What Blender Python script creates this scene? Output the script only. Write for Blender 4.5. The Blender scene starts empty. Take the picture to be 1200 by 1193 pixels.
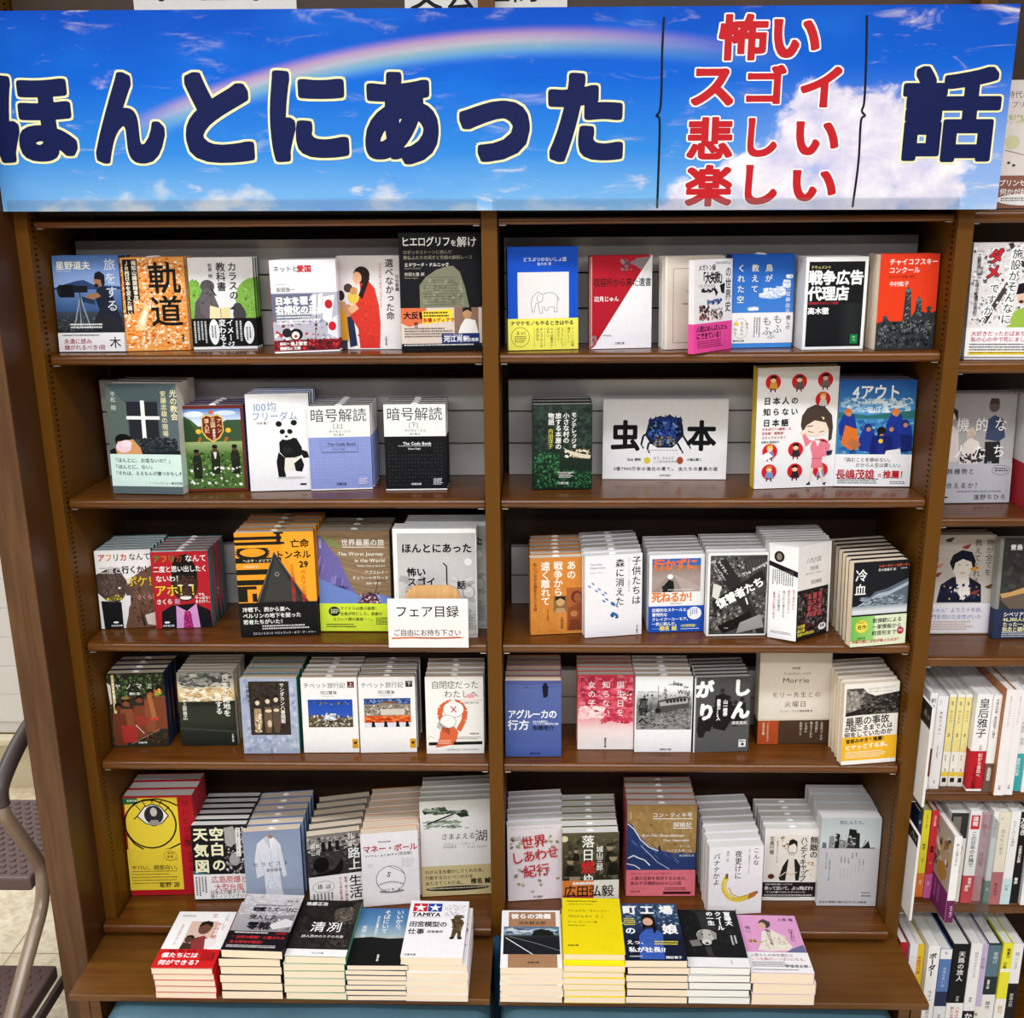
import bpy, bmesh, math, random
from mathutils import Vector, Matrix
from mathutils.geometry import tessellate_polygon
random.seed(7)
R = math.radians
S = bpy.context.scene
C = S.collection

# ------------------------------------------------------------------ camera, world, lamps, exposure
cd = bpy.data.cameras.new('camera'); cam = bpy.data.objects.new('camera', cd); C.objects.link(cam); S.camera = cam
cd.sensor_fit = 'HORIZONTAL'; cd.sensor_width = 36.0
cd.lens = 36.0 * 1209.780 / 1200.0
cd.clip_start = 0.02; cd.clip_end = 50
cam.location = (0.80063, -1.61895, 1.60000)
pit, yaw, rol = (0.271778, -0.026076, -0.008012)
F = Vector((math.sin(yaw)*math.cos(pit), math.cos(yaw)*math.cos(pit), -math.sin(pit)))
Rv = Vector((math.cos(yaw), -math.sin(yaw), 0)); Uv = Rv.cross(F)
c_, s_ = math.cos(rol), math.sin(rol)
R2 = c_*Rv + s_*Uv; U2 = -s_*Rv + c_*Uv
cam.rotation_euler = Matrix((R2, U2, -F)).transposed().to_euler()

w = bpy.data.worlds.new('shop ambient'); S.world = w; w.use_nodes = True
w.node_tree.nodes['Background'].inputs[0].default_value = (0.95, 0.97, 1.0, 1)
w.node_tree.nodes['Background'].inputs[1].default_value = 0.15

def area(name, loc, sx, sy, power, rot=(0, 0, 0), col=(0.91, 0.965, 1.0)):
    l = bpy.data.lights.new(name, 'AREA'); l.shape = 'RECTANGLE'; l.size = sx; l.size_y = sy; l.energy = power; l.color = col
    o = bpy.data.objects.new(name, l); C.objects.link(o); o.location = loc; o.rotation_euler = rot
    return o
# the shop's rows of fluorescent ceiling lamps, out of frame above and behind the camera
area('ceiling_lamp', (0.75, -1.25, 2.75), 3.6, 0.28, 60)
area('ceiling_lamp', (0.75, -2.75, 2.75), 3.6, 0.28, 84)
area('ceiling_lamp', (0.75, -4.2, 2.75), 3.6, 0.28, 84)
area('ceiling_lamp', (-1.6, 0.3, 2.75), 0.28, 2.4, 85)

S.view_settings.view_transform = 'Standard'; S.view_settings.look = 'None'
S.view_settings.gamma = 1; S.view_settings.use_curve_mapping = False
S.view_settings.exposure = -0.22

# ------------------------------------------------------------------ helpers
def lin(h):
    if not isinstance(h, str): return h
    v = [int(h[i:i+2], 16)/255 for i in (0, 2, 4)]
    return tuple((x/12.92 if x <= 0.04045 else ((x+0.055)/1.055)**2.4) for x in v)

def new_mat(name):
    m = bpy.data.materials.new(name); m.use_nodes = True
    return m, m.node_tree.nodes, m.node_tree.links, m.node_tree.nodes['Principled BSDF']

def plain(name, col, rough=0.5, metal=0.0, spec=0.5, bump=0.0, var=0.06, scale=60):
    m, n, l, b = new_mat(name)
    c = lin(col)
    tc = n.new('ShaderNodeTexCoord'); no = n.new('ShaderNodeTexNoise'); no.inputs['Scale'].default_value = scale
    l.new(tc.outputs['Object'], no.inputs['Vector'])
    mx = n.new('ShaderNodeMix'); mx.data_type = 'RGBA'
    mx.inputs[6].default_value = (*[x*(1-var) for x in c], 1); mx.inputs[7].default_value = (*[min(1, x*(1+var)) for x in c], 1)
    l.new(no.outputs['Fac'], mx.inputs[0]); l.new(mx.outputs[2], b.inputs['Base Color'])
    b.inputs['Roughness'].default_value = rough; b.inputs['Metallic'].default_value = metal
    b.inputs['Specular IOR Level'].default_value = spec
    if bump:
        bp = n.new('ShaderNodeBump'); bp.inputs['Strength'].default_value = bump; bp.inputs['Distance'].default_value = 0.002
        l.new(no.outputs['Fac'], bp.inputs['Height']); l.new(bp.outputs[0], b.inputs['Normal'])
    return m

def wood(name, dark, light, rough=0.4, stretch=(2.5, 40, 40), spec=0.4):
    m, n, l, b = new_mat(name)
    tc = n.new('ShaderNodeTexCoord'); mp = n.new('ShaderNodeMapping'); mp.inputs['Scale'].default_value = stretch
    l.new(tc.outputs['Object'], mp.inputs[0])
    no = n.new('ShaderNodeTexNoise'); no.inputs['Scale'].default_value = 3.0; no.inputs['Detail'].default_value = 6; no.inputs['Distortion'].default_value = 0.6
    l.new(mp.outputs[0], no.inputs['Vector'])
    n2 = n.new('ShaderNodeTexNoise'); n2.inputs['Scale'].default_value = 4.0; n2.inputs['Detail'].default_value = 2
    l.new(tc.outputs['Object'], n2.inputs['Vector'])
    ad = n.new('ShaderNodeMath'); ad.operation = 'ADD'
    mu = n.new('ShaderNodeMath'); mu.operation = 'MULTIPLY'; mu.inputs[1].default_value = 0.5
    l.new(n2.outputs['Fac'], mu.inputs[0]); l.new(no.outputs['Fac'], ad.inputs[0]); l.new(mu.outputs[0], ad.inputs[1])
    cr = n.new('ShaderNodeValToRGB'); cr.color_ramp.elements[0].position = 0.5; cr.color_ramp.elements[1].position = 0.95
    cr.color_ramp.elements[0].color = (*lin(dark), 1); cr.color_ramp.elements[1].color = (*lin(light), 1)
    l.new(ad.outputs[0], cr.inputs[0]); l.new(cr.outputs[0], b.inputs['Base Color'])
    b.inputs['Roughness'].default_value = rough; b.inputs['Specular IOR Level'].default_value = spec
    bp = n.new('ShaderNodeBump'); bp.inputs['Strength'].default_value = 0.06; bp.inputs['Distance'].default_value = 0.001
    l.new(no.outputs['Fac'], bp.inputs['Height']); l.new(bp.outputs[0], b.inputs['Normal'])
    return m

def printed(name, rough, spec):
    m, n, l, b = new_mat(name)
    at = n.new('ShaderNodeAttribute'); at.attribute_name = 'ink'; at.attribute_type = 'GEOMETRY'
    tc = n.new('ShaderNodeTexCoord'); no = n.new('ShaderNodeTexNoise'); no.inputs['Scale'].default_value = 90
    l.new(tc.outputs['Object'], no.inputs['Vector'])
    mr = n.new('ShaderNodeMapRange'); mr.inputs[3].default_value = 0.93; mr.inputs[4].default_value = 1.05
    l.new(no.outputs['Fac'], mr.inputs[0])
    hs = n.new('ShaderNodeHueSaturation'); l.new(at.outputs['Color'], hs.inputs['Color']); l.new(mr.outputs[0], hs.inputs['Value'])
    l.new(hs.outputs[0], b.inputs['Base Color'])
    b.inputs['Roughness'].default_value = rough; b.inputs['Specular IOR Level'].default_value = spec
    return m

def paper_mat(name, col):
    m, n, l, b = new_mat(name)
    c = lin(col)
    tc = n.new('ShaderNodeTexCoord'); mp = n.new('ShaderNodeMapping'); mp.inputs['Scale'].default_value = (2, 900, 2)
    l.new(tc.outputs['Object'], mp.inputs[0])
    no = n.new('ShaderNodeTexNoise'); no.inputs['Scale'].default_value = 1.0; no.inputs['Detail'].default_value = 3
    l.new(mp.outputs[0], no.inputs['Vector'])
    mx = n.new('ShaderNodeMix'); mx.data_type = 'RGBA'
    mx.inputs[6].default_value = (*[x*0.88 for x in c], 1); mx.inputs[7].default_value = (*[min(1, x*1.08) for x in c], 1)
    l.new(no.outputs['Fac'], mx.inputs[0]); l.new(mx.outputs[2], b.inputs['Base Color'])
    b.inputs['Roughness'].default_value = 0.8; b.inputs['Specular IOR Level'].default_value = 0.2
    return m

M_PRINT = printed('coated print', 0.5, 0.12)
M_FLAT = printed('matt print', 0.6, 0.15)
M_PAPER = {'w': paper_mat('white book pages', 'f0ece8'), 'c': paper_mat('cream book pages', 'f2dec6'), 'g': paper_mat('grey book pages', 'd6d0c8')}
M_SLIP = plain('white paper slip', 'f4f4f4', 0.7)

def mesh_obj(name, verts, faces, mat, parent=None, mats=None, fm=None, cols=None, smooth=False):
    me = bpy.data.meshes.new(name)
    me.from_pydata([tuple(v) for v in verts], [], faces)
    for m in (mats or [mat]): me.materials.append(m)
    if fm:
        for p, i in zip(me.polygons, fm): p.material_index = i
    if cols is not None:
        a = me.color_attributes.new('ink', 'FLOAT_COLOR', 'CORNER')
        buf = []
        for p, c in zip(me.polygons, cols):
            if isinstance(c, list):
                for q in c: buf += [*q, 1.0]
            else:
                buf += [*c, 1.0] * p.loop_total
        a.data.foreach_set('color', buf)
    if smooth:
        for p in me.polygons: p.use_smooth = True
    me.update()
    o = bpy.data.objects.new(name, me); C.objects.link(o)
    if parent: o.parent = parent
    return o

def empty(name, loc=(0, 0, 0), rot=(0, 0, 0)):
    o = bpy.data.objects.new(name, None); C.objects.link(o); o.location = loc; o.rotation_euler = rot
    o.empty_display_size = 0.05
    return o

def tag(o, label, cat, group=None, kind=None):
    o['label'] = label; o['category'] = cat
    if group: o['group'] = group
    if kind: o['kind'] = kind
    return o

def boxg(V, Fc, x0, y0, z0, x1, y1, z1):
    b = len(V)
    V += [(x0, y0, z0), (x1, y0, z0), (x1, y1, z0), (x0, y1, z0), (x0, y0, z1), (x1, y0, z1), (x1, y1, z1), (x0, y1, z1)]
    Fc += [(b, b+3, b+2, b+1), (b+4, b+5, b+6, b+7), (b, b+1, b+5, b+4), (b+1, b+2, b+6, b+5), (b+2, b+3, b+7, b+6), (b+3, b, b+4, b+7)]

def box(name, x0, y0, z0, x1, y1, z1, mat, parent=None, bevel=0.0, seg=2):
    bm = bmesh.new(); bmesh.ops.create_cube(bm, size=1)
    cx, cy, cz = (x0+x1)/2, (y0+y1)/2, (z0+z1)/2
    for v in bm.verts: v.co = Vector((v.co.x*(x1-x0), v.co.y*(y1-y0), v.co.z*(z1-z0)))
    if bevel: bmesh.ops.bevel(bm, geom=bm.edges[:], offset=bevel, segments=seg, affect='EDGES', profile=0.5)
    me = bpy.data.meshes.new(name); bm.to_mesh(me); bm.free(); me.materials.append(mat)
    if bevel:
        for p in me.polygons: p.use_smooth = len(p.vertices) == 4 and p.area < 4*bevel*max(x1-x0, y1-y0, z1-z0) and False
    o = bpy.data.objects.new(name, me); C.objects.link(o); o.location = (cx, cy, cz)
    if parent: o.parent = parent
    return o

def tube(name, pts, rad, mat, parent=None, seg=12, closed_ends=True):
    pts = [Vector(p) for p in pts]; V = []; Fc = []
    up = Vector((1, 0, 0))
    for i, p in enumerate(pts):
        t = (pts[min(i+1, len(pts)-1)] - pts[max(i-1, 0)]).normalized()
        a = up - t*up.dot(t)
        if a.length < 1e-3: a = Vector((0, 1, 0)) - t*t.y
        a.normalize(); bb = t.cross(a)
        for k in range(seg):
            an = 2*math.pi*k/seg
            V.append(p + rad*(math.cos(an)*a + math.sin(an)*bb))
    for i in range(len(pts)-1):
        for k in range(seg):
            Fc.append((i*seg+k, i*seg+(k+1) % seg, (i+1)*seg+(k+1) % seg, (i+1)*seg+k))
    Fc.append(tuple(range(seg-1, -1, -1))); Fc.append(tuple((len(pts)-1)*seg+k for k in range(seg)))
    return mesh_obj(name, V, Fc, mat, parent, smooth=True)

def curve_pts(pts, n=8):
    P = [Vector(p) for p in pts]; out = []
    for i in range(len(P)-1):
        a, b, c, d = P[max(i-1, 0)], P[i], P[i+1], P[min(i+2, len(P)-1)]
        for k in range(n):
            t = k/n
            out.append(0.5*((2*b)+(c-a)*t+(2*a-5*b+4*c-d)*t*t+(3*b-a-3*c+d)*t**3))
    out.append(P[-1]); return out

# ------------------------------------------------------------------ lettering: glyph outlines from Blender's own font
_cu = bpy.data.curves.new('letters', 'FONT'); _cu.resolution_u = 2
_co = bpy.data.objects.new('letters', _cu); C.objects.link(_co)
_G = {}
def glyph(ch, bold):
    k = (ch, round(bold, 3))
    if k not in _G:
        _cu.body = ch; _cu.offset = bold
        dg = bpy.context.evaluated_depsgraph_get(); dg.update()
        ev = _co.evaluated_get(dg); me = ev.to_mesh()
        vs = [(v.co.x, v.co.y) for v in me.vertices]; fs = [tuple(p.vertices) for p in me.polygons]
        ev.to_mesh_clear()
        _G[k] = (vs, fs)
    return _G[k]
def strokes(b):
    """offsets at which a letter is laid down again to make it heavier"""
    if b < 0.009: return [(0, 0)]
    if b < 0.028: return [(b*.8, b*.8), (-b*.8, -b*.8), (b*.8, -b*.8), (-b*.8, b*.8)]
    return [(0, 0)]+[(b*math.cos(i*math.pi/4), b*math.sin(i*math.pi/4)) for i in range(8)]
ROT = set('ー—…「」『』（）()[]〈〉～-')
TR = {'「': '「'}

class Pr:
    """Collects the flat printing of one face; x and y run 0..100 from the face's top left."""
    def __init__(s, w, h):
        s.W, s.H = w, h; s.V = []; s.F = []; s.c = []; s.d = 0.0
        s.main = (s.V, s.F, s.c); s.bandspec = None; s.off = 0.00012; s.sign = -1
    def band(s, y0, col, y1=100, side=None):
        s.bandspec = (y0, y1, col, side or col); s.bV, s.bF, s.bc = [], [], []
        s.V, s.F, s.c = s.bV, s.bF, s.bc; s.d = 0.0; s.off = 0.0008
    def xy(s, x, y): return (x/100*s.W, -(s.off+s.d), s.H-y/100*s.H)
    def _n(s): s.d += 0.000008
    def poly3(s, P2, faces, col):
        P2 = [(min(max(x, 0), 100), min(max(y, 0), 100)) for x, y in P2]
        b = len(s.V); s.V += [s.xy(*p) for p in P2]; 
        for f in faces:
            # keep faces towards -y
            a, q, r = [P2[i] for i in f[:3]]
            cr = (q[0]-a[0])*(r[1]-a[1])-(q[1]-a[1])*(r[0]-a[0])
            f = tuple(f) if cr < 0 else tuple(reversed(f))
            s.F.append(tuple(b+i for i in f)); s.c.append(lin(col))
    def r(s, x0, y0, x1, y1, col): s._n(); s.poly3([(x0, y0), (x1, y0), (x1, y1), (x0, y1)], [(0, 1, 2, 3)], col)
    def p(s, pts, col):
        s._n(); f = tessellate_polygon([[Vector((a, b, 0)) for a, b in pts]]); s.poly3(pts, f, col)
    def e(s, cx, cy, rx, ry, col, rot=0, n=20):
        a = R(rot); k = s.W/s.H; pts = []
        for i in range(n):
            t = 2*math.pi*i/n; X, Y = rx*math.cos(t), ry*math.sin(t)
            pts.append((cx+X*math.cos(a)-Y*math.sin(a), cy+(X*math.sin(a)+Y*math.cos(a))*k))
        s._n(); s.poly3(pts, [tuple(range(n))], col)
    def o(s, cx, cy, rx, ry, wd, col, n=24):
        k = s.W/s.H
        pts = [(cx+rx*math.cos(2*math.pi*i/n), cy+ry*math.sin(2*math.pi*i/n)) for i in range(n+1)]
        s.l(pts, wd, col)
    def g(s, x0, y0, x1, y1, stops, horiz=False):
        s._n()
        for (p0, c0), (p1, c1) in zip(stops, stops[1:]):
            b = len(s.V); A, B = lin(c0), lin(c1)
            if horiz:
                xa, xb = x0+(x1-x0)*p0/100, x0+(x1-x0)*p1/100
                P2 = [(xa, y0), (xa, y1), (xb, y1), (xb, y0)]; cc = [A, A, B, B]
            else:
                ya, yb = y0+(y1-y0)*p0/100, y0+(y1-y0)*p1/100
                P2 = [(x0, ya), (x0, yb), (x1, yb), (x1, ya)]; cc = [A, B, B, A]
            s.V += [s.xy(*q) for q in P2]; s.F.append((b, b+1, b+2, b+3)); s.c.append(cc)
    def l(s, pts, wd, col):
        s._n(); k = s.H/s.W
        for (xa, ya), (xb, yb) in zip(pts, pts[1:]):
            dx, dy = xb-xa, (yb-ya)*k; L = math.hypot(dx, dy) or 1
            nx, ny = -dy/L*wd/2, dx/L*wd/2/k
            s.poly3([(xa+nx, ya+ny), (xb+nx, yb+ny), (xb-nx, yb-ny), (xa-nx, ya-ny)], [(0, 1, 2, 3)], col)
    def k(s, x0, y0, x1, y1, n, cols, sz=(1, 3), seed=1, asp=1.0):
        rnd = random.Random(seed); s._n(); base = s.d
        if sz[1] >= 4: sz = (sz[0]*.55, sz[1]*.55); n = int(n*2.4)
        for i in range(n):
            a = rnd.uniform(*sz); t = rnd.uniform(0, 3.14); ex, ey = min(a*asp, (x1-x0)*.45), min(a*s.W/s.H, (y1-y0)*.45); cx, cy = rnd.uniform(x0+ex, x1-ex), rnd.uniform(y0+ey, y1-ey)
            pts = []
            m = rnd.choice((4, 5, 6))
            for j in range(m):
                q = t+2*math.pi*j/m; rr = a*rnd.uniform(.6, 1.3)
                pts.append((min(max(cx+rr*asp*math.cos(q), x0), x1), min(max(cy+rr*math.sin(q)*s.W/s.H, y0), y1)))
            s.d = base+0.000003*(i % 24)
            s.poly3(pts, [tuple(range(m))], rnd.choice(cols))
        s.d = base+0.000075
    def _t(s, ch, X, Y, sz, col, bold, sx=1.0, rot=0, rc=None):
        k = s.W/s.H
        if bold >= 0 and sz >= 5: bold = max(bold*1.3, .010)
        cr, sr = math.cos(R(rot)), math.sin(R(rot))
        d0 = s.d
        for ox, oy in strokes(bold):
          P2 = []
          vs, fs = glyph(ch, 0.0)
          for x, y in vs:
            x += ox; y += oy
            dx, dy = (x*sz*sx), -(y*sz)
            if rc:
                ex, ey = X+dx-rc[0], Y+dy-rc[1]
                ex, ey = ex*cr-ey*sr, ex*sr+ey*cr
                P2.append((rc[0]+ex, (rc[1]+ey)*k))
            else: P2.append((X+dx, (Y+dy)*k))
          s.d += 0.000005; P2 = [(min(max(q, 0), 100), min(max(t, 0), 100)) for q, t in P2]
          b = len(s.V); s.V += [s.xy(*p) for p in P2]
          cc = lin(col)
          for f in fs: s.F.append(tuple(b+i for i in f)); s.c.append(cc)
        s.dmax = max(getattr(s, 'dmax', 0), s.d); s.d = d0
    def adv(s, ch, bold):
        if ch == ' ': return 0.35
        if ord(ch) < 0x250:
            vs, _ = glyph(ch, 0.0); return (max(v[0] for v in vs)+0.06) if vs else 0.4
        return 1.0
    def h(s, t, x, y, sz, col, bold=0.0, sx=1.0, sp=1.0, rot=0):
        s._n(); K = s.H/s.W; X = x; Y = y*K
        rc = (x, Y) if rot else None
        for ch in t:
            if ch != ' ': s._t(ch, X, Y+0.88*sz, sz, col, bold, sx, rot, rc)
            X += s.adv(ch, bold)*sz*sx*sp
        s.d += 0.000005*len(strokes(bold))
    def v(s, t, xc, y, sz, col, bold=0.0, sp=1.0, sx=1.0):
        s._n(); K = s.H/s.W; Y = y*K
        for ch in t:
            if ch == ' ': Y += 0.5*sz*sp; continue
            X = xc-0.5*sz*sx
            if ch in ROT: s._t(ch, X, Y+0.88*sz, sz, col, bold, sx, 90, (xc, Y+0.5*sz))
            elif ch in '、。': s._t(ch, X+0.6*sz, Y+0.3*sz, sz, col, bold, sx)
            elif ch in 'っゃゅょァィゥェォッャュョ': s._t(ch, X+0.1*sz, Y+0.76*sz, sz, col, bold, sx)
            else: s._t(ch, X, Y+0.88*sz, sz, col, bold, sx)
            Y += sz*sp
        s.d += 0.000005*len(strokes(bold))
    def m(s, x, y, w, h, n, col, seed=3, fill=.55):
        rnd = random.Random(seed+int(x*7+y*13)); s._n()
        for i in range(n):
            ya = y+h*i/n; X = x; end = x+w*rnd.uniform(.8, 1)
            th = h/n*fill
            while X < end:
                L = rnd.uniform(1.0, 2.6); s.poly3([(X, ya), (X+L, ya), (X+L, ya+th), (X, ya+th)], [(0, 1, 2, 3)], col); X += L+rnd.uniform(.5, 1.0)
    def mv(s, x, y, w, h, n, col, seed=3, fill=.5):
        rnd = random.Random(seed+int(x*7+y*13)); s._n()
        for i in range(n):
            xa = x+w*i/n; Y = y; end = y+h*rnd.uniform(.6, 1); th = w/n*fill
            while Y < end:
                L = rnd.uniform(.8, 1.7); s.poly3([(xa, Y), (xa+th, Y), (xa+th, Y+L), (xa, Y+L)], [(0, 1, 2, 3)], col); Y += L+rnd.uniform(.4, .8)

def flat_print(name, w, h, fn, parent=None, base=None, thick=0.0005, mat=None, loc=None, rot=None):
    """a printed card: thin box with its printing on the -y face; origin at bottom left"""
    P = Pr(w, h); V = []; Fc = []; boxg(V, Fc, 0, 0, 0, w, thick, h); cols = [lin(base)]*6
    fn(P)
    b = len(V); V += P.V; Fc += [tuple(b+i for i in f) for f in P.F]; cols += P.c
    o = mesh_obj(name, V, Fc, mat or M_PRINT, parent, cols=cols)
    if loc: o.location = loc
    if rot: o.rotation_euler = rot
    return o

# ------------------------------------------------------------------ materials of the place
M_SHELF = wood('brown shelf laminate', '4e280a', '6a3c10', 0.24, (2.5, 30, 30), 0.5)
M_POST = plain('olive brown painted steel', '603a06', 0.5, 0, 0.2, var=0.05, scale=20)
M_BACK = wood('dark brown back board', '2e1a0c', '3c2410', 0.55, (2.5, 30, 6))
M_END = wood('brown oak end panel', '472a14', '603e22', 0.5, (30, 30, 2.2))
M_ENDIN = wood('brown laminate panel face', '3c1e0a', '4a2a0c', 0.4, (20, 6, 2))
M_LEDGE = wood('brown ledge laminate', '583410', '6e4416', 0.38, (2.2, 26, 26))
M_SLAT = plain('light grey steel slat', 'bab6b4', 0.5, 0, 0.4, var=0.04, scale=30)
M_CLIP = plain('bright steel clip', 'c8c4be', 0.3, 0.8)
M_FLOOR = None

# heights of the shelf tops
Z = dict(S0=1.606, S1=1.3998, S2=1.1622, S3=0.9068, S4=0.6803, S5=0.3639, S6=0.336,
         R0=1.611, R1=1.3835, R2=1.1293, R3=0.884, R4=0.6288, R5=0.4035, R6=0.135)
WU, PITCH, DEPTH, YS = 0.024, 0.715, 0.26, 0.010

# ------------------------------------------------------------------ floor
def floor_mat():
    m, n, l, b = new_mat('beige stone vinyl tile')
    tc = n.new('ShaderNodeTexCoord')
    no = n.new('ShaderNodeTexNoise'); no.inputs['Scale'].default_value = 38; no.inputs['Detail'].default_value = 8; no.inputs['Distortion'].default_value = 1.2
    l.new(tc.outputs['Object'], no.inputs['Vector'])
    cr = n.new('ShaderNodeValToRGB'); e = cr.color_ramp.elements
    e[0].position = 0.3; e[0].color = (*lin('d8c4a4'), 1); e[1].position = 0.62; e[1].color = (*lin('f2e4c8'), 1)
    l.new(no.outputs['Fac'], cr.inputs[0])
    br = n.new('ShaderNodeTexBrick'); br.offset = 0; br.inputs['Scale'].default_value = 1; br.inputs['Mortar Size'].default_value = 0.0015
    br.inputs['Brick Width'].default_value = 0.45; br.inputs['Row Height'].default_value = 0.45
    br.inputs['Mortar'].default_value = (*lin('a08a6c'), 1)
    l.new(tc.outputs['Object'], br.inputs['Vector']); l.new(cr.outputs[0], br.inputs['Color1']); l.new(cr.outputs[0], br.inputs['Color2'])
    l.new(br.outputs['Color'], b.inputs['Base Color']); b.inputs['Roughness'].default_value = 0.35
    return m
fl = box('floor', -4, -5, -0.05, 5, 3, 0.0, floor_mat()); fl['kind'] = 'structure'
ce = box('ceiling', -4, -5, 2.8, 5, 3, 2.85, plain('white ceiling board', 'dcd8d2', 0.8)); ce['kind'] = 'structure'

# ------------------------------------------------------------------ the bookcase with its two bays
case = empty('bookcase', (PITCH, 0.13, 0))
tag(case, 'tall brown two-bay bookcase with face-out books on five shelf rows', 'bookcase')
def kid(o, root):
    o.parent = root; o.matrix_parent_inverse = root.matrix_world.inverted() if False else Matrix.Translation(-Vector(root.location)); return o

def post(x0, z0, z1, left, right):
    """steel upright: flat face to the front, a column of shelf slots punched in each inner side"""
    V, Fc = [], []; x1 = x0+(0.0205 if x0 == 0 else WU)
    def q(*p): b = len(V); V.extend(p); Fc.append(tuple(range(b, b+len(p))))
    q((x0, 0, z0), (x1, 0, z0), (x1, 0, z1), (x0, 0, z1))
    q((x1, DEPTH, z0), (x0, DEPTH, z0), (x0, DEPTH, z1), (x1, DEPTH, z1))
    q((x0, 0, z1), (x1, 0, z1), (x1, DEPTH, z1), (x0, DEPTH, z1))
    for side, on in ((x0, left), (x1, right)):
        s = 1 if side == x0 else -1
        if not on: q((side, 0, z0), (side, DEPTH, z0), (side, DEPTH, z1), (side, 0, z1)); continue
        ya, yb, dp = 0.012, 0.023, 0.010
        q((side, 0, z0), (side, ya, z0), (side, ya, z1), (side, 0, z1)); q((side, yb, z0), (side, DEPTH, z0), (side, DEPTH, z1), (side, yb, z1))
        z = z0
        while z < z1:
            za, zb = min(z+0.0052, z1), min(z+0.0087, z1)
            q((side, ya, z), (side, yb, z), (side, yb, za), (side, ya, za))
            if zb > za:
                i = side+s*dp
                q((side, ya, za), (side, yb, za), (i, yb, za), (i, ya, za)); q((side, ya, zb), (side, yb, zb), (i, yb, zb), (i, ya, zb))
                q((side, ya, za), (i, ya, za), (i, ya, zb), (side, ya, zb)); q((side, yb, za), (i, yb, za), (i, yb, zb), (side, yb, zb)); q((i, ya, za), (i, yb, za), (i, yb, zb), (i, ya, zb))
            z = zb
    return mesh_obj('upright_post', V, Fc, M_POST)
for i in range(3): kid(post(i*PITCH, 0.0 if i != 1 else 0.33, 2.1, i > 0, True), case)
# back boards, top board and header behind the banner
kid(box('back_board', WU, 0.24, 0.0, PITCH-0.0005, 0.258, 2.1, M_BACK), case); kid(box('back_board', PITCH+WU, 0.24, 0.0, 2*PITCH-0.0005, 0.258, 2.1, M_BACK), case)

def shelf_board(x0, x1, z, y0, y1, th, mat=M_SHELF, clip=True, parent=case, r=0.006, name='shelf'):
    """board with a rounded front edge"""
    prof = [(y1, z-th), (y1, z)]
    for k in range(0, 7):
        a = math.pi/2*k/6; prof.append((y0+r-r*math.sin(a), z-r+r*math.cos(a)))
    for k in range(0, 7):
        a = math.pi/2*k/6; prof.append((y0+r-r*math.cos(a), z-th+r-r*math.sin(a)))
    V = [(x0, a, b) for a, b in prof]+[(x1, a, b) for a, b in prof]; n = len(prof); Fc = [tuple(range(n)), tuple(range(2*n-1, n-1, -1))]
    for k in range(n): Fc.append((k, k+n, (k+1) % n+n, (k+1) % n))
    o = mesh_obj(name, V, Fc, mat)
    for p in o.data.polygons: p.use_smooth = len(p.vertices) == 4
    o.data.shade_smooth() if False else None
    md = o.modifiers.new('edges', 'EDGE_SPLIT'); md.split_angle = R(35)
    if parent: kid(o, parent)
    if clip:
        for xa, xb in ((x0+0.001, x0+0.011), (x1-0.011, x1-0.001)):
            c = box('shelf_clip', xa, y0+0.004, z-th-0.0015, xb, y0+0.012, z-th-0.0001, M_CLIP)
            c.parent = o
    return o
for bay in (0, 1):
    x0, x1 = bay*PITCH+WU+0.002, (bay+1)*PITCH-0.002
    for s, th in (('S0', 0.011), ('S1', 0.0165), ('S2', 0.0165), ('S3', 0.0172), ('S4', 0.0175)):
        shelf_board(x0, x1, Z[s], YS, 0.238, th, r=0.0075 if th > 0.012 else 0.004)
    shelf_board(bay*PITCH+(0.004 if bay == 0 else WU+.0005), (bay+1)*PITCH-.0005+(0 if bay == 0 else .012), Z['S5'], -0.022, 0.238, 0.018, clip=False, r=0.006) if False else None
shelf_board(WU+0.001, PITCH-0.001, Z['S5'], -0.0005, 0.238, 0.018, clip=False, r=0.0004)
shelf_board(PITCH+WU+0.001, 2*PITCH-0.001, Z['S5'], -0.0005, 0.238, 0.018, clip=False, r=0.0004)
# nosing in front of the base shelf, one length per bay
shelf_board(0.004, PITCH-0.0005, Z['S5'], -0.022, -0.001, 0.018, clip=False, name='nosing'); shelf_board(PITCH+WU+0.0005, 2*PITCH-0.001, Z['S5'], -0.022, -0.001, 0.018, clip=False, name='nosing')
kid(box('header_board', WU+0.001, 0.03, 1.612, PITCH-0.001, 0.05, 2.1, M_BACK), case); kid(box('header_board', PITCH+WU+0.001, 0.03, 1.612, 2*PITCH-0.001, 0.05, 2.1, M_BACK), case)
# end panel on the left
kid(box('end_panel', -0.0512, -0.0854, 0.0, -0.0005, 0.26, 2.1, M_END, bevel=0.0015), case)
kid(box('panel_face', -0.0004, -0.0835, 0.34, 0.0004, -0.0005, 2.1, M_ENDIN), case)

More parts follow.
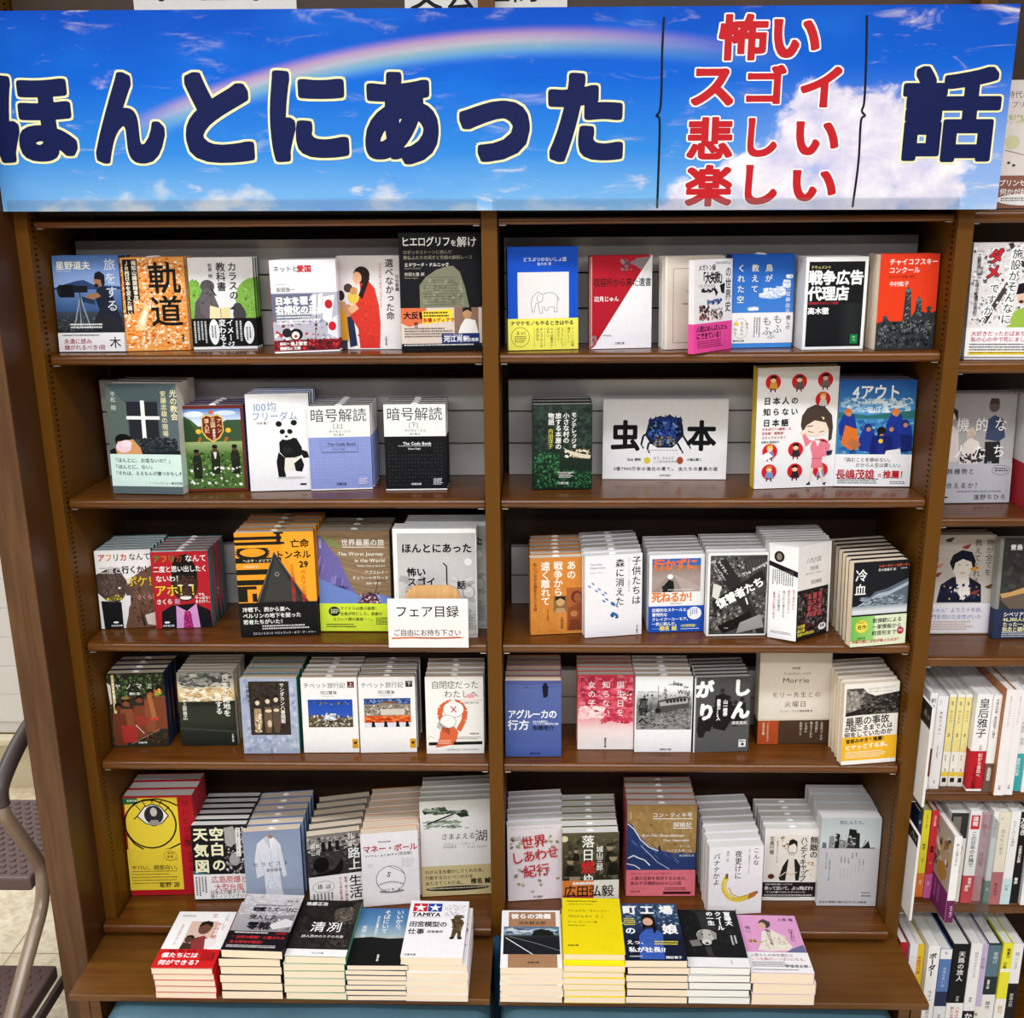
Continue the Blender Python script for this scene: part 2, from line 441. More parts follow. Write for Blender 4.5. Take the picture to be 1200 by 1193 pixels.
# grey slatted spacer panels standing at the back of the rows
def spacer(x0, x1, z, y, label, n=3, hgt=0.0585, group='grey slatted spacer panels'):
    t = empty('spacer_panel', ((x0+x1)/2, y, z)); tag(t, label, 'panel')
    for k in range(n):
        b = box('slat', x0, y, z+k*hgt+(0.0003 if k == 0 else 0.0012), x1, y+0.02, z+(k+1)*hgt-0.0012, M_SLAT, bevel=0.0008, seg=1); kid(b, t)
    return t
spacer(0.028, 0.709, Z['S1'], 0.142, 'grey slatted panel behind the books on the top left shelf')
spacer(PITCH+0.030, 1.424, Z['S1'], 0.142, 'grey slatted panel behind the books on the top right shelf')
spacer(0.027, 0.706, Z['S2'], 0.176, 'grey slatted panel behind the second left shelf with panda book')
spacer(PITCH+0.034, 1.424, Z['S2'], 0.180, 'grey slatted panel behind the second right shelf with wide beetle book', hgt=0.0575)
spacer(0.030, 0.700, Z['S3'], 0.205, 'grey slatted panel behind the third left shelf of red portrait books', n=2)
spacer(PITCH+0.036, 1.424, Z['S3'], 0.205, 'grey slatted panel behind the third right shelf of orange paperbacks', n=2, hgt=0.056)
spacer(PITCH+0.036, 1.424, Z['S4'], 0.160, 'grey slatted panel behind the fourth right shelf of blue paperbacks', n=2, hgt=0.056)

# ------------------------------------------------------------------ display ledges and what is stored beneath them
def ledge(x0, x1, lab, rightlegs):
    t = empty('display_ledge', ((x0+x1)/2, -0.09, 0)); tag(t, lab, 'ledge')
    kid(shelf_board(x0, x1, Z['S6'], -0.166, -0.0012, 0.0125, M_LEDGE, clip=False, parent=None, r=0.002, name='ledge_board'), t)
    for xa in rightlegs:
        kid(box('support', xa, -0.140, 0.0, xa+0.018, -0.03, Z['S6']-0.0126, M_LEDGE), t)
    return t
ledge(0.0006, 0.7185, 'brown display ledge with five flat book piles under the left bay', (0.002, 0.0215))
ledge(0.7345, 1.4525, 'brown display ledge with five flat book piles under the right bay', (1.4345, 1.414))

def vinyl(name, col):
    m, n, l, b = new_mat(name)
    tc = n.new('ShaderNodeTexCoord'); no = n.new('ShaderNodeTexNoise'); no.inputs['Scale'].default_value = 9; no.inputs['Detail'].default_value = 3
    l.new(tc.outputs['Object'], no.inputs['Vector'])
    mx = n.new('ShaderNodeMix'); mx.data_type = 'RGBA'; c = lin(col)
    mx.inputs[6].default_value = (*[x*.75 for x in c], 1); mx.inputs[7].default_value = (*[min(1, x*1.3) for x in c], 1)
    l.new(no.outputs['Fac'], mx.inputs[0]); l.new(mx.outputs[2], b.inputs['Base Color']); b.inputs['Roughness'].default_value = 0.3
    bp = n.new('ShaderNodeBump'); bp.inputs['Strength'].default_value = 0.5; bp.inputs['Distance'].default_value = 0.01
    l.new(no.outputs['Fac'], bp.inputs['Height']); l.new(bp.outputs[0], b.inputs['Normal'])
    return m
M_BAG = vinyl('light blue vinyl', '5e90b0'); M_SHEET = vinyl('deep blue vinyl sheet', '1c4a6c'); M_BAG2 = vinyl('grey blue vinyl', '4c6a78')
def bag(name, x0, x1, y0, y1, z1, lab, mat):
    t = empty(name, ((x0+x1)/2, (y0+y1)/2, 0)); tag(t, lab, 'storage bag')
    bm = bmesh.new(); bmesh.ops.create_cube(bm, size=1)
    for v in bm.verts: v.co = Vector((v.co.x*(x1-x0), v.co.y*(y1-y0), v.co.z*z1))
    bmesh.ops.bevel(bm, geom=bm.edges[:], offset=0.035, segments=5, affect='EDGES', profile=0.5)
    bmesh.ops.subdivide_edges(bm, edges=[e for e in bm.edges if e.calc_length() > 0.2], cuts=5, use_grid_fill=True)
    rnd = random.Random(3)
    for v in bm.verts: v.co += Vector((0, 0.004*math.sin(v.co.x*21+1)+0.003*math.sin(v.co.z*33), 0.003*math.sin(v.co.x*17)))
    me = bpy.data.meshes.new('bag_body'); bm.to_mesh(me); bm.free(); me.materials.append(mat)
    for p in me.polygons: p.use_smooth = True
    o = bpy.data.objects.new('bag_body', me); C.objects.link(o); o.location = ((x0+x1)/2, (y0+y1)/2, z1/2+0.004); kid(o, t)
    return t
b1 = bag('storage_bag', 0.060, 0.7185, -0.215, -0.05, 0.305, 'grey blue vinyl storage bag under the left ledge with round ring mark', M_BAG2)
kid(box('seam', 0.128, -0.2215, 0.06, 0.152, -0.2195, 0.27, M_SHEET, bevel=0.0006), b1)
rg = []
for k in range(25):
    a = 2*math.pi*k/24; rg.append((0.139+0.012*math.cos(a), -0.223, 0.262+0.012*math.sin(a)))
kid(tube('ring_mark', rg, 0.0012, M_SHEET, seg=6), b1)
b2 = bag('storage_bag', 0.7355, 1.405, -0.215, -0.05, 0.305, 'grey blue vinyl storage bag under the right ledge', M_BAG2)
sh = empty('dust_sheet', (0.727, -0.02, 0)); tag(sh, 'deep blue vinyl sheet hanging in the gap between the two ledges', 'sheet')
V, Fc = [], []
for i in range(13):
    for j in range(9):
        V.append((0.7192+0.0145*i/12, -0.026-0.004*math.sin(i*1.1)-0.06*(j/8)**2, 0.352-0.35*j/8))
for i in range(12):
    for j in range(8): Fc.append((i*9+j, i*9+j+1, i*9+j+10, i*9+j+9))
kid(mesh_obj('sheet_fold', V, Fc, M_SHEET, smooth=True), sh).modifiers.new('thick', 'SOLIDIFY').thickness = 0.0006

# ------------------------------------------------------------------ the neighbouring bookcase on the right
case2 = empty('bookcase', (1.82, 0.13, 0)); tag(case2, 'neighbouring brown bookcase at the right edge with spine-out books below', 'bookcase')
kid(box('back_board', 2*PITCH+WU+0.001, 0.24, 0, 2.2, 0.258, 2.1, M_BACK), case2)
for s, th in (('R0', 0.019), ('R1', 0.019), ('R2', 0.016), ('R3', 0.018), ('R4', 0.02), ('R5', 0.024), ('R6', 0.02)):
    shelf_board(2*PITCH+WU+0.002, 2.2, Z[s], YS, 0.238, th, parent=case2, r=0.007)
kid(post(2.202, 0, 2.1, True, False), case2)

# ------------------------------------------------------------------ cover printing
W = 'efebf0'; K = '121214'; RD = 'c0182a'
CV = {}
def cover(f): CV[f.__name__[2:]] = f; return f

@cover
def c_tree(P):
    P.g(0, 0, 100, 34, [(0, '4d72b4'), (100, '8fa6d2')]); P.g(0, 34, 100, 58, [(0, '5c7cb4'), (100, '31507e')]); P.g(0, 58, 100, 80, [(0, '3a4350'), (100, '1c1d22')])
    P.p([(0, 33), (18, 29), (35, 26), (45, 25), (60, 30), (100, 32), (100, 35), (0, 35)], '28406c')
    P.k(0, 62, 60, 79, 60, ['555a60', '2a2c30', '3e4248'], (1, 4))
    P.p([(60, 44), (64, 35), (72, 31), (80, 33), (88, 42), (94, 58), (98, 66), (98, 76), (54, 76), (58, 66), (66, 56)], '1a2030'); P.e(68, 26, 7.5, 9, '9a6c50'); P.p([(61, 24), (63, 18), (70, 16), (77, 20), (77, 29), (73, 33), (71, 25)], '14131a'); P.e(64, 31, 3.4, 3, '2a1e1a'); P.p([(54, 74), (60, 64), (78, 60), (96, 68), (98, 76)], '23242c'); P.p([(64, 38), (70, 42), (52, 47), (46, 42), (50, 40)], '9a6c50')
    P.p([(40, 42), (60, 46), (60, 51), (42, 48)], '20304e'); P.r(7, 30, 30, 43, '0c0d12'); P.r(28, 31, 50, 38, '15161c'); P.e(7, 36.5, 3, 8, '1c1d24')
    for a in (26, 36, 50): P.l([(38, 42), (a, 74)], 1.8, '9098a0')
    P.l([(38, 38), (38, 66)], 2, '333a44')
    P.h('星野道夫', 5, 5.5, 13, 'f0ead8', .012); P.h('Michio Hoshino', 6, 14.5, 3.2, 'd8d8d8')
    P.v('旅をする', 86, 3, 18, 'cfd4de', .0, 1.12)
    P.m(20, 70.5, 58, 6, 2, 'e8e8e8')
    P.band(80, 'e6e2e6'); P.m(6, 82, 66, 2.5, 1, '333333'); P.h('永遠に読み', 8, 86, 8.5, 'a01420', .012); P.h('継がれるべき1冊', 8, 92.5, 8.5, 'a01420', .012); P.v('木', 86, 84, 18, '18181c', .0)

@cover
def c_track(P):
    P.r(0, 0, 100, 100, 'f0a050')
    P.k(0, 0, 100, 100, 420, ['fbe6c4', 'f6c284', 'e8791e', 'ef8a2c', 'fdf2dc', 'd86a18'], (1, 4.5), 4, 1.4)
    for i in range(34):
        x = random.uniform(0, 100); y = random.uniform(35, 98); P.l([(x, y), (min(100, x+random.uniform(3, 18)), max(30, y-random.uniform(6, 22)))], .8, random.choice(['fff4e0', 'c85f14']))
    P.p([(27, 68), (40, 50), (46, 52), (36, 78), (26, 78)], 'f6d6a0'); P.p([(30, 68), (38, 56), (42, 58), (35, 74)], 'fff0d8')
    P.r(12, 2, 23, 60, '17120e'); P.r(23, 2, 33, 45, '17120e')
    P.v('福知山線脱線事故', 28, 3, 7.2, 'fff2dc', .015); P.v('ＪＲ西日本を変えた闘い', 17.5, 3.5, 7.2, 'fff2dc', .015)
    P.v('松本創', 5.5, 4, 9.5, '4a1a08', .01, 1.15); P.l([(6, 36), (6, 52)], .8, '4a1a08')
    P.v('軌道', 70, 4, 48, '17120e', .012, 1.02)
    P.v('新潮社', 91, 83, 4, '17120e', .02)

@cover
def c_crow(P):
    P.r(0, 0, 100, 100, 'f0edf0'); P.e(4, 46, 20, 30, '86bc4e'); P.e(100, 46, 30, 34, '84b64c')
    P.k(80, 30, 100, 66, 50, ['9acb66', '76a840'], (1, 3)); P.k(0, 22, 20, 66, 40, ['9acb66', '76a840'], (1, 3))
    P.p([(4, 68), (8, 48), (18, 40), (22, 30), (28, 26), (37, 30), (38, 42), (44, 54), (44, 68)], '5c555a'); P.e(28, 31, 11, 10, '5c555a'); P.p([(32, 30), (42, 42), (34, 40)], '3a3538')
    P.e(27, 50, 13, 24, '6a6268'); P.k(12, 36, 40, 66, 30, ['6a6268', '4e484c'], (1, 2.5))
    P.p([(30, 52), (46, 55), (46, 70), (28, 68)], 'f4e6b8'); P.p([(46, 55), (61, 54), (58, 72), (46, 70)], 'efdfa4'); P.l([(46, 55), (46, 70)], .8, '6a5a30')
    P.e(75, 62, 10, 14, '4a4448'); P.e(73, 54, 7, 7, '4a4448'); P.p([(60, 56), (68, 52), (68, 57)], '2e2a2c')
    P.v('カラスの', 68, 5, 14.5, K, .012, 1.0); P.v('教科書', 50, 5, 15, K, .012, 1.0); P.v('松原 始', 34, 6, 6.5, K, .01)
    P.band(66, '0e0e10', 97); P.v('イメージ、', 59, 67, 11.5, 'f4f2f4', .02); P.v('変わるよ。', 47, 67, 11.5, 'f4f2f4', .02)
    P.mv(3, 69, 22, 24, 4, 'd8d8d8'); P.e(34, 81, 8, 20, 'f2f0f2'); P.mv(30, 74, 9, 16, 2, '222222'); P.mv(68, 69, 12, 24, 2, 'd8d8d8'); P.e(88, 82, 8, 18, 'f2f0f2'); P.mv(84, 76, 9, 14, 2, '222222')

@cover
def c_patriot(P):
    P.r(0, 0, 100, 100, W); P.h('ネットと', 5, 6, 9.5, '222222', .01); P.h('愛国', 41, 5.5, 11, 'c22430', .03); P.l([(8, 26), (24, 26)], .5, '777777'); P.h('安田浩一', 8, 29, 7, '222222', .01)
    P.r(0, 35, 100, 98, 'b8b4c4')
    P.p([(0, 36), (62, 36), (58, 62), (0, 66)], '6a6e88'); P.k(0, 62, 100, 88, 60, ['e8e6ee', '8890b4', '3a3e56', 'c22c34', 'd8d4e0', '6d2a30'], (1.5, 3.8), 9)
    P.p([(60, 38), (78, 36), (74, 58), (64, 60)], 'eceaf0'); P.p([(78, 40), (96, 38), (88, 70), (76, 64)], 'f0eef4'); P.e(86, 48, 6, 7, 'c8202c'); P.p([(84, 66), (98, 60), (98, 86), (82, 80)], 'e6e4ec'); P.e(90, 72, 6, 7, 'c8202c'); P.l([(70, 36), (62, 90)], 1, '2c2c34')
    P.e(34, 80, 10, 9, '1c1a1e'); P.e(33, 81, 6, 6, 'efe9e4'); P.e(33, 82, 2.4, 2.4, 'c2202c'); P.e(20, 78, 7, 7, '24222a')
    P.r(0, 86, 100, 98, '7a1a22'); P.k(0, 84, 100, 98, 50, ['a82430', '5c1820', 'd83a40', '2c2026'], (2, 5), 3)
    P.h('日本を覆う', 5, 39, 12.5, 'f8f8fa', .045); P.h('右傾化の正体', 5, 48.5, 12.5, 'f8f8fa', .045); P.m(6, 57, 60, 13, 4, 'eeeef2')
    P.h('解説＝', 8, 88, 5, 'f2f2f2', .02); P.h('池上彰史', 24, 87.5, 6.5, 'f2f2f2', .03); P.h('講談社α文庫', 8, 93, 5.2, 'f2f2f2', .03)

@cover
def c_mother(P):
    P.g(0, 0, 100, 100, [(0, 'ded8da'), (100, 'efeaec')]); P.r(0, 0, 2, 100, 'c8c2c6')
    P.p([(2, 55), (12, 48), (18, 64), (16, 92), (4, 90)], 'd89a2c'); P.e(6, 42, 6, 8, '2c2420'); P.p([(14, 60), (24, 60), (30, 96), (18, 98)], '26304e'); P.e(18, 34, 7, 7, '4a3c34'); P.p([(2, 90), (14, 90), (14, 100), (4, 100)], '3a3a4a')
    P.e(8, 52, 6, 6, 'c8946c'); P.e(17, 58, 7, 10, 'c8946c')
    P.p([(36, 26), (50, 26), (60, 34), (66, 52), (68, 72), (66, 99), (34, 99), (32, 78), (22, 66), (18, 56), (30, 50), (38, 40)], 'd8382c')
    P.k(30, 45, 66, 99, 30, ['c82e24', 'e04a3c'], (1, 4)); P.e(40, 20, 13, 13, '2a1c18'); P.p([(30, 16), (36, 26), (32, 32), (26, 24)], 'e8b48c'); P.e(33, 23, 7, 9, 'e8b48c'); P.p([(40, 14), (53, 24), (40, 46), (34, 42), (42, 28)], '2a1c18')
    P.e(26, 44, 9, 10, 'e4c850'); P.e(27, 37, 6, 6, 'c89460'); P.p([(16, 56), (28, 50), (34, 56), (22, 62)], 'e8b48c')
    P.v('選べなかった命', 84, 3, 13.6, '1c1c20', .012, 1.0); P.v('出生前診断の誤診で生まれた子', 70, 7, 4.4, 'c86a68', .008, 1.15); P.v('河合香織', 96, 20, 6.5, '2a2a2a', .01); P.v('文春文庫', 76, 86, 3.6, '333333', .01)

@cover
def c_hiero(P):
    P.r(0, 0, 100, 100, '15151a'); P.h('ヒエログリフ', 3, 3.2, 12.4, 'f2f0ee', .015, .84, .96); P.h('を', 63, 6, 8, 'f2f0ee', .01); P.h('解け', 71, 3.4, 13, 'f2f0ee', .01, .95)
    P.h('ロゼッタストーンに挑んだ', 5, 14.5, 5, '98907c', .0); P.h('英仏ふたりの天才と究極の解読レース', 5, 19, 5, '98907c', .0); P.h('エドワード・ドルニック', 6, 25, 5, 'e0dcd4', .02); P.h('Edward Dolnick', 6, 28.5, 3, '98907c'); P.h('杉田七重 訳', 6, 33, 4.6, 'd0ccc4', .01); P.h('Nanae Sugita', 6, 36.5, 3, '98907c')
    P.p([(24, 63), (24, 44), (32, 37), (45, 31), (60, 28), (66, 28), (74, 33), (80, 46), (85, 63)], '7d7c68')
    P.k(25, 38, 80, 62, 160, ['8a8974', '6b6a57', '98967f', '74735f'], (.8, 2.4), 5)
    for i in range(11): P.m(29 if i > 2 else 38, 37+i*2.3, 47 if i > 2 else 34, 1.3, 1, '5c5b4a', i)
    P.band(63, 'd8c6bc', 97); P.p([(0, 63), (32, 63), (26, 76), (10, 79), (0, 76)], 'd86a44'); P.h('大反響', 3, 66, 9.5, 'f8ecec' if 0 else '201010', .03); P.h('!!', 16, 74, 9, '201010', .03)
    P.p([(26, 66), (64, 64), (64, 74), (27, 77)], 'efd23a'); P.m(28, 66.5, 34, 5.2, 2, '201a10'); P.h('各種メディアで紹介', 27, 71.5, 5.6, 'b02020', .03)
    P.r(66, 63, 96, 86, '8c6c5c'); P.p([(74, 78), (80, 72), (92, 74), (96, 86), (70, 86)], 'ece8e6'); P.e(82, 68, 5.5, 7, 'c08c6c'); P.p([(76, 67), (77, 63), (87, 63), (88, 67), (82, 65)], '1a1414')
    P.m(4, 80, 60, 9, 4, '5a4c48'); P.r(50, 85, 97, 94, '1a2a6a'); P.h('河江肖剰', 52, 87, 8, 'f4f2f4', .02); P.h('氏推薦', 82, 89, 4.6, 'f4f2f4', .02); P.h('エジプト考古学者', 52, 85.6, 3, 'e0e0ee', .01); P.r(0, 93.5, 100, 97, '15151a'); P.m(3, 94.2, 94, 1.8, 1, 'e8e4e4')

@cover
def c_elephant(P):
    P.r(0, 0, 100, 100, '1450c8'); P.h('どうぶつのないしょ話', 22, 9.5, 6.2, 'e6ecf8', .012); P.h('佐々木 洋', 42, 14.5, 4.6, 'e6ecf8', .012)
    P.r(14, 24, 87, 72, 'ece6e8')
    bod = [(34, 60), (33, 55), (34, 49), (38, 46), (42, 43), (46, 44), (49, 46), (56, 44), (63, 44), (69, 46), (71, 51), (70, 56), (70, 63), (66, 63), (66, 58), (58, 58), (57, 61), (53, 61), (52, 58), (49, 58), (49, 64), (45, 64), (44, 58), (42, 54), (40, 54), (38, 59), (37, 63), (34, 62), (34, 60)]
    P.l(bod, .7, '6a6468'); P.l([(44, 45), (41, 50), (44, 54), (49, 52), (50, 47)], .7, '6a6468'); P.l([(71, 48), (73, 52)], .7, '6a6468')
    P.band(69, 'f0e860'); P.h('ナマケモノもやるときはやる', 3, 71, 7.0, '14182c', .022); P.o(17, 87, 13, 9.5, .6, '4a4a30'); P.h('えっ！', 11, 81, 5.5, '20202c', .02); P.m(9, 86, 16, 7, 4, '6a6a40')
    for i, t in enumerate(('イノシシは昼寝がとくい', 'コアラにしっぽはない', 'カメは意外とはやい', 'ダンゴムシは右が好き')): P.v(t[:6], 92-i*15, 78, 4.6, '26261c', .008); P.v(t[6:], 86.5-i*15, 78, 4.6, '26261c', .008); P.l([(82-i*15, 78), (82-i*15, 97)], .35, '77703c')

@cover
def c_will(P):
    P.r(0, 0, 100, 100, W); P.p([(0, 0), (98, 0), (6, 98), (0, 100)], 'b0182a'); P.k(48, 3, 76, 17, 30, ['84737a', '9a8488', '6a4a52'], (1, 3.4), 4); P.p([(73, 3), (98, 1), (84, 15), (76, 13)], '8a7a80'); P.k(0, 84, 12, 98, 18, ['84737a', '9a8488'], (1, 3), 4); P.l([(2, 1), (2, 97)], .8, 'efe0e2')
    P.h('収容所から来た遺書', 5, 23.5, 14, '17141a', .0, .76, .98)
    P.h('辺見じゅん', 6, 43, 8.5, 'f6eef0', .015, .95); P.l([(20, 86), (25, 85), (29, 86.5), (32, 85), (34, 87)], .9, '44444a'); P.h('文春文庫', 40, 93, 4, '333333', .01)

@cover
def c_beige(P):
    P.r(0, 0, 100, 100, 'ddd0c4'); P.r(0, 0, 4, 100, 'ece4dc'); P.l([(14, 13), (92, 13), (92, 93), (14, 93), (14, 13)], .7, '6a5a50'); P.h('「人を動かす」ということ', 32, 36, 4.4, '3a302c', .01); P.h('序章', 44, 44, 4, '5a4c44', .01); P.m(30, 50, 26, 3, 1, '8a7a70')
    P.e(46, 73, 3, 6, '3a302c'); P.m(44, 84, 14, 2, 1, '6a5a50')

@cover
def c_failure(P):
    P.r(0, 0, 100, 100, W); P.h('メガトン級', 10, 5, 10, '17171a', .02, .9); P.h('「大失敗」', 14, 13, 19, '17171a', .03, .8, .85); P.v('の世界史', 89, 8, 18, '17171a', .01, 1.0, .9); P.h('HUMANS', 12, 25, 8, 'b0a8a8', .0, 1.3); P.m(54, 3, 40, 3, 2, '777777')
    P.k(16, 30, 60, 36, 12, ['1c2c50', '17171a'], (2, 5), 2); P.p([(50, 28), (62, 36), (56, 40)], '17171a'); P.p([(66, 28), (80, 26), (78, 38), (70, 36)], '17171a'); P.k(32, 42, 74, 50, 26, ['3a5a9a', '1c2c50', '6a88ba'], (2, 5), 3)
    P.k(12, 48, 40, 66, 34, ['17171a', '3a3a40', 'a8302c'], (2, 5), 4); P.k(42, 52, 76, 66, 34, ['17171a', '3a3a40', 'a8302c', 'd8d0c8'], (2, 4), 8)
    P.band(68, 'e84a9c'); P.h('人間はあんぱんたん', 5, 70.5, 10.2, '1c1018', .02, .95, .95); P.h('にできている！', 6, 78, 10.6, '1c1018', .03, .95); P.m(8, 87, 70, 9, 4, '8a2458')

@cover
def c_sky(P):
    P.g(0, 0, 100, 100, [(0, '1c56b8'), (60, '3f7ed0'), (100, '3f88d8')])
    for (a, b, rx, ry) in ((66, 42, 16, 8), (78, 40, 10, 8), (54, 44, 10, 4), (88, 32, 7, 6), (36, 58, 9, 3), (92, 24, 6, 3)):
        P.e(a, b, rx, ry, '9ab8e2'); P.k(a-rx, b-ry*.9, a+rx, b+ry*.6, 26, ['e6e8f2', 'f6f4f8', 'b8cae8', 'd6dcee'], (1.5, 4.5), int(a), 1.6)
    for i, t in enumerate(('鳥が', '教えて', 'くれた空')): P.v(t, 59-i*22, 10, 12, 'f0f2dc', .006, 1.32)
    P.v('三宮麻由子', 91, 33, 8, 'dfe8f4', .0, 1.1)
    P.band(62, 'f0ecee', 95); P.v('癒しの', 93, 65, 7.5, '26262a', .012)
    P.v('もふ', 76, 64, 15, '7a767a', .0, 1.0); P.v('もふ', 59, 66, 15, '7a767a', .0, 1.0); P.v('ふ', 66, 82, 13, '8a868a', .0)
    P.mv(38, 67, 12, 22, 3, '55555a'); P.e(10, 74, 3.4, 3, 'e8c42c'); P.o(17, 79, 11, 11, .5, '8a7a50'); P.v('もふもふ', 19, 71, 5.5, '8a7a1c', .01); P.v('ねぇ', 27, 72, 5.2, '8a7a1c', .01); P.v('ねぇ', 9, 78, 5, '8a7a1c', .01); P.h('集英社文庫', 5, 91, 3.6, '3a3a40', .01)

@cover
def c_agency(P):
    P.r(0, 0, 100, 100, 'efeeee'); P.r(5, 5, 95, 97, '16171a'); P.g(55, 50, 95, 97, [(0, '16171a'), (50, '24262a'), (100, '1c1e20')], True); P.h('ドキュメント', 8, 9, 5.4, 'd8c47c', .02)
    P.h('戦争広告', 5, 14, 23, 'f6f4f4', .03, .98, .98); P.h('代理店', 5, 31, 23, 'f6f4f4', .03, .98, .98); P.h('情報操作とボスニア紛争', 7, 48, 4.4, 'c03038', .02); P.h('高木徹', 6, 54, 11, 'f0eeee', .03, 1.05); P.r(78, 84, 90, 94, '188048'); P.l([(81, 87), (86, 86), (83, 90), (87, 91)], 1, '9ad8b0')

@cover
def c_concours(P):
    P.g(0, 0, 100, 100, [(0, 'e23c22'), (60, 'e8401e'), (100, 'dd3c26')]); P.h('チャイコフスキー', 15, 4.5, 10.5, 'fbf0ec', .012, .98); P.h('コンクール', 15, 13, 10.5, 'fbf0ec', .012, 1.0); P.h('ピアニストが聴く現代', 16, 22, 4.4, '6a1814', .01); P.h('中村紘子', 17, 28, 8.4, 'fbf0ec', .006)
    g = '33363a'; P.p([(0, 100), (0, 72), (10, 70), (14, 64), (22, 70), (44, 70), (46, 38), (50, 34), (55, 38), (58, 66), (64, 60), (66, 48), (69, 44), (74, 48), (76, 60), (84, 62), (88, 54), (92, 62), (100, 60), (100, 100)], g)
    P.e(50.5, 38, 4, 3, '5a7a80'); P.e(70, 48, 4.4, 3.4, '4a6a70'); P.e(14, 66, 4, 3, '3a4a50'); P.e(88, 57, 4.6, 3.4, '3a4a50')
    P.k(2, 70, 100, 99, 200, ['4a4e52', '1c1e22', '26282c', '6a6e70', '17181a'], (1, 3.4), 6); P.k(46, 40, 56, 70, 24, ['7a8a8a', '50585a', '8f9a98'], (1, 2), 5); P.k(66, 50, 76, 66, 20, ['6a7a7a', '50585a'], (1, 2), 5); P.k(40, 68, 96, 84, 50, ['8a8c8c', '5c6062'], (1, 2), 8)

@cover
def c_church(P):
    P.r(0, 0, 100, 100, '59666a'); P.p([(0, 0), (100, 0), (76, 18), (28, 18)], '48565a'); P.p([(0, 0), (28, 18), (30, 62), (0, 84)], '56645f'); P.r(28, 18, 76, 60, '4c5a60')
    P.r(28, 16, 48, 29, '23262e'); P.r(54, 16, 72, 29, '23262e'); P.r(30, 32, 48, 50, '23262e'); P.r(54, 32, 72, 50, '23262e'); P.r(48, 15, 53.5, 49, 'f2f2f0'); P.r(27, 29, 74, 32, 'f2f2f0')
    P.p([(14, 62), (34, 50), (70, 48), (100, 62), (100, 64), (10, 64)], '3a4448'); P.k(42, 48, 98, 63, 80, ['23282e', '2e353c', '1a1e24'], (2, 4), 5, 1.5)
    P.e(20, 51, 12, 9, '0f0e10'); P.p([(6, 62), (12, 52), (34, 50), (44, 58), (46, 64), (6, 64)], 'cf9562'); P.e(20, 57, 11, 8, 'e8c8d8'); P.e(24, 54, 8, 5, 'f0d6e2'); P.p([(0, 60), (8, 58), (10, 64), (0, 64)], '0f0e10'); P.p([(46, 62), (56, 62), (100, 60), (100, 64), (46, 64)], '151a1e')
    P.v('平松 剛', 10, 7, 7.4, 'c4cac6', .005); P.v('光の教会', 95, 5, 10.5, 'efe6b8', .012, 1.0); P.v('安藤忠雄の現場', 81, 6, 8.6, 'e8dfb0', .008, 1.05)
    P.band(63.5, 'cfe6e0', 93); P.h('「ほんとに、お金ないの？」', 3, 67, 6.6, '26302e', .012); P.h('「ほんとに、ない」', 3, 73, 6.6, '26302e', .012); P.h('「それは、ええもんが建つかもしれない」', 3, 79, 6.2, '26302e', .012); P.h('ノンフィクション●建築書', 52, 88.5, 4, '4a5654', .005)

@cover
def c_opium(P):
    P.r(0, 0, 100, 100, '6a2a20'); P.g(3, 4, 95, 24, [(0, '4a78c0'), (60, 'c8d8f0'), (100, 'e0e6f0')]); P.e(20, 10, 16, 5, 'e2e8f4'); P.e(70, 9, 18, 4, 'd2def0'); P.p([(3, 12), (14, 16), (26, 24), (40, 30), (95, 26), (95, 46), (3, 46)], '3e5c34'); P.p([(55, 24), (72, 17), (95, 17), (95, 40), (55, 40)], '3a5238'); P.p([(3, 14), (12, 18), (30, 40), (3, 44)], '2c4428')
    P.r(3, 42, 95, 97, '4a6a34'); P.g(3, 42, 95, 56, [(0, '9aae74'), (100, '55743c')]); P.k(3, 52, 95, 97, 260, ['3a5a2a', '5a7c3c', '2c4620', '74924c'], (1, 3.5), 7); 
    for a, b in ((20, 55), (50, 50), (82, 50)):
        P.p([(a-7, b+8), (a-4, b+2), (a+5, b+2), (a+8, b+10), (a+7, b+30), (a-6, b+30)], '1e2418'); P.e(a, b, 4, 4.4, '5a3c2a'); P.e(a, b-2.4, 4.6, 3, '15140f'); P.l([(a-10, b+14), (a+2, b+10)], 2, '40301f')
    P.p([(47, 54), (53, 54), (51, 62), (49, 62)], 'd8d4cc')
    P.k(5, 70, 94, 95, 36, ['f0ecea', 'e6dfe0'], (1.2, 2.8), 9)
    P.p([(32, 14), (40, 10), (48, 12), (58, 10), (66, 14), (67, 30), (60, 38), (49, 43), (38, 38), (31, 30)], 'e2b860'); P.p([(33.5, 15), (40, 12), (48, 13.6), (58, 12), (64.5, 15), (65, 30), (58, 37), (49, 41), (40, 37), (33, 30)], '6e241a')
    P.e(48, 8, 4, 3, 'd8602c'); P.e(26, 30, 4.4, 4, 'e8b83c'); P.e(74, 29, 4.4, 4, 'e8b83c'); P.k(24, 36, 32, 46, 8, ['d8a02c', 'b0601c'], (1, 2.4)); P.k(66, 36, 76, 46, 8, ['d8a02c', 'b0601c'], (1, 2.4))
    P.v('アヘン', 60, 15, 8, 'f2cfa0', .012, 1.0); P.v('王国', 50, 14, 8.4, 'f2cfa0', .012); P.v('潜入記', 40, 15, 8, 'f2cfa0', .012); P.v('高野秀行', 51, 27, 4.8, 'f6ecdc', .02)

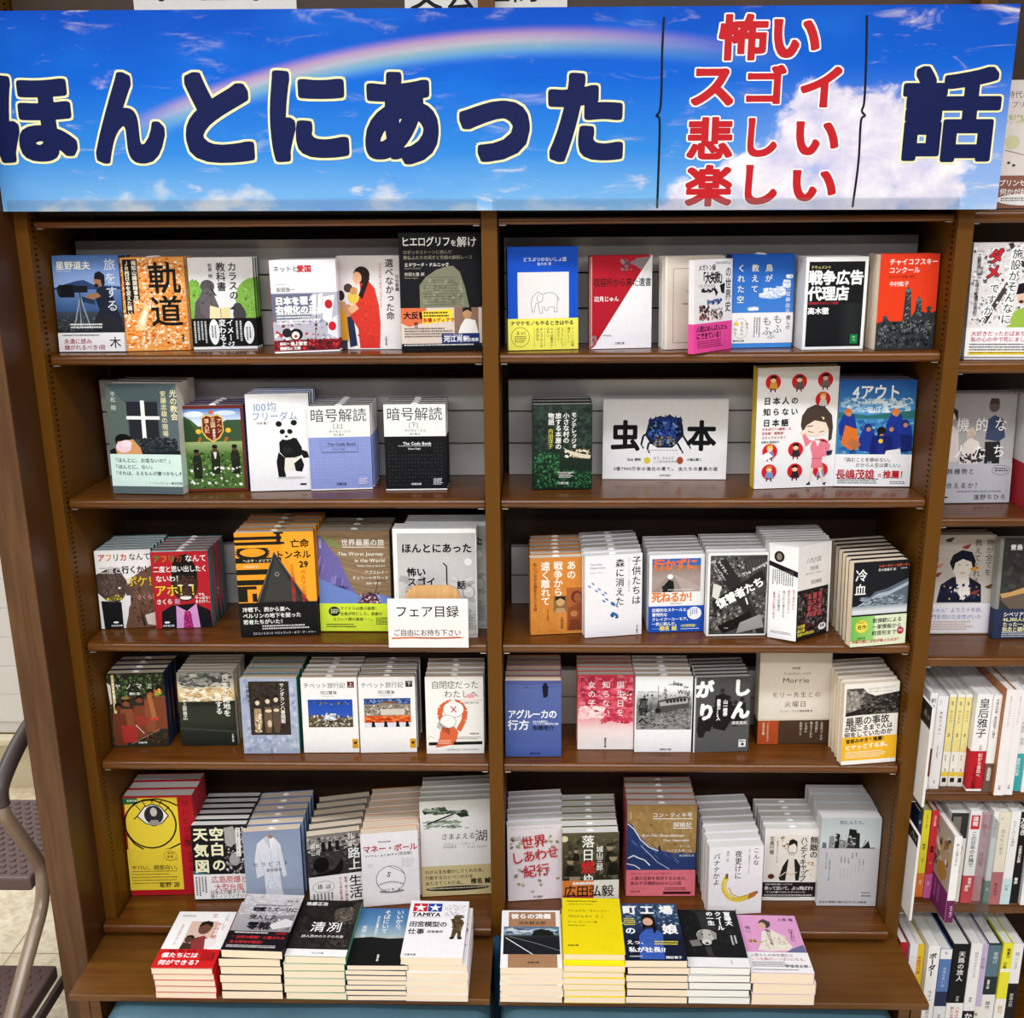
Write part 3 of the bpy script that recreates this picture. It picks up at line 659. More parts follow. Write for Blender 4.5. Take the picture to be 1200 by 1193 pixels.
@cover
def c_panda(P):
    P.r(0, 0, 100, 100, 'f0eef2'); P.h('100均', 10, 8, 17, '5a84b0', -.012, .95); P.h('フリーダム', 8, 18, 15.5, '5a84b0', -.012, .95); P.h('内海 慶一', 16, 28.5, 4.6, '333338', .01)
    P.e(66, 68, 12, 16, 'e2d8d0'); P.p([(50, 50), (60, 44), (78, 46), (86, 56), (84, 64), (74, 66), (58, 66), (50, 60)], '141416'); P.e(62, 58, 8, 6, '202024'); P.e(66, 73, 15, 11, 'ebe3dc')
    P.p([(48, 60), (58, 66), (56, 78), (58, 86), (46, 86), (44, 70)], '141416'); P.p([(72, 72), (84, 66), (88, 74), (84, 81), (74, 80)], '141416'); P.p([(78, 56), (94, 60), (97, 66), (88, 67)], '141416')
    P.e(62, 40, 15, 12, 'f4efec'); P.e(51, 31, 5, 4.6, '141416'); P.e(75, 30, 5, 4.6, '141416'); P.e(56, 39, 4.4, 4, '141416', -30); P.e(68, 39, 4.4, 4, '141416', 30); P.e(62, 44, 2.4, 1.8, '141416'); P.l([(57, 47), (62, 48.5), (67, 47)], .8, '333333')
    P.e(66, 87, 24, 2, 'c8c4ca'); P.r(80, 93, 90, 95, '222226')

def c_code(P, vol, bg, fg, dot):
    P.r(0, 0, 100, 100, 'f0ecec'); P.r(0, 37, 100, 98.5, bg); P.h('暗号解読', 4, 3, 23, '1c1c20', -.006, 1.0, .985); P.h('['+vol+']', 40, 20.5, 9, '444448', -.01); P.h('サイモン・シン', 33, 28.5, 5, '28282c', .01); P.h('青木 薫 訳', 41, 33, 3.6, '44444a', .01)
    rnd = random.Random(5)
    for j in range(12):
        for i in range(17):
            if rnd.random() < .9: P.h(rnd.choice('TCLXRNEOSKHIA'), 6+i*5.3, 45+j*4.3, 2.4, dot, .0)
    P.r(20, 41.5, 78, 54, bg); P.h('The Code Book', 30, 42.5, 6.6, fg, .02); P.h('The Secret History of Codes and Code-breaking', 22, 46.8, 2.5, fg, .01); P.h('Simon Singh', 38, 49.5, 4, fg, .01); P.h('新潮文庫', 42, 91, 4, fg, .02); P.m(78, 86, 14, 8, 5, 'e6e2ee' )
@cover
def c_code1(P): c_code(P, '上', '8c98d4', '22264a', 'd4d8f2')
@cover
def c_code2(P): c_code(P, '下', '141418', 'ececf0', '70707a')

@cover
def c_village(P):
    P.g(0, 0, 100, 100, [(0, '26322c'), (50, '1e2c24'), (100, '142018')]); P.k(0, 0, 100, 58, 120, ['2e3c34', '1a241e', '35443a'], (3, 9), 6); P.k(0, 55, 46, 99, 120, ['2f6a40', '1c4428', '3f8450', '17301f'], (1.5, 4.5), 7); P.k(46, 76, 100, 99, 90, ['24502f', '17361f', '35744a'], (1.5, 4), 8)
    P.k(52, 52, 98, 64, 40, ['e0d8c4', 'c8a888', 'f0e8dc', '8a7a64'], (1, 3), 9); P.p([(50, 50), (60, 54), (82, 58), (98, 60), (96, 64), (80, 63), (62, 58)], 'd8cdb8')
    P.v('モンテレッジォ', 69, 9, 9.6, 'f4f2ee', .014, .92); P.v('小さな村の', 56, 9.5, 10.6, 'f4f2ee', .014, .98); P.v('旅する本屋の', 43, 9.5, 10.6, 'f4f2ee', .014, .98); P.v('物語', 31, 9.5, 10.6, 'f4f2ee', .014); P.v('内田洋子', 30, 28, 8.6, 'd8cf58', .008)
    P.h('Montereggio', 42, 78, 5, 'e8e4dc', .01); P.m(44, 82, 22, 5, 3, 'd8d4cc'); P.h('文春文庫', 42, 91, 4.6, 'f0ece4', .01)

@cover
def c_insect(P):
    P.g(0, 0, 100, 100, [(0, 'd8d4d4'), (35, 'efecee'), (100, 'f2eef0')])  # greyer top is the shade of the shelf above, put into the cover colour
    P.h('虫', 6, 25, 25.5, '101014', .028, .95); P.h('本', 67, 25, 25.5, '101014', .028, .95)
    rnd = random.Random(3)
    P.p([(34, 44), (37, 26), (42, 22), (46, 20), (50, 22), (53, 18), (57, 22), (62, 22), (64, 32), (65, 44), (60, 54), (56, 60), (44, 60), (38, 54)], '16223e'); P.k(37, 23, 62, 40, 120, ['2c4cac', '1c2f74', '4a78d0', '141c34', '86a4d8', '0c1020'], (.7, 2.0), 4); P.k(35, 36, 64, 50, 90, ['2c4cac', '1c2f74', '4a78d0', '141c34', '0c1020'], (.7, 2.0), 9); P.k(40, 44, 59, 59, 70, ['243a6c', '4c6c8c', '9a7c58', '0f1424', '7c94a8'], (.6, 1.6), 5)
    for a, b in (((36, 42), (31, 56)), ((62, 42), (69, 56)), ((40, 54), (36, 62)), ((59, 54), (63, 62))): P.l([a, ((a[0]+b[0])/2-1, (a[1]+b[1])/2-4), b], 1.6, '0f1220'); P.l([b, (b[0]+2, b[1]+5)], 1.0, '0f1220')
    for x in range(36, 64, 4): P.p([(x, 27), (x+2, 17+abs(x-50)*.3), (x+4, 27)], '1c2f74')
    P.m(36, 62.5, 28, 1.8, 1, 'a8a4b8'); P.h('丸山 宗利', 20, 73, 2.5, '222226', .03); P.e(36, 76, 2.6, 2.6, 'e0c83c'); P.h('みて、かんじて', 41, 71, 2.4, '444450', .0); P.h('ここからかんがえよう', 41, 75.5, 2.4, '444450', .0); P.e(62.5, 76, 2.6, 3, 'b04a2c'); P.h('小檜山賢二', 68, 73, 2.4, '222226', .02)
    P.h('3億7900万年の進化の果て。 虫たちの驚異の姿', 9, 84, 3.4, '2c2c34', .012, 1.05, 1.13); P.h('日本文芸社', 46, 93.5, 1.9, '444444', .01)

@cover
def c_nihongo(P):
    P.g(0, 0, 100, 100, [(0, 'e4e0e2'), (35, 'f2eeef'), (100, 'efebed')])  # darker top end: shelf shade painted into the white ground
    RDD = 'd4202c'
    spots = ((19, 12), (51, 12), (83, 11), (81, 27), (18, 69), (50, 68), (82, 66), (18, 86), (50, 86), (82, 86))
    for i, (a, b) in enumerate(spots):
        P.e(a, b, 9.4, 9.4, RDD); c1 = ('d8a040', '5a5a54', '6a6460', 'd8d0c8', '8a78c0', '2c2c30', 'e8b0b8', '7a94c8', '26262a', '8a94b8')[i]
        P.p([(a-5, b+5), (a-3, b), (a+4, b), (a+6, b+6)], c1); P.e(a, b-2, 3.4, 3.4, 'efcfae'); P.p([(a-4, b-2), (a-3, b-5), (a+3, b-5.4), (a+4, b-2), (a, b-3.4)], ('2a1c16', '3a3a2a', '1c1616', 'd8b050', 'e0c060', '17140f', '3a2a20', 'c8783c', '17140f', 'b07840')[i])
        P.l([(a-2, b+5), (a-3, b+8)], 1.6, '26222a'); P.l([(a+2, b+5), (a+3, b+8)], 1.6, '26222a')
    P.p([(6, 73), (16, 69), (22, 73), (12, 77)], 'f4f2f4')
    P.h('日本人の', 8, 24, 9.2, '1a1a1e', .022, 1.0, 1.22); P.h('知らない', 8, 33, 9.2, '1a1a1e', .022, 1.0, 1.22); P.h('日本語', 8, 42, 9.2, '1a1a1e', .022, 1.0, 1.22); P.h('なるほど～×爆笑！の', 7, 49, 3.8, 'b02430', .015); P.h('日本語“再発見”', 7, 52.5, 3.8, 'b02430', .015); P.h('コミックエッセイ', 7, 56, 3.8, 'b02430', .015); P.h('蛇蔵＆海野凪子', 7, 60, 3.2, '333333', .01)
    P.p([(70, 61), (80, 61), (86, 67), (83, 78), (84, 84), (70, 84), (71, 74), (68, 66)], 'ea7f92'); P.p([(70, 61), (62, 66), (57, 55), (60, 54), (66, 60)], 'ea7f92'); P.p([(80, 61), (93, 64), (92, 70), (86, 75), (84, 72), (88, 68)], 'ea7f92'); P.l([(70, 76), (84, 76)], .5, 'a04a58'); P.p([(74, 61), (80, 61), (77, 66)], 'f6f2f4')
    P.l([(72, 84), (68, 98)], 2.6, 'f2dccb'); P.l([(80, 84), (87, 97)], 2.6, 'f2dccb'); P.p([(64, 98), (69, 95), (70, 98)], '26222a'); P.p([(85, 97), (90, 96), (88, 99)], '26222a'); P.p([(88, 70), (96, 69), (95, 73), (89, 74)], '2a2e44')
    P.e(74, 47, 19, 15, 'f2dccb'); P.p([(55, 48), (56, 40), (62, 34), (72, 31), (84, 33), (93, 40), (95, 50), (94, 60), (90, 62), (90, 52), (86, 46), (72, 44), (62, 48), (58, 54)], '4a3a34'); P.l([(64, 53), (71, 54)], .8, '332622'); P.l([(78, 54), (84, 53)], .8, '332622'); P.l([(73, 60), (77, 60)], .7, '332622'); P.l([(63, 49), (70, 48.5)], 1, '332622'); P.p([(54, 54), (62, 50), (64, 53), (58, 56)], 'f2dccb'); P.p([(80, 41), (84, 42), (83, 44)], 'f2e89a')

@cover
def c_out(P):
    P.g(0, 0, 100, 70, [(0, '1c4a94'), (30, '3a7cc0'), (55, '5a9ac8'), (100, '2c62a8')]); P.k(0, 16, 100, 32, 60, ['9ac0dc', 'cfe0ea', '6aa0cc', '4a88c0'], (2, 6), 4, 2); P.p([(0, 30), (40, 33), (100, 28), (100, 36), (0, 36)], '2c6a6c'); P.r(0, 36, 100, 70, '3a80b8'); P.k(0, 36, 100, 70, 70, ['2c6cac', '5498c8', '2c5a9c', '7ab4d4'], (2, 7), 6, 1.6)
    for a, b, c in ((13, 30, 'd86a24'), (75, 30, 'e07828'), (88, 40, '1a2c74'), (40, 44, '1a2c74'), (58, 50, '10121c'), (70, 44, '1c348c')):
        P.p([(a-12, b+12), (a-6, b+2), (a+8, b+2), (a+12, b+14), (a+10, b+24), (a-10, b+22)], random.Random(a).choice(['1a2c80', '1c3490', '16246a'])); P.e(a, b, 5, 5, c); P.e(a+1, b+2, 3, 3, 'b8845c')
    P.p([(10, 42), (26, 46), (30, 60), (20, 66), (6, 60)], 'd8702c'); P.p([(46, 52), (72, 52), (76, 70), (44, 70)], '14206a'); P.e(58, 47, 6, 5, '17120f'); P.p([(52, 58), (64, 60), (62, 70), (54, 70)], '1c2c84'); P.e(58, 57, 3, 3, 'e8c43c'); P.p([(66, 66), (84, 64), (86, 70), (64, 70)], 'ece8ec'); P.p([(20, 54), (32, 60), (26, 66), (14, 60)], 'b46c44'); P.p([(82, 50), (98, 52), (100, 66), (86, 68)], '16246a')
    P.h('4アウト', 17, 4, 21, 'eef2f6', .02, .86, .98); P.h('ある障害者野球チームの挑戦', 24, 19.5, 4.5, 'f2f4f8', .015); P.h('平山 讓', 37, 25, 8.5, 'f2f4f8', .012)
    P.band(69.5, 'f2eff2'); P.h('「挑むことを諦めない。', 8, 72.5, 6.2, '1a1a1e', .01); P.h('だから人生は楽しい」', 27, 77.5, 6.2, '1a1a1e', .01); P.h('長嶋茂雄', 1, 83.5, 14, 'b81c28', .02, .96, .96); P.h('氏', 57, 87.5, 5.4, 'b81c28', .01); P.h('推薦！', 64, 84.5, 11.4, 'b81c28', .025, .96); P.m(4, 92.5, 60, 5.5, 3, '333338'); P.m(74, 95, 18, 3, 2, '55555a')

@cover
def c_africa1(P):
    P.r(0, 0, 100, 100, 'ece6e8'); P.p([(0, 30), (18, 24), (40, 22), (48, 34), (52, 50), (46, 60), (36, 66), (14, 64), (0, 54)], '4a3a36'); P.e(28, 44, 26, 24, '503f3a'); P.k(4, 28, 48, 60, 50, ['5c4a44', '40322e', '6a5850'], (2, 5), 4); P.p([(60, 36), (100, 20), (100, 100), (44, 100), (42, 84), (56, 70)], '6a4c3c'); P.k(56, 44, 99, 98, 50, ['5a3e32', '785848', '4a342c'], (2, 6), 8); P.p([(48, 44), (66, 42), (62, 58), (50, 58)], '5c463e'); P.e(39, 48, 2.4, 2, 'e8e2de'); P.p([(40, 66), (56, 60), (50, 84), (44, 98), (36, 98)], 'e8e4e6'); P.p([(4, 64), (40, 66), (40, 100), (6, 100)], '141418'); P.p([(72, 70), (80, 98), (76, 98)], '221c1a'); P.p([(80, 84), (100, 80), (100, 98), (84, 96)], 'd8c4bc')
    for i, (ch, c) in enumerate(zip('アフリカ', ('c02c24', 'd88820', '2c7a38', 'b83c20'))): P.h(ch, 5+i*13, 4, 15, c, .02, .9)
    P.h('なんて', 60, 4, 14.5, '1c1a1c', .0, .9); P.h('二度と行くか！', 6, 20, 15, '1c1a1c', .025, .9, .98); P.h('二度と', 6, 20, 15, 'f2eef0', .0, .9, .98); P.h('ボケ！', 52, 33, 21, 'e8c42c', .0, .95, .95); P.h('さくら剛', 68, 57, 10.5, 'c88a94', .02, .9); P.h('…でも', 22, 56, 5.6, 'e8d83c', .02); P.h('愛してるぜ。', 14, 60, 5.6, 'e8d83c', .02); P.h('幻冬舎文庫', 18, 95, 4, 'efefef', .02); P.e(27, 92, 5, 2, 'efefef')

@cover
def c_africa2(P):
    P.r(0, 0, 100, 100, 'b4202c'); P.p([(10, 100), (12, 78), (30, 70), (72, 68), (98, 78), (100, 100)], '15151a'); P.e(56, 40, 24, 36, '3c2620'); P.p([(44, 6), (66, 3), (80, 24), (78, 36), (34, 36), (36, 18)], '17120f'); P.k(38, 30, 74, 60, 44, ['4a3028', '30201a', '583a30'], (2, 5), 4); P.e(48, 44, 5, 1.6, 'efe6dc'); P.e(67, 44, 5, 1.6, 'efe6dc'); P.e(56, 60, 10, 4, 'efe9e4'); P.l([(46, 58), (66, 58)], 1.4, '6a3430'); P.p([(38, 70), (56, 78), (74, 68), (78, 100), (36, 100)], 'd89ad0'); P.p([(52, 78), (62, 78), (66, 100), (48, 100)], 'a8246c'); P.k(49, 80, 65, 99, 20, ['d85a9c', '7a1850'], (1, 2.2), 3)
    for i, (ch, c) in enumerate(zip('アフリカ', ('2c8a40', 'c8701c', '2c8a40', '8a3c1c'))): P.h(ch, 4+i*13, 4, 14, c, .03, .9)
    P.h('なんて', 60, 4, 14, 'f4f0f0', .01, .9); P.h('二度と思い出したく', 3, 18, 12.4, 'f4f0f0', .012, .86, .98); P.h('ないわ！', 6, 30, 13, 'f4f0f0', .012, .9); P.h('アホ！！', 2, 42, 23, 'e8d03c', .01, .95, .95); P.h('さくら', 4, 61, 10.5, 'f4f0f0', .02, .9); P.h('剛', 36, 61, 10.5, 'c89ac0', .02, .9)
    for i, t in enumerate(('…でも', 'やっぱり！', 'また行く。')): P.h(t, 72, 54+i*4.6, 6, 'f4f0f0', .02)
    P.h('幻冬舎文庫', 12, 95, 4, 'efefef', .02); P.e(20, 92, 5, 2, 'efefef')

@cover
def c_tunnel(P):
    P.r(0, 0, 100, 100, 'f09a28'); P.p([(50, 0), (100, 0), (100, 66), (88, 66)], 'f4a42c')
    for i, (a, b) in enumerate(((4, 7), (9, 12), (24, 29), (35, 40), (45, 50))): P.r(0, a, 60-a*.1, b, '1c1a14')
    P.r(50, 0, 62, 2, '1c1a14'); P.r(53, 0, 58, 11, '1c1a14'); P.r(48, 9.5, 63, 11.5, '1c1a14'); P.o(22, 19, 19, 6, 5.4, '1c1a14'); P.r(0, 51, 12, 66, '1c1a14'); P.r(12, 51, 24, 54, '1c1a14'); P.r(18, 58, 24, 66, '1c1a14'); P.r(0, 12, 42, 14.6, 'f4a42c')
    P.h('ヘルヤ・メリマン', 9, 25, 4.8, 'f2e2c4', .01); P.h('中島由華 訳', 9, 31, 3.6, 'f2e2c4', .01)
    P.p([(49, 19), (90, 68), (22, 68)], '2c2c2c'); P.p([(50, 24), (80, 66), (32, 66)], '3c3b39'); P.l([(49, 19), (24, 68)], 1.2, '6a6660'); P.l([(49, 19), (90, 68)], 1.2, '6a6660'); P.e(51, 40, 3, 3, '8a8680'); P.e(51, 40, 1.6, 1.6, '2c2c2c')
    P.h('亡命', 70, 7, 12, '17140f', .02); P.h('トンネル', 50, 17.5, 12, '17140f', .02, .95); P.h('29', 80, 27, 11, '17140f', .03)
    P.v('ベルリンの壁を', 84, 36, 7, 'c4301c', .01, .95); P.v('くぐり抜けた者たち', 71, 30, 6.4, 'c4301c', .01, .9)
    P.band(67, '121214'); P.h('冷戦下、西から東へ', 4, 71, 6.8, 'f2f0f0', .015); P.h('ベルリンの地下を掘った', 4, 77, 6.8, 'f2f0f0', .015); P.h('若者たちがいた！', 4, 83, 6.8, 'f2f0f0', .015); P.m(28, 89, 64, 5, 2, 'd8d4d4'); P.h('《エコノミスト》ベストブック・オブ・ザ・イヤー', 14, 95.5, 3.6, 'e8e4e4', .01)

@cover
def c_worst(P):
    P.r(0, 0, 100, 100, '8c7358')
    for i in range(16): P.l([(0, 4+i*4), (30, 1+i*4.4), (70, 6+i*4.6), (100, 2+i*4.8)], 1.4, random.choice(['9a8062', '7c644a', 'a58a6a']))
    P.p([(0, 4), (8, 8), (20, 20), (30, 28), (36, 40), (46, 56), (56, 68), (40, 72), (0, 72)], '6c64a4')
    for i in range(26):
        x = random.uniform(0, 40); y = 10+x*1.1+random.uniform(0, 22); P.l([(x, y), (x-3, y+9)], 1.2, random.choice(['857cc0', '544c88', '9a92cc', '443c70']))
    P.k(18, 54, 46, 60, 16, ['26203c', '3c345c'], (1, 3)); P.p([(0, 46), (20, 54), (46, 60), (60, 66), (80, 62), (100, 66), (100, 75), (0, 75)], '6a82c4'); P.p([(50, 74), (60, 66), (70, 60), (80, 64), (88, 74)], '5a3a4c'); P.k(54, 61, 86, 74, 50, ['8a5a74', 'c8a0b4', '3a2030', 'e0c8d4'], (1, 2.6)); P.l([(78, 62), (84, 46)], .9, '3a2a24'); P.l([(74, 48), (94, 50)], .9, '3a2a24'); P.p([(4, 4), (26, 10), (34, 18), (16, 14)], '7c8a54')
    P.h('世界最悪の旅', 33, 8, 10.2, 'f0ece6', .01, .98); P.r(34, 15.8, 93, 16.5, 'f0ece6'); P.h('The Worst Journey', 28, 20, 7.4, 'ece6dc', .01); P.h('in the World', 51, 26.5, 7.4, 'ece6dc', .01); P.h('Apsley Cherry-Garrard', 54, 33, 3.8, 'ece6dc', .01); P.h('アプスレイ・', 64, 39, 5.6, 'f0ece6', .0); P.h('チェリー＝ガラード', 47, 44.5, 5.6, 'f0ece6', .0); P.h('加納一郎 訳', 66, 50.5, 3.8, 'ece6dc', .01); P.v('河出文庫', 4, 8, 3.4, 'e6e2ee', .01)
    P.band(72, 'cfe23c'); P.e(20, 80, 8, 7, '17181a'); P.m(15, 77.6, 10, 5, 3, 'e0ecb0'); P.h('マイナス60度の極寒！', 28, 75, 5.4, '1c201a', .01); P.h('全員が死亡した、悲劇の', 28, 80.5, 5.4, '1c201a', .01); P.h('スコット隊の真実──。', 17, 86, 5.4, '1c201a', .01); P.m(78, 86, 18, 8, 4, '2a2e20'); P.m(8, 92.5, 44, 4.5, 2, '3a401c')

@cover
def c_catalog(P):
    P.r(0, 0, 100, 100, 'f0eeee'); P.g(5, 4, 99, 99, [(0, 'b8b6b6'), (50, 'd0cece'), (100, 'bdbbbb')]); P.k(5, 40, 99, 98, 60, ['c8c6c6', 'aeacac', 'd8d6d6'], (3, 9), 4, 1.6); P.h('ほんとにあった', 10, 13, 12.4, '121214', .026, .98); P.h('怖い', 16, 35, 11.5, '121214', .026); P.h('スゴイ', 16, 44, 11.5, '121214', .026); P.h('話', 76, 47, 11, '121214', .026); P.l([(60, 31), (64, 34), (64, 50), (66, 52)], 1.6, '1c1c1e'); P.e(90, 30, 4.6, 4.6, 'e8e6e6'); P.m(80, 78, 18, 16, 6, 'a09e9e'); P.o(90, 58, 7, 6, 1, '8a8888')

@cover
def c_war(P):
    P.r(0, 0, 100, 100, 'd08438'); P.k(0, 0, 100, 100, 60, ['d48a3e', 'cb7e34'], (4, 9)); P.v('あの', 78, 5, 18, 'f6efe6', .014, 1.0); P.v('戦争から', 53, 5, 18, 'f6efe6', .014, .95); P.v('遠く離れて', 29, 5, 18, 'f6efe6', .014, .95); P.v('私につながる歴史をたどる旅', 9.5, 6, 7.2, '5a1c10', .01, 1.02)
    P.r(44, 50, 70, 72, '8a6440'); P.e(57, 58, 8, 8, 'c8a06c'); P.p([(47, 57), (48, 51), (66, 51), (67, 57), (57, 53)], '2c1c12'); P.p([(46, 72), (50, 66), (64, 66), (69, 72)], 'b8946c'); P.r(69, 40, 100, 96, 'a85c30'); P.e(88, 52, 11, 12, '6a3420'); P.e(90, 53, 7, 9, '9a5a38'); P.p([(72, 66), (100, 58), (100, 96), (72, 96)], '8a4828'); P.e(83, 74, 7, 6, 'b8764c'); P.p([(72, 96), (76, 82), (92, 82), (98, 96)], '743a22'); P.v('太平洋戦争', 33, 66, 4.6, '6a3c1c', .0, 1.1); P.v('大門正克', 60, 78, 5.4, '2c180c', .02, 1.1)

@cover
def c_forest(P):
    P.r(0, 0, 100, 100, 'ece8ee'); P.v('子供たちは', 90, 3, 16.5, '17181c', .01, 1.06); P.v('森に消えた', 61, 5, 16, '17181c', .01, 1.06); P.v('ロバート・カレン／広瀬順弘 訳', 77, 4, 4, '8a888e', .0, 1.05); P.h('The Killer', 9, 9, 5, '8a9ab0', .02); P.h('Department', 9, 13, 5, '8a9ab0', .02); P.h('Robert Cullen', 9, 19.5, 3.4, '8a9ab0', .01)
    for i, (a, b) in enumerate(((8, 37), (14, 34), (20, 43), (25, 41), (32, 48), (36, 46), (33, 56), (38, 54))): P.e(a, b, 3.4, 1.6, '7c94b8' if i < 6 else '5a7cac', 35)
    P.e(49, 60, 5, 2.8, '3a68a8', 40); P.e(56, 63, 3, 2, '6a94c4', 40); P.e(48, 74, 4, 3.4, '26508c', 60); P.e(53, 73, 7, 2.4, '3468a8', 35); P.e(56, 77, 3, 2, '26508c'); P.v('早川書房', 92, 88, 3.8, '333338', .01)

@cover
def c_bike(P):
    P.r(0, 0, 100, 100, W); P.r(5, 5, 93, 62, 'a89490'); P.r(5, 5, 93, 14, '3c64b0'); P.g(5, 14, 93, 28, [(0, '8a7468'), (100, 'a4908c')]); P.p([(5, 48), (36, 26), (52, 26), (93, 46), (93, 48)], '9a8884'); P.p([(44, 26), (48, 26), (93, 42), (93, 48), (62, 48)], 'b0a09c'); P.p([(24, 48), (28, 38), (36, 32), (44, 34), (46, 46), (40, 48)], '17181c'); P.e(38, 28, 5.4, 4.6, 'f0ecec'); P.e(28, 42, 5, 4, '222428')
    P.h('行かずに', 7, 5, 22, 'e8702c', .03, .94, .96); P.m(34, 44.5, 52, 1.8, 1, 'e8e4e4'); P.r(5, 48, 93, 63, 'f2eef0'); P.h('死ねるか！', 5, 47.5, 20, 'e07a28', .03, .9, .92); P.h('世界9万5000km', 38, 61.5, 3.2, '777777', .01)
    P.band(66, '1a50b4'); P.h('記録的なスケールと、', 6, 68.5, 7.0, 'f4f4f6', .02); P.h('驚愕的な', 6, 74.5, 7.0, 'f4f4f6', .02); P.h('クレイジーユーモア。', 6, 80.5, 7.0, 'f4f4f6', .02); P.h('一気に読んだ。', 6, 86.5, 7.0, 'f4f4f6', .02); P.h('──', 6, 92.5, 8, 'f0e070', .0); P.h('椎名 誠', 20, 91.5, 9.4, 'f0e070', .035); P.e(83, 76, 13, 12, 'f2f2f6'); P.mv(75, 70, 15, 10, 4, '2c4c9c'); P.h('11万部突破！', 58, 90, 5.6, 'f0e470', .02); P.m(58, 95.5, 36, 2, 1, 'dde2f0')

@cover
def c_avenger(P):
    P.r(0, 0, 100, 100, 'eceaea'); P.r(4, 3, 98, 98, '4a4846'); P.k(4, 3, 98, 98, 330, ['2a2827', '6a6764', '8a8784', '3a3836', '191817', '5a5755', 'a8a5a2'], (2, 6), 7)
    P.p([(60, 6), (98, 4), (98, 52), (80, 50), (62, 20)], '3a3837')
    for i in range(7): P.l([(64+i*5, 8), (76+i*4, 48)], 1, '5c5a58')
    P.p([(8, 14), (28, 6), (52, 30), (92, 86), (98, 98), (86, 98), (40, 48)], '2a2928'); P.p([(8, 58), (90, 20), (96, 32), (14, 70)], '232221'); P.p([(18, 88), (72, 70), (78, 84), (28, 97)], '161615'); P.p([(10, 36), (24, 40), (18, 56), (8, 52)], 'd8d5d0'); P.p([(56, 84), (90, 74), (96, 90), (50, 97)], '9a9793')
    P.h('復讐者たち', 12, 57, 18, 'f4f2f0', .03, .98, .98, -29); P.h('The Avengers', 56, 24, 8.6, 'e0dcd8', .01, 1, 1, -29); P.h('マイケル・', 19, 8, 6, 'ece8e6', .02, 1, 1, 55); P.h('バー＝ゾウハー', 12, 12, 5, 'ece8e6', .02, 1, 1, 55); P.m(30, 90, 8, 1.6, 1, 'eeeeee'); P.l([(64, 54), (68, 62)], 2.4, 'eceaea')

@cover
def c_blood(P):
    P.r(0, 0, 100, 100, '1c1d22'); P.p([(4, 52), (18, 50), (40, 36), (60, 33), (100, 22), (100, 58), (0, 58)], '5c6674'); P.p([(8, 52), (24, 46), (46, 38), (66, 36), (100, 26), (100, 30), (60, 42), (30, 50)], 'a8b2c0'); P.k(12, 40, 98, 56, 40, ['7c8896', '4a5462', '98a4b2'], (2, 6), 5, 2); P.g(0, 52, 100, 62, [(0, '8a94a0'), (60, 'd8dce0'), (100, 'cfd2d6')]); P.h('冷', 3, 8, 22, 'f2f0f0', .01); P.h('血', 3, 25, 21, 'f2f0f0', .01); P.h('トルーマン・カポーティ', 44, 4, 5.4, 'e0603c', .02, .98); P.h('佐々田雅子 訳', 44, 8.6, 5, 'e8e6e6', .01); P.h('新潮文庫', 84, 8.6, 3, 'b8b8bc', .01)
    P.band(64, 'dfe6c8'); P.r(0, 64, 42, 93, '6cb454'); P.g(0, 64, 42, 93, [(0, '6cb850'), (100, '98cc74')], True); P.e(19, 76, 12, 12, 'd8c42c'); P.e(19, 76, 10, 10, 'ecdc5c'); P.h('名作', 11, 74, 8.4, '3a3010', .02); P.m(12, 70, 14, 3, 2, '6a5c1c'); P.h('新潮文庫', 12, 89, 3.6, '1c3018', .02); P.h('散弾銃による', 38, 67, 9, '1a1c18', .012); P.h('一家惨殺から', 38, 74.5, 9, '1a1c18', .012); P.h('絞首刑まで', 38, 82, 9, '1a1c18', .012); P.e(90, 84, 6.4, 6.4, 'b02440'); P.m(86.5, 82.4, 7, 3, 2, 'f0d8dc'); P.h('作家の眼には何が映ったのか？', 2, 92, 6.4, 'b8301c', .02)

@cover
def c_yano(P):
    P.r(0, 0, 100, 100, '2c2a22'); P.k(0, 0, 100, 35, 120, ['2f4a2a', '1c2a18', '4a6a3a', '17160f', '6a7a4c'], (2, 6), 4); P.k(0, 30, 100, 98, 160, ['5a2c20', '38281c', '4a3a24', '2a1c14', '6a3c28', '22301c'], (2, 6), 5)
    P.r(8, 2, 13, 98, 'd8c48c'); P.k(8, 2, 13, 98, 20, ['f2ecd8', 'b8984c', 'efe8d0'], (1, 3), 7); P.p([(0, 12), (6, 16), (6, 40), (3, 42)], 'd8d4cc')
    for a, b, c in ((30, 40, '8a4a30'), (54, 36, '7a3c26'), (74, 28, '8a4a2e'), (90, 24, '7a4028'), (16, 46, '6a3422')):
        P.p([(a-11, b+8), (a+11, b+8), (a+14, b+34), (a+10, b+52), (a-10, b+52), (a-13, b+34)], c); P.e(a, b, 6.4, 6.4, c); P.p([(a-6.5, b), (a-5, b-6), (a+5, b-6), (a+6.5, b), (a, b-3)], '17100c')
    P.p([(18, 70), (46, 72), (44, 94), (20, 94)], 'a8302c'); P.e(78, 62, 8, 4, 'c83c38'); P.p([(44, 56), (66, 60), (66, 70), (48, 72)], '98382c'); P.l([(34, 96), (86, 76)], 1.4, '8a7a5c'); P.l([(44, 70), (58, 82)], 1.2, 'e8e0d8'); P.k(80, 20, 98, 34, 16, ['c8c83c', '8a9a2c', 'd85a34'], (1.4, 3), 3); P.p([(68, 30), (76, 28), (82, 60), (74, 62)], 'a8683c'); P.e(30, 33, 7, 3, '8a7a3c')
    P.h('ヤノマミ', 13, 13.5, 11.5, 'f4f2ee', -.005, 1.0, 1.62); P.h('国分 拓', 38, 25.5, 5.4, 'f4f2ee', .02); P.h('新潮文庫', 46, 93, 3.8, 'f0eeea', .02)

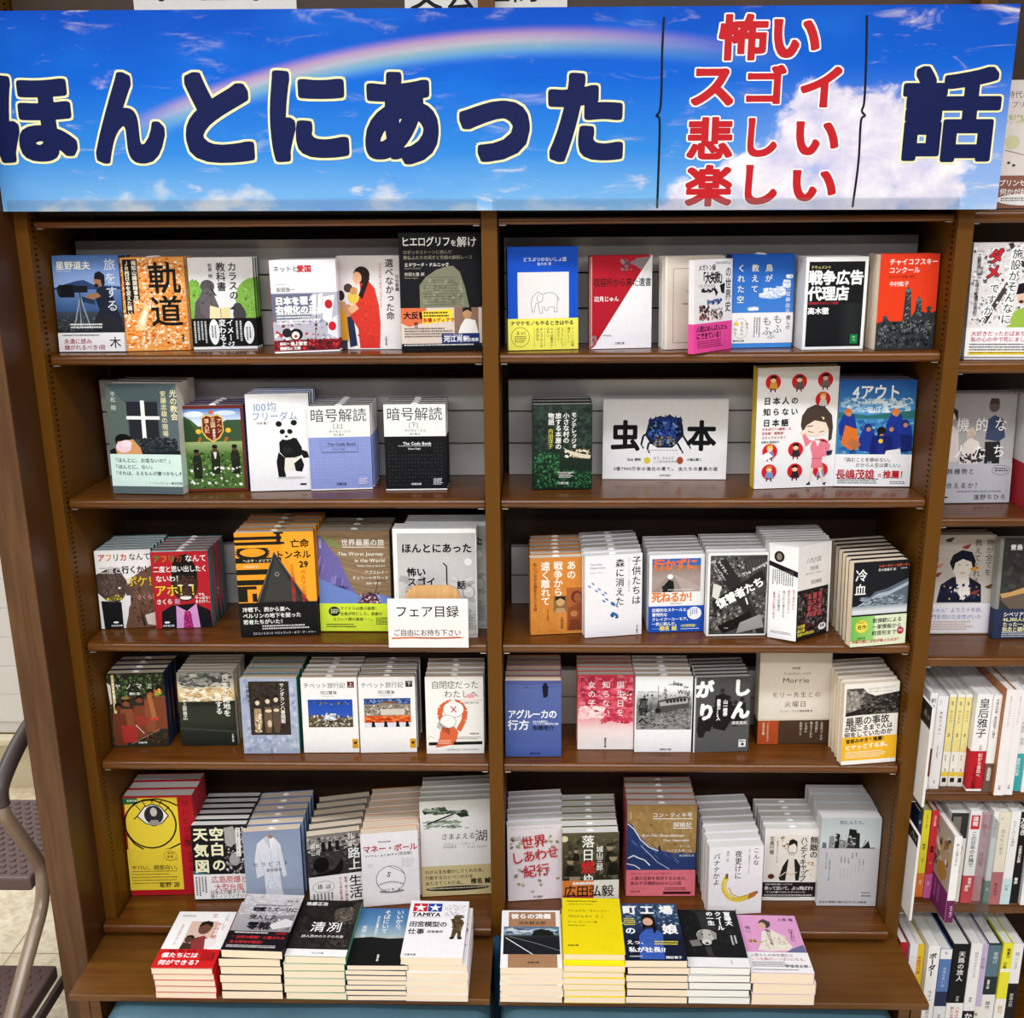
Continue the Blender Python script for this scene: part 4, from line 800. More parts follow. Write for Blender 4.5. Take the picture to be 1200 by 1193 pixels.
@cover
def c_alley(P):
    P.g(0, 0, 100, 42, [(0, '8a8c88'), (20, 'a8a698'), (45, 'd8cdb4'), (70, 'e0c08c'), (100, '8a8064')]); P.k(0, 0, 100, 22, 70, ['6a6c6c', '4c5050', '9a9a94', 'c8c4b8'], (3, 8), 4, 2.2); P.k(0, 20, 100, 40, 50, ['ece2cc', 'd8b47c', 'b89a6c', 'f2ecdc'], (2, 6), 5, 2.6); P.g(0, 40, 100, 100, [(0, '2e3228'), (40, '30342a'), (60, '282b24'), (100, '1e211c')]); P.p([(0, 46), (20, 40), (100, 39), (100, 44), (40, 46)], '23261f'); P.p([(0, 74), (60, 78), (100, 80), (100, 83), (0, 77)], '3a3e32'); P.v('日本の路地を', 85, 4, 13.4, 'f2f0ea', .014, .98); P.v('旅する', 71, 30, 13, 'f2f0ea', .014, .98); P.v('上原善広', 10, 40, 8.6, 'ecebe4', .008); P.v('文春文庫', 92, 84, 4, 'e8e6e0', .02)

@cover
def c_sandakan(P):
    P.r(0, 0, 100, 100, 'a4acc4'); P.k(0, 0, 100, 100, 90, ['98a2be', 'b0b8ce', '8c98b8', 'bcc4d6'], (4, 11), 4); P.r(15, 4, 86, 75, '332a26'); P.k(16, 5, 85, 74, 60, ['3c322d', '2a211d'], (3, 8), 6)
    for i, (a, b) in enumerate(((29, 32), (47, 30), (62, 28))):
        P.p([(a-6, b+8), (a+6, b+8), (a+7, b+26), (a+4, 72), (a-5, 72), (a-7, b+24)], ('a89070', '6a5644', '5a483a')[i]); P.e(a, b, 4, 5, 'd8c8ae'); P.p([(a-4.4, b-1), (a-3, b-6), (a+3, b-6), (a+4.4, b-1), (a, b-3)], '15100d')
    P.k(22, 44, 36, 72, 36, ['d8c8a4', '4a3c30', 'e8dcc0'], (1, 2.4), 7); P.e(48, 43, 6, 3, 'd8c8a8'); P.e(62, 42, 5, 3, 'd8c8a8'); P.e(49, 60, 4, 7, 'cabb9c'); P.v('サンダカン八番娼館', 73.5, 6, 8.6, 'f0ece6', .012, .98); P.v('山崎朋子', 14, 7, 8.6, '17181e', .01, 1.1); P.v('文春文庫', 50, 90, 3.6, '5a6480', .0)

def tib(P, vol, vc):
    P.r(0, 0, 100, 100, 'f0eced'); P.h('チベット旅行記', 4, 6.5, 11.4, '1a1a1e', -.002, .96, .985); P.r(83, 5.5, 95, 13.5, vc); P.h(vol, 84.5, 6, 9, 'e8dcd8', .0); P.h('河口慧海', 34, 17.5, 7.4, '1a1a1e', .008, 1, 1.0); P.h('Kawaguchi Ekai', 37, 23.3, 3.2, '777777'); P.r(88, 82, 99, 94.5, 'd89a1c'); P.p([(90, 86), (97, 85), (95, 89), (91.5, 89)], '4a2a0c')
@cover
def c_tibet1(P):
    tib(P, '上', '6a1c20'); P.r(11, 29, 91, 66, '2148b0'); P.g(11, 29, 91, 66, [(0, '1c44a8'), (100, '3460c4')]); P.k(14, 31, 86, 37, 30, ['4a4a3c', '8a8a3c', '3c3c44', 'a0a040'], (1, 2.6)); P.p([(11, 52), (24, 48), (40, 52), (50, 46), (60, 52), (91, 54), (91, 66), (11, 66)], '5a4c3c'); P.k(11, 49, 91, 66, 70, ['8a7a5c', '2c2620', 'd8d8e0', 'b8b0a0', '3c342c'], (1.4, 4)); P.k(38, 46, 62, 58, 24, ['ccd4e8', 'f0f2f8', '98a8cc'], (1.4, 4))
@cover
def c_tibet2(P):
    tib(P, '下', '14301c'); P.r(9, 28, 91, 66, '9a8c80'); P.r(9, 28, 91, 36, '2c4a88'); P.k(9, 28, 91, 36, 24, ['4a6aa4', '7a94c0', '1c3468'], (2, 5)); P.r(40, 32, 66, 42, '7a4c38'); P.p([(9, 38), (40, 34), (91, 36), (91, 52), (9, 52)], '8c8074'); P.k(9, 36, 91, 52, 60, ['b0a498', '6a5e54', 'd8d0c6', '4a4038'], (1.4, 4), 5); P.r(38, 42, 80, 50, 'd0c6bc'); P.g(9, 51, 91, 60, [(0, 'd8501c'), (50, 'e8682c'), (100, 'c84a24')]); P.k(9, 50, 91, 60, 30, ['e87c3c', 'b83c18'], (2, 5), 4, 2.5); P.r(9, 60, 91, 66, 'd8d8e4'); 
    for a in (24, 46, 67, 84): P.p([(a-3, 66), (a-2, 58), (a+2, 58), (a+4, 66)], '17151a')

@cover
def c_autism(P):
    P.r(0, 0, 100, 100, 'f0ecea'); P.h('自閉症だった', 10, 5, 15.4, '2c3a2c', -.004, .94, .94); P.h('わたしへ', 32, 17, 15.4, '2c3a2c', -.004, .98, .98); P.e(78, 25, 8, 4, 'e8a8ae'); P.h('ドナ・ウィリアムズ', 62, 29, 4, 'c85a50', .0); P.h('河野万里子 訳', 66, 32.4, 4, '333333', .01)
    OR = 'd8643c'
    P.l([(30, 60), (24, 50), (26, 40), (36, 34), (46, 32)], 9, OR); P.l([(56, 70), (66, 56), (68, 44), (60, 34), (50, 32)], 9, OR); P.p([(22, 86), (24, 72), (32, 60), (46, 62), (56, 72), (50, 88)], OR); P.e(48, 42, 18, 14, 'f6f2f0'); P.o(48, 42, 18, 10.5, .7, '4a3a34'); P.l([(43, 38), (53, 46)], 2, 'c83c5c'); P.l([(53, 38), (44, 46)], 2, 'c83c5c'); P.e(38, 58, 14, 12, 'f4eeea'); P.o(38, 58, 14, 8.5, .7, '4a3a34')
    for i in range(14): P.l([(22+i*1.4, 58+i*.7), (19+i*1.6, 66+i*.7)], .7, '3a302c')
    P.k(40, 30, 56, 36, 10, ['efe6e0'], (1.4, 3)); P.l([(2, 80), (8, 77), (14, 80)], .5, '8a8480'); P.m(52, 78, 42, 4, 2, '8a8480'); P.p([(4, 85), (97, 84), (97, 88), (4, 89)], '161416'); P.p([(22, 80), (48, 80), (47, 88), (16, 92)], OR); P.m(20, 82, 24, 6, 3, 'f0c4b0'); P.h('NOBODY NOWHERE', 36, 93, 4.6, '6a6460', .0, 1.2); P.h('新潮文庫', 76, 72.5, 3.8, '333333', .01)

@cover
def c_agluka(P):
    P.g(0, 0, 100, 100, [(0, '4c5894'), (8, '5866a2'), (100, '44599c')]); P.l([(0, 3), (40, 4.6), (100, 2)], .8, '34407a'); P.l([(0, 8), (34, 10), (100, 8)], .5, '34407a'); P.p([(66, 8), (69, 3), (73, 2.6), (77, 8), (76, 20), (73, 22), (68, 22), (67, 16)], '12162c'); P.p([(33, 8.6), (38, 7.6), (42, 9)], '2c3868'); P.h('アグルーカの', 4, 37.5, 18, 'f2f2f6', .018, .88, .92); P.h('行方', 4, 51, 20, 'f2f2f6', .018, .98); P.h('129人全員死亡、', 49, 52, 4.2, 'eef0f6', .025); P.h('フランクリン隊が見た北極', 49, 55.2, 3.8, 'eef0f6', .025); P.h('角幡唯介', 48, 58.5, 10, '14183a', .02, .98); P.h('集英社文庫', 44, 94.5, 3.8, '14183a', .02)

@cover
def c_birthday(P):
    P.g(0, 0, 100, 100, [(0, 'c8384c'), (30, 'd0485c'), (48, 'd86a7a'), (60, 'e8a4ac'), (74, 'f0dcdc'), (100, 'f2eaea')]); P.k(0, 0, 100, 44, 100, ['b83048', 'd85468', 'c43c54', 'e07a8a', 'a82a40'], (3, 9), 4, 1.6); P.k(40, 44, 100, 66, 44, ['c83c54', 'd85468', 'b8304a'], (3, 8), 6, 1.5); P.k(0, 40, 50, 60, 40, ['f0c8cc', 'e8a0aa', 'f2dcdc'], (3, 9), 7, 1.5); P.k(70, 20, 98, 30, 14, ['5a1828', '7a2034'], (1, 3), 7); P.k(78, 24, 98, 34, 10, ['f2d8c8', 'f0e0d8'], (1.4, 3.4), 8)
    for i, t in enumerate(('誕生日を', '知らない', '女の子')): P.v(t, 76-i*25.5, 8, 14.6, 'f6f2f2', -.01, 1.2)
    P.v('黒川祥子', 10, 3, 10, '8a2038', .0, 1.0); P.v('虐待──その後の子どもたち', 34, 40, 3.8, 'f6f0f0' , .0, 1.02); P.v('集英社文庫', 50, 84, 3.8, '222226', .03)

@cover
def c_wild(P):
    P.r(0, 0, 100, 100, 'f0eef2'); P.g(2, 18, 99, 70, [(0, 'f0eef0'), (18, 'b8b6b6'), (40, '6c6a6a'), (100, '8c8a8a')]); P.k(2, 42, 99, 70, 140, ['5a5858', '8a8888', '747272', '9c9a9a', '484646'], (1.4, 4.4), 4, 1.6); P.k(2, 22, 99, 34, 40, ['6a6868', '8a8888', '4c4a4a'], (1, 3), 5); P.l([(40, 12), (40, 34)], 1, '6a6868'); P.l([(52, 14), (52, 30)], 1, '6a6868'); P.k(48, 16, 58, 30, 10, ['6a6868', '8a8888'], (1, 2.6)); P.p([(36, 44), (40, 32), (56, 29), (88, 26), (94, 30), (94, 41), (70, 44), (54, 48), (38, 46)], '4c4a4a'); P.p([(42, 34), (88, 28), (92, 30), (92, 35), (44, 39)], 'aaa8a8')
    for i in range(6): P.r(54+i*6, 31-i*.5, 58.6+i*6, 35-i*.5, '222020')
    P.e(40, 45, 5, 5, '191818'); P.h('Into', 66, 4.5, 11, '17171a', .015, .95, 1, 8); P.h('the', 84, 11.5, 6, '17171a', .02); P.h('Wild', 74, 16, 11, '17171a', .015, .95, 1, 4); P.m(58, 10, 24, 2, 1, '333338'); P.h('ジョン・クラカワー', 4, 19, 4, '17171a', .01); P.v('荒野へ', 14, 28, 17.5, '121214', .02, .98); P.v('一九九二年、アラスカ', 28, 30, 4, '121214', .02); P.h('集英社文庫', 45, 95, 4, '333338', .02)

@cover
def c_shingari(P):
    P.r(0, 0, 100, 100, '50504f'); P.g(0, 0, 100, 100, [(0, '484848'), (100, '5a5a5b')]); P.r(0, 0, 3, 100, 'd8d6d6')
    for i, (a, b) in enumerate(((14, 48), (26, 40), (40, 36), (50, 18), (62, 28), (74, 34), (86, 30))): P.p([(a-6, b+4), (a+6, b+4), (a+8, b+24), (a+4, b+32), (a-5, b+32), (a-8, b+22)], '1c1b1c'); P.e(a, b, 4, 4.4, '2a2728')
    P.p([(38, 24), (62, 24), (66, 60), (56, 72), (36, 68)], '191819'); P.h('が', 2, 4, 33, 'f6f4f4', .05, .98); P.h('り', 6, 34, 33, 'f6f4f4', .05, .98); P.h('し', 68, 3, 33, 'f6f4f4', .05, .98); P.h('ん', 66, 32, 35, 'f6f4f4', .05, .98); P.v('山一證券', 56, 30, 8.4, 'f4f2f2', .03, .92); P.v('最後の12人', 44, 29, 7.4, 'f4f2f2', .03, .9); P.h('清武英利', 68, 59, 7, 'e8e6e6', .02); P.r(82, 84, 95, 94, 'f2f0f0'); P.h('講談社', 83, 85, 3.6, '222222', .02); P.p([(87, 89), (91, 88), (92, 92), (86, 92)], '333333')

@cover
def c_morrie(P):
    P.g(0, 0, 100, 76, [(0, 'b8aa98'), (30, 'd6cabc'), (70, 'e8ddd2'), (100, 'e2d6ca')]); P.h('普及版', 45, 27, 3.8, '4a3e38', .02); P.h('Tuesdays with', 33, 31.5, 4.6, '6a5a50', .0, 1.35); P.h('Morrie', 32, 36, 10.6, '4a3c34', -.012, 1.2); P.h('モリー先生との', 18, 50.5, 8.6, '3a2e28', -.008, 1, 1.16); P.h('火曜日', 36, 59, 9.6, '3a2e28', -.008, 1, 1.12); P.h('ミッチ・アルボム', 30, 67.6, 4, '4a3e38', .0); P.h('別宮貞徳 訳', 58, 67.6, 3.4, '4a3e38', .02)
    P.band(77.5, '4a3524'); P.r(0, 77.5, 29, 100, 'b04a24'); P.v('ノンフィクション', 14, 79, 3.6, 'f0e0cc', .02, 1); P.v('不朽の名著', 8, 79.5, 3.6, 'f0e0cc', .02, 1)
    for i, t in enumerate(('人生のコーチが', '死の前に', '教えてくれた', 'いちばん', '大切なこと')): P.v(t, 90-i*7.4, 79, 4, 'ece0d0', .012, 1.0)

@cover
def c_accident(P):
    P.r(0, 0, 100, 100, 'efe8e2'); P.r(4, 6, 100, 39, '4a4644'); P.p([(4, 6), (30, 14), (36, 24), (10, 39), (4, 39)], '8a837c'); P.k(4, 8, 40, 38, 30, ['a09890', '6a645e', 'b8b0a8'], (2, 6), 4); P.p([(4, 36), (40, 30), (70, 22), (92, 12), (100, 14), (100, 34), (50, 38), (4, 40)], '26221f'); P.k(30, 14, 100, 39, 60, ['3a3532', '5c5651', '191614', '7a736c'], (1.4, 4.4), 6, 1.6); P.p([(34, 6), (100, 2), (100, 12), (56, 16), (42, 12)], 'ece6e0'); P.h('INVITING DISASTER', 44, 6, 4.4, '8a8078', .0, 1.2, 1, -3); P.h('ジェームズ・R・チャイルズ', 44, 9.5, 3.4, '6a605a', .01); P.h('最悪の事故', 4, 41.5, 17, '15120f', .012, .96, .98, -3); P.h('が起こるまで人は', 3, 52.5, 11, '15120f', .02, 1, 1, -3); P.h('何をしていたのか', 3, 60, 11, '15120f', .02, 1, 1, -3)
    P.band(66, 'eeb428'); P.h('宮部みゆき', 6, 68.5, 8.4, '2a1c08', .025, 1, 1, -3); P.h('氏', 49, 67.5, 4.6, '2a1c08', .02); P.h('推薦！', 56, 66.8, 8.4, '2a1c08', .025, 1, 1, -3); P.h('ヒヤッとする本。', 5, 75.5, 10.6, 'fbf4e4', .02, 1, 1, -3); P.m(6, 84, 78, 9, 4, 'f6e8c8'); P.r(0, 95, 100, 100, 'f0ece8')

@cover
def c_rehab(P):
    P.r(0, 0, 100, 100, 'b01824'); P.r(2, 2, 78, 94, 'ecd03c'); P.v('リハビリの', 89, 4, 11.5, '5a0c14', -.006, 1.22); P.v('夜', 89, 44, 11.5, '5a0c14', .006); P.v('熊谷晋一郎', 91, 56, 5.6, '5a0c14', .006, 1.1); P.r(0, 2, 21, 8, '1c6a3c'); P.h('新潮文庫', 6, 3.4, 3.6, 'e8f0e8', .02)
    P.o(37, 28, 37, 24, 2.4, '121212'); P.l([(2, 38), (12, 48), (26, 54), (44, 55), (62, 53), (78, 48)], 2.2, '121212'); P.l([(14, 8), (30, 4), (50, 3), (66, 6), (78, 10)], 2.2, '121212')
    P.p([(19, 20), (30, 11), (42, 8), (54, 11), (64, 20), (54, 27), (42, 30), (30, 27)], 'f2eeea'); P.l([(14, 23), (19, 20), (30, 11), (42, 8), (54, 11), (64, 20), (54, 27), (42, 30), (30, 27), (19, 20)], 1.6, '121212'); P.e(43, 19, 14, 15, '2a2a30'); P.e(43, 16, 5, 7, 'c8c0ba'); P.p([(34, 29), (38, 24), (48, 24), (52, 29)], '9a9490')
    for a, b in (((24, 14), (18, 9)), ((32, 10), (28, 5)), ((42, 7), (42, 3)), ((52, 9), (56, 5)), ((60, 15), (66, 11))): P.l([a, b], 1.4, '121212')
    P.band(53, 'e6c838', 94.5, 'e6c838'); P.r(78, 53, 100, 94.5, 'b01824'); P.v('夜', 89, 44, 11.5, '5a0c14', .006); P.v('熊谷晋一郎', 91, 56, 5.6, '5a0c14', .006, 1.1)
    P.o(62, 60, 9, 5, .8, 'a88418'); P.h('第1回', 58, 56, 4, '6a5010', .01); P.h('新潮', 57, 59.5, 4.6, '6a5010', .01); P.h('ドキュメント賞', 54, 63, 2.6, '6a5010', .01); P.h('ヤバい、超面白い。', 4, 69, 8.2, '17140c', .004, .98); P.m(4, 75, 68, 15, 5, '6a5a1c', 4, .3); P.h('星野 源', 42, 86.5, 9, '17140c', .01)

@cover
def c_weather(P):
    P.r(0, 0, 100, 100, '17171a'); P.k(58, 2, 100, 66, 70, ['8a8888', 'b8b6b6', '4a484a', 'd0cecc', '2c2a2c'], (2, 6), 4); P.p([(60, 4), (76, 2), (84, 20), (70, 30), (60, 24)], 'a8a6a4'); P.e(76, 46, 10, 12, 'a4a2a2'); P.r(80, 4, 88, 42, 'ecebe8'); P.v('核と災害 1945・8・6／9・17', 84, 5, 4.2, '222226', .01); P.v('柳田邦男', 95, 4, 8, 'e8e6e6', .01)
    P.h('空', 32, 3, 27, 'f0ebc8', .025); P.h('白', 32, 23, 27, 'f0ebc8', .025); P.h('の', 34, 44, 26, 'f0ebc8', .025); P.h('天', 3, 3, 27, 'f0ebc8', .025); P.h('気', 3, 24, 27, 'f0ebc8', .025); P.h('図', 3, 45, 27, 'f0ebc8', .025); P.p([(0, 60), (24, 64), (30, 68), (0, 68)], '3a6c78')
    P.band(65, 'efebed', 98); P.h('広島原爆と', 31, 67, 15, 'c04048', .004, .94, .94); P.h('大型台風', 36, 77.5, 15, 'c04048', .004, .94, .94); P.h('日本人の動きと今を', 28, 86.5, 8.4, '1c1c20', .008, .95); P.h('描くノンフィクション', 28, 91.8, 8, '1c1c20', .008, .95); P.mv(3, 68, 22, 28, 4, '3a3a3e')

@cover
def c_therapist(P):
    P.g(0, 0, 100, 100, [(0, '8c98b4'), (50, 'a2aec6'), (100, '98a4be')]); P.p([(18, 40), (24, 17), (36, 10), (46, 6), (56, 11), (64, 20), (72, 64), (66, 67), (60, 48), (62, 99), (34, 99), (33, 62), (20, 66)], 'e6e6f0'); P.p([(36, 10), (46, 26), (48, 10)], 'c8cad8'); P.p([(54, 10), (47, 28), (46, 12)], 'f4f4fa'); P.l([(47, 28), (46, 98)], .7, 'b0b4c8'); P.l([(24, 22), (33, 62)], .7, 'b8bcd0'); P.l([(60, 24), (60, 50)], .7, 'b8bcd0'); P.p([(42, 9), (46, 5), (53, 8), (50, 11)], 'a87a50'); P.l([(46, 4), (47, 1.5)], .8, '777777'); P.k(34, 64, 61, 98, 26, ['d8dae8', 'eeeef6', 'cfd2e2'], (2, 6)); P.p([(34, 82), (62, 82), (66, 100), (32, 100)], 'dfe2ee')
    P.h('セラピスト', 14, 43, 10, '1c1e26', -.014, 1, 1.32); P.h('最相葉月', 37, 53, 7, '2a2e3a', -.01, 1, 1.0); P.l([(44, 51.5), (62, 51.5)], .3, '4a4e5a'); P.h('新潮文庫', 42, 93, 3.6, '44485a', .01)

@cover
def c_street(P):
    P.r(0, 0, 100, 100, '35312f'); P.g(0, 0, 100, 18, [(0, '7c7672'), (100, '9a928c')]); P.k(0, 2, 100, 26, 80, ['a89f99', '4a4542', '6a645f', 'c8c0ba', '2a2725'], (2, 6), 4); P.k(0, 26, 100, 56, 50, ['45403d', '2c2826', '575150'], (3, 8), 5); P.e(24, 42, 15, 16, '121112'); P.p([(0, 66), (6, 56), (30, 54), (48, 50), (56, 44), (62, 36), (66, 40), (64, 52), (50, 62), (40, 68), (0, 68)], '121112')
    for a in (42, 56, 30): P.p([(a-3, 10), (a+3, 10), (a+4, 24), (a-4, 24)], '1a1918')
    P.v('ルポ', 82, 1, 15, 'f2eeea', .01); P.v('路上', 86, 22, 24, 'f4f2f0', .015, .98)
    P.h('國友', 6, 12, 9, 'ecebe8', .0); P.h('公司', 6, 22, 9, 'ecebe8', .0)
    P.band(58, 'ede9e9', 98); P.v('生活', 86, 61, 25, '17171a', .012, 1.0); P.h('15', 14, 68, 12, '17171a', .02); P.h('万部', 30, 70.5, 4.6, '17171a', .01); P.h('突破', 30, 73.5, 4.6, '17171a', .01); P.o(26, 73, 20, 8, .9, '9a948a'); P.v('新宿、路上に寝る者', 68, 62, 6, 'a02830', .01); P.v('そして歩み寄る者', 58, 62, 6, 'a02830', .01); P.mv(6, 82, 40, 14, 6, '3a3a3e')

@cover
def c_moneyball(P):
    P.r(0, 0, 100, 100, 'efe9ec'); P.h('Moneyball', 31, 10.5, 5, '1c1c20', .02); P.h('マネー・ボール', 3, 16.5, 14.5, 'b8202c', .022, .97, .97); P.h('マイケル・ルイス', 6, 29, 5.4, '1c1c20', .012); P.h('中山宥 訳', 46, 29, 3.8, '333338', .01); P.h('〔完全版〕', 60, 27.5, 7, '1c1c20', .0, .95)
    for i in range(14): P.l([(2, 50+i*3.6), (40, 58+i*3.4), (98, 52+i*3.6)], .4, 'd2ccd2')
    P.m(10, 42, 10, 5, 3, 'cac4ca'); P.m(70, 36, 22, 14, 6, 'cfc9cf'); P.e(51, 81, 22, 3.4, '8a8488'); P.e(50, 64, 26, 26, '2a2a2c'); P.e(50, 64, 25, 25, 'f2eef0'); P.o(44, 40, 46, 16, .8, '55555a', 40) if 0 else None
    P.l([(30, 52), (44, 57), (60, 58), (72, 55)], 1.4, '3a3a3e') if 0 else None
    P.l([(46, 46), (58, 50), (68, 54), (74, 58)], .9, '3a3a3e')
    for i in range(12):
        x = 27+i*3.9; y = 72-(4.4*math.sin(math.pi*(i/11)))*.9; P.l([(x, y-1.6), (x+1.2, y+1.6)], .8, '3a3a3e')
    P.l([(26, 72), (38, 68.6), (50, 67.6), (62, 69), (73, 72)], .8, '3a3a3e'); P.h('S', 46, 51.5, 14, '222226', .0, 1.1, 1, 20); P.k(30, 76, 70, 81, 22, ['8a8488', 'c8c2c6'], (1, 2.4), 3)

@cover
def c_lake(P):
    P.g(0, 0, 100, 70, [(0, 'd8d5d0'), (30, 'e8e4e2'), (100, 'e4e0de')]); P.k(3, 6, 40, 14, 60, ['3c4a3a', '6a7a64', '98a490', '26302a'], (1, 3), 4, 1.6); P.k(14, 10, 70, 15, 50, ['4a5a48', '8a9a84', '2c382e'], (1, 2.6), 5, 2); P.k(3, 20, 60, 30, 40, ['8a9a88', 'b8c0b4', '6a7a68'], (.8, 2.4), 6, 3); P.l([(10, 24), (48, 14)], 2.4, '26302a'); P.l([(12, 25.5), (46, 17)], .8, '6a746a'); P.p([(50, 14), (66, 12), (70, 17), (58, 18)], '26302a'); P.e(62, 12, 4, 3, '3a443c')
    P.h('さまよえる', 29, 34, 10.6, '1c1c20', -.012, .95, .97); P.h('湖', 77, 31.5, 19, '1c1c20', -.01); P.h('スヴェン・ヘディン', 32, 44, 5, '6a6866', -.01); P.h('鈴木啓造 訳', 32, 47.5, 3.6, '6a6866', 0); P.h('Sven Hedin', 66, 47, 6, 'a8a4a0', -.01); P.e(66, 29, 3, 1, 'a0a09c')
    P.band(68, 'cbb98a'); P.h('わが人生を動かしてくれた本。', 5, 72, 6.6, '2a2418', .006, .95); P.h('行動する力とペンの力を', 5, 78, 6.6, '2a2418', .006, .95); P.h('あたえてくれた本。', 5, 84, 6.6, '2a2418', .006, .95); P.h('……', 50, 84, 6.6, '2a2418', .0); P.h('椎名 誠', 70, 82.5, 9, '1c1810', .03, .95); P.e(51, 92.5, 46, 4, '26201a'); P.m(10, 91.6, 82, 1.8, 1, 'd8ccb0')

@cover
def c_happy(P):
    P.g(0, 0, 100, 100, [(0, 'e8dfe4'), (100, 'ecdfe6')]); P.h('The Geography of Bliss', 5, 2, 4.6, 'a89ea4', .0, 1.25, 1.3)
    rnd = random.Random(11)
    for i in range(34):
        x, y = rnd.uniform(5, 92), rnd.choice([rnd.uniform(12, 40), rnd.uniform(58, 92)]); P.k(x-4, y-2.4, x+4, y+2.4, 9, ['a8a06a', '7a8a74', '5a5a54', 'c8b888', '8a9a5c', 'b8b0a8'], (.8, 2.2), i)
    P.e(54, 25, 1, 1, '222'*2); P.h('エリック・ワイナー', 6, 12.5, 4.4, '4a4448', .01); P.h('関根光宏 訳', 6, 16, 3.6, '4a4448', .01)
    P.h('世界', 22, 14, 26, 'c4202c', .01, .93, .95, -7); P.h('しあわせ', 4, 34, 25, 'c4202c', .01, .93, .93, -7); P.h('紀行', 26, 52, 26, 'c4202c', .01, .95, .98, -5); P.h('早川書房', 45, 93.5, 4.4, '333338', .01)

@cover
def c_sunset(P):
    P.g(0, 0, 100, 66, [(0, '5a5440'), (40, '48432f'), (100, '2c2820')]); P.k(0, 4, 100, 64, 60, ['524c38', '3a3526', '64604c'], (4, 10), 4); P.e(4, 8, 6, 6, 'd8d0a8')
    for a, b, r in ((14, 38, 6), (24, 24, 4), (22, 60, 10), (84, 20, 6), (90, 34, 7)): P.p([(a-r*1.6, b+r*3.4), (a-r, b+r), (a+r, b+r), (a+r*1.6, b+r*3.4)], '1c1914'); P.e(a, b, r, r*1.1, '98886c'); P.p([(a-r, b-1), (a-r*.8, b-r*.9), (a+r*.8, b-r*.9), (a+r, b-1)], '2c2820')
    P.h('落', 34, 3, 25, 'f4f2ee', .01, .92); P.h('日', 34, 21, 25, 'f4f2ee', .01, .92); P.h('燃', 33, 37.5, 26, 'd0242c', .02, .95); P.h('ゆ', 36, 55, 20, 'f4f2ee', .02); P.v('城山三郎', 66, 18, 12.5, 'f4f2ee', .012, .95)
    P.band(64, 'e9e2d8'); P.r(0, 64, 56, 100, 'd87a34'); P.r(0, 84, 56, 100, 'c8404a'); P.h('極東国際軍事裁判！', 18, 66, 6, 'f6f0e8', .03, .95); P.h('広田弘毅', 2, 70.5, 24, '17140f', .012, .95, .98); P.r(56, 89, 100, 100, '8ab0c8'); P.k(56, 89, 100, 100, 20, ['26303a', 'd8e4ee', '4a7ca0'], (2, 5)); P.e(20, 98, 10, 12, 'f0e0b0'); P.m(4, 86, 46, 4, 2, '4a2020')

@cover
def c_kontiki(P):
    P.g(0, 0, 100, 72, [(0, 'a4814e'), (100, '98764a')]); P.k(0, 0, 100, 50, 60, ['a98654', '9c7a4a', 'ae8c5a'], (4, 10)); P.p([(0, 18), (8, 22), (18, 34), (30, 44), (46, 49), (62, 52), (80, 54), (100, 52), (100, 72), (0, 72)], '2c3c6c')
    for i in range(34):
        x = random.uniform(0, 70); y = 26+x*.42+random.uniform(0, 26); 
        if y < 70: P.l([(x, y), (x+8, y+5)], .9, random.choice(['4a60a0', '1c2850', '6a84b8', '3a4c88']))
    P.l([(0, 20), (10, 26), (20, 38), (32, 46), (46, 50)], 1.6, 'dfe4ee'); P.l([(2, 58), (10, 55), (18, 58), (26, 60), (34, 66)], 1.8, 'e6eaf2'); P.l([(0, 64), (12, 66), (20, 70)], 1.4, 'e0e6f0'); P.l([(20, 44), (34, 54), (44, 62), (62, 70)], 1, 'b8c4dc'); P.p([(62, 54), (70, 53), (80, 51), (88, 54), (80, 58), (66, 58)], '3c4a74'); P.p([(45, 46), (48, 44), (50, 50), (46, 50)], '2a2a3a')
    P.h('コン・ティキ号', 36, 8, 8.4, 'f4f0ea', .008, .98); P.r(37, 14.6, 94, 15.4, 'f4f0ea'); P.h('探検記', 66, 18.5, 8.6, 'f4f0ea', .008, 1.05); P.r(66, 25, 94, 25.8, 'f4f0ea'); P.h('Kon-Tiki Ekspedisjonen', 22, 31, 5.6, 'f0ece4', .015, 1.08); P.h('Thor Heyerdahl', 52, 36.5, 5.2, 'f0ece4', .015, 1.05); P.h('トール・', 76, 43, 5.2, 'f0ece4', 0); P.h('ヘイエルダール', 58, 48, 5.2, 'f0ece4', 0); P.h('水口志計夫 訳', 76, 54, 3.4, 'e8e8f0', .01); P.l([(5, 7), (5, 16)], .6, 'f0ece4')
    P.band(71, 'e07480'); P.h('古代ペルー人がイカダで渡った！', 6, 73.6, 4.2, '7a2030', .005, .98); P.h('人類の足跡を探求するための、', 6, 78, 6.4, '40101c', .008, .96); P.h('南太平洋横断8000キロの旅', 6, 83.5, 6.4, '40101c', .008, .96); P.h('ノンフィクション', 6, 90, 2.8, '5a1824', 0); P.h('河出文庫', 6, 93.5, 3.6, '5a1824', .01); P.r(54, 95, 94, 98, '40101c'); P.m(56, 90.5, 36, 3.6, 2, '5a1824')

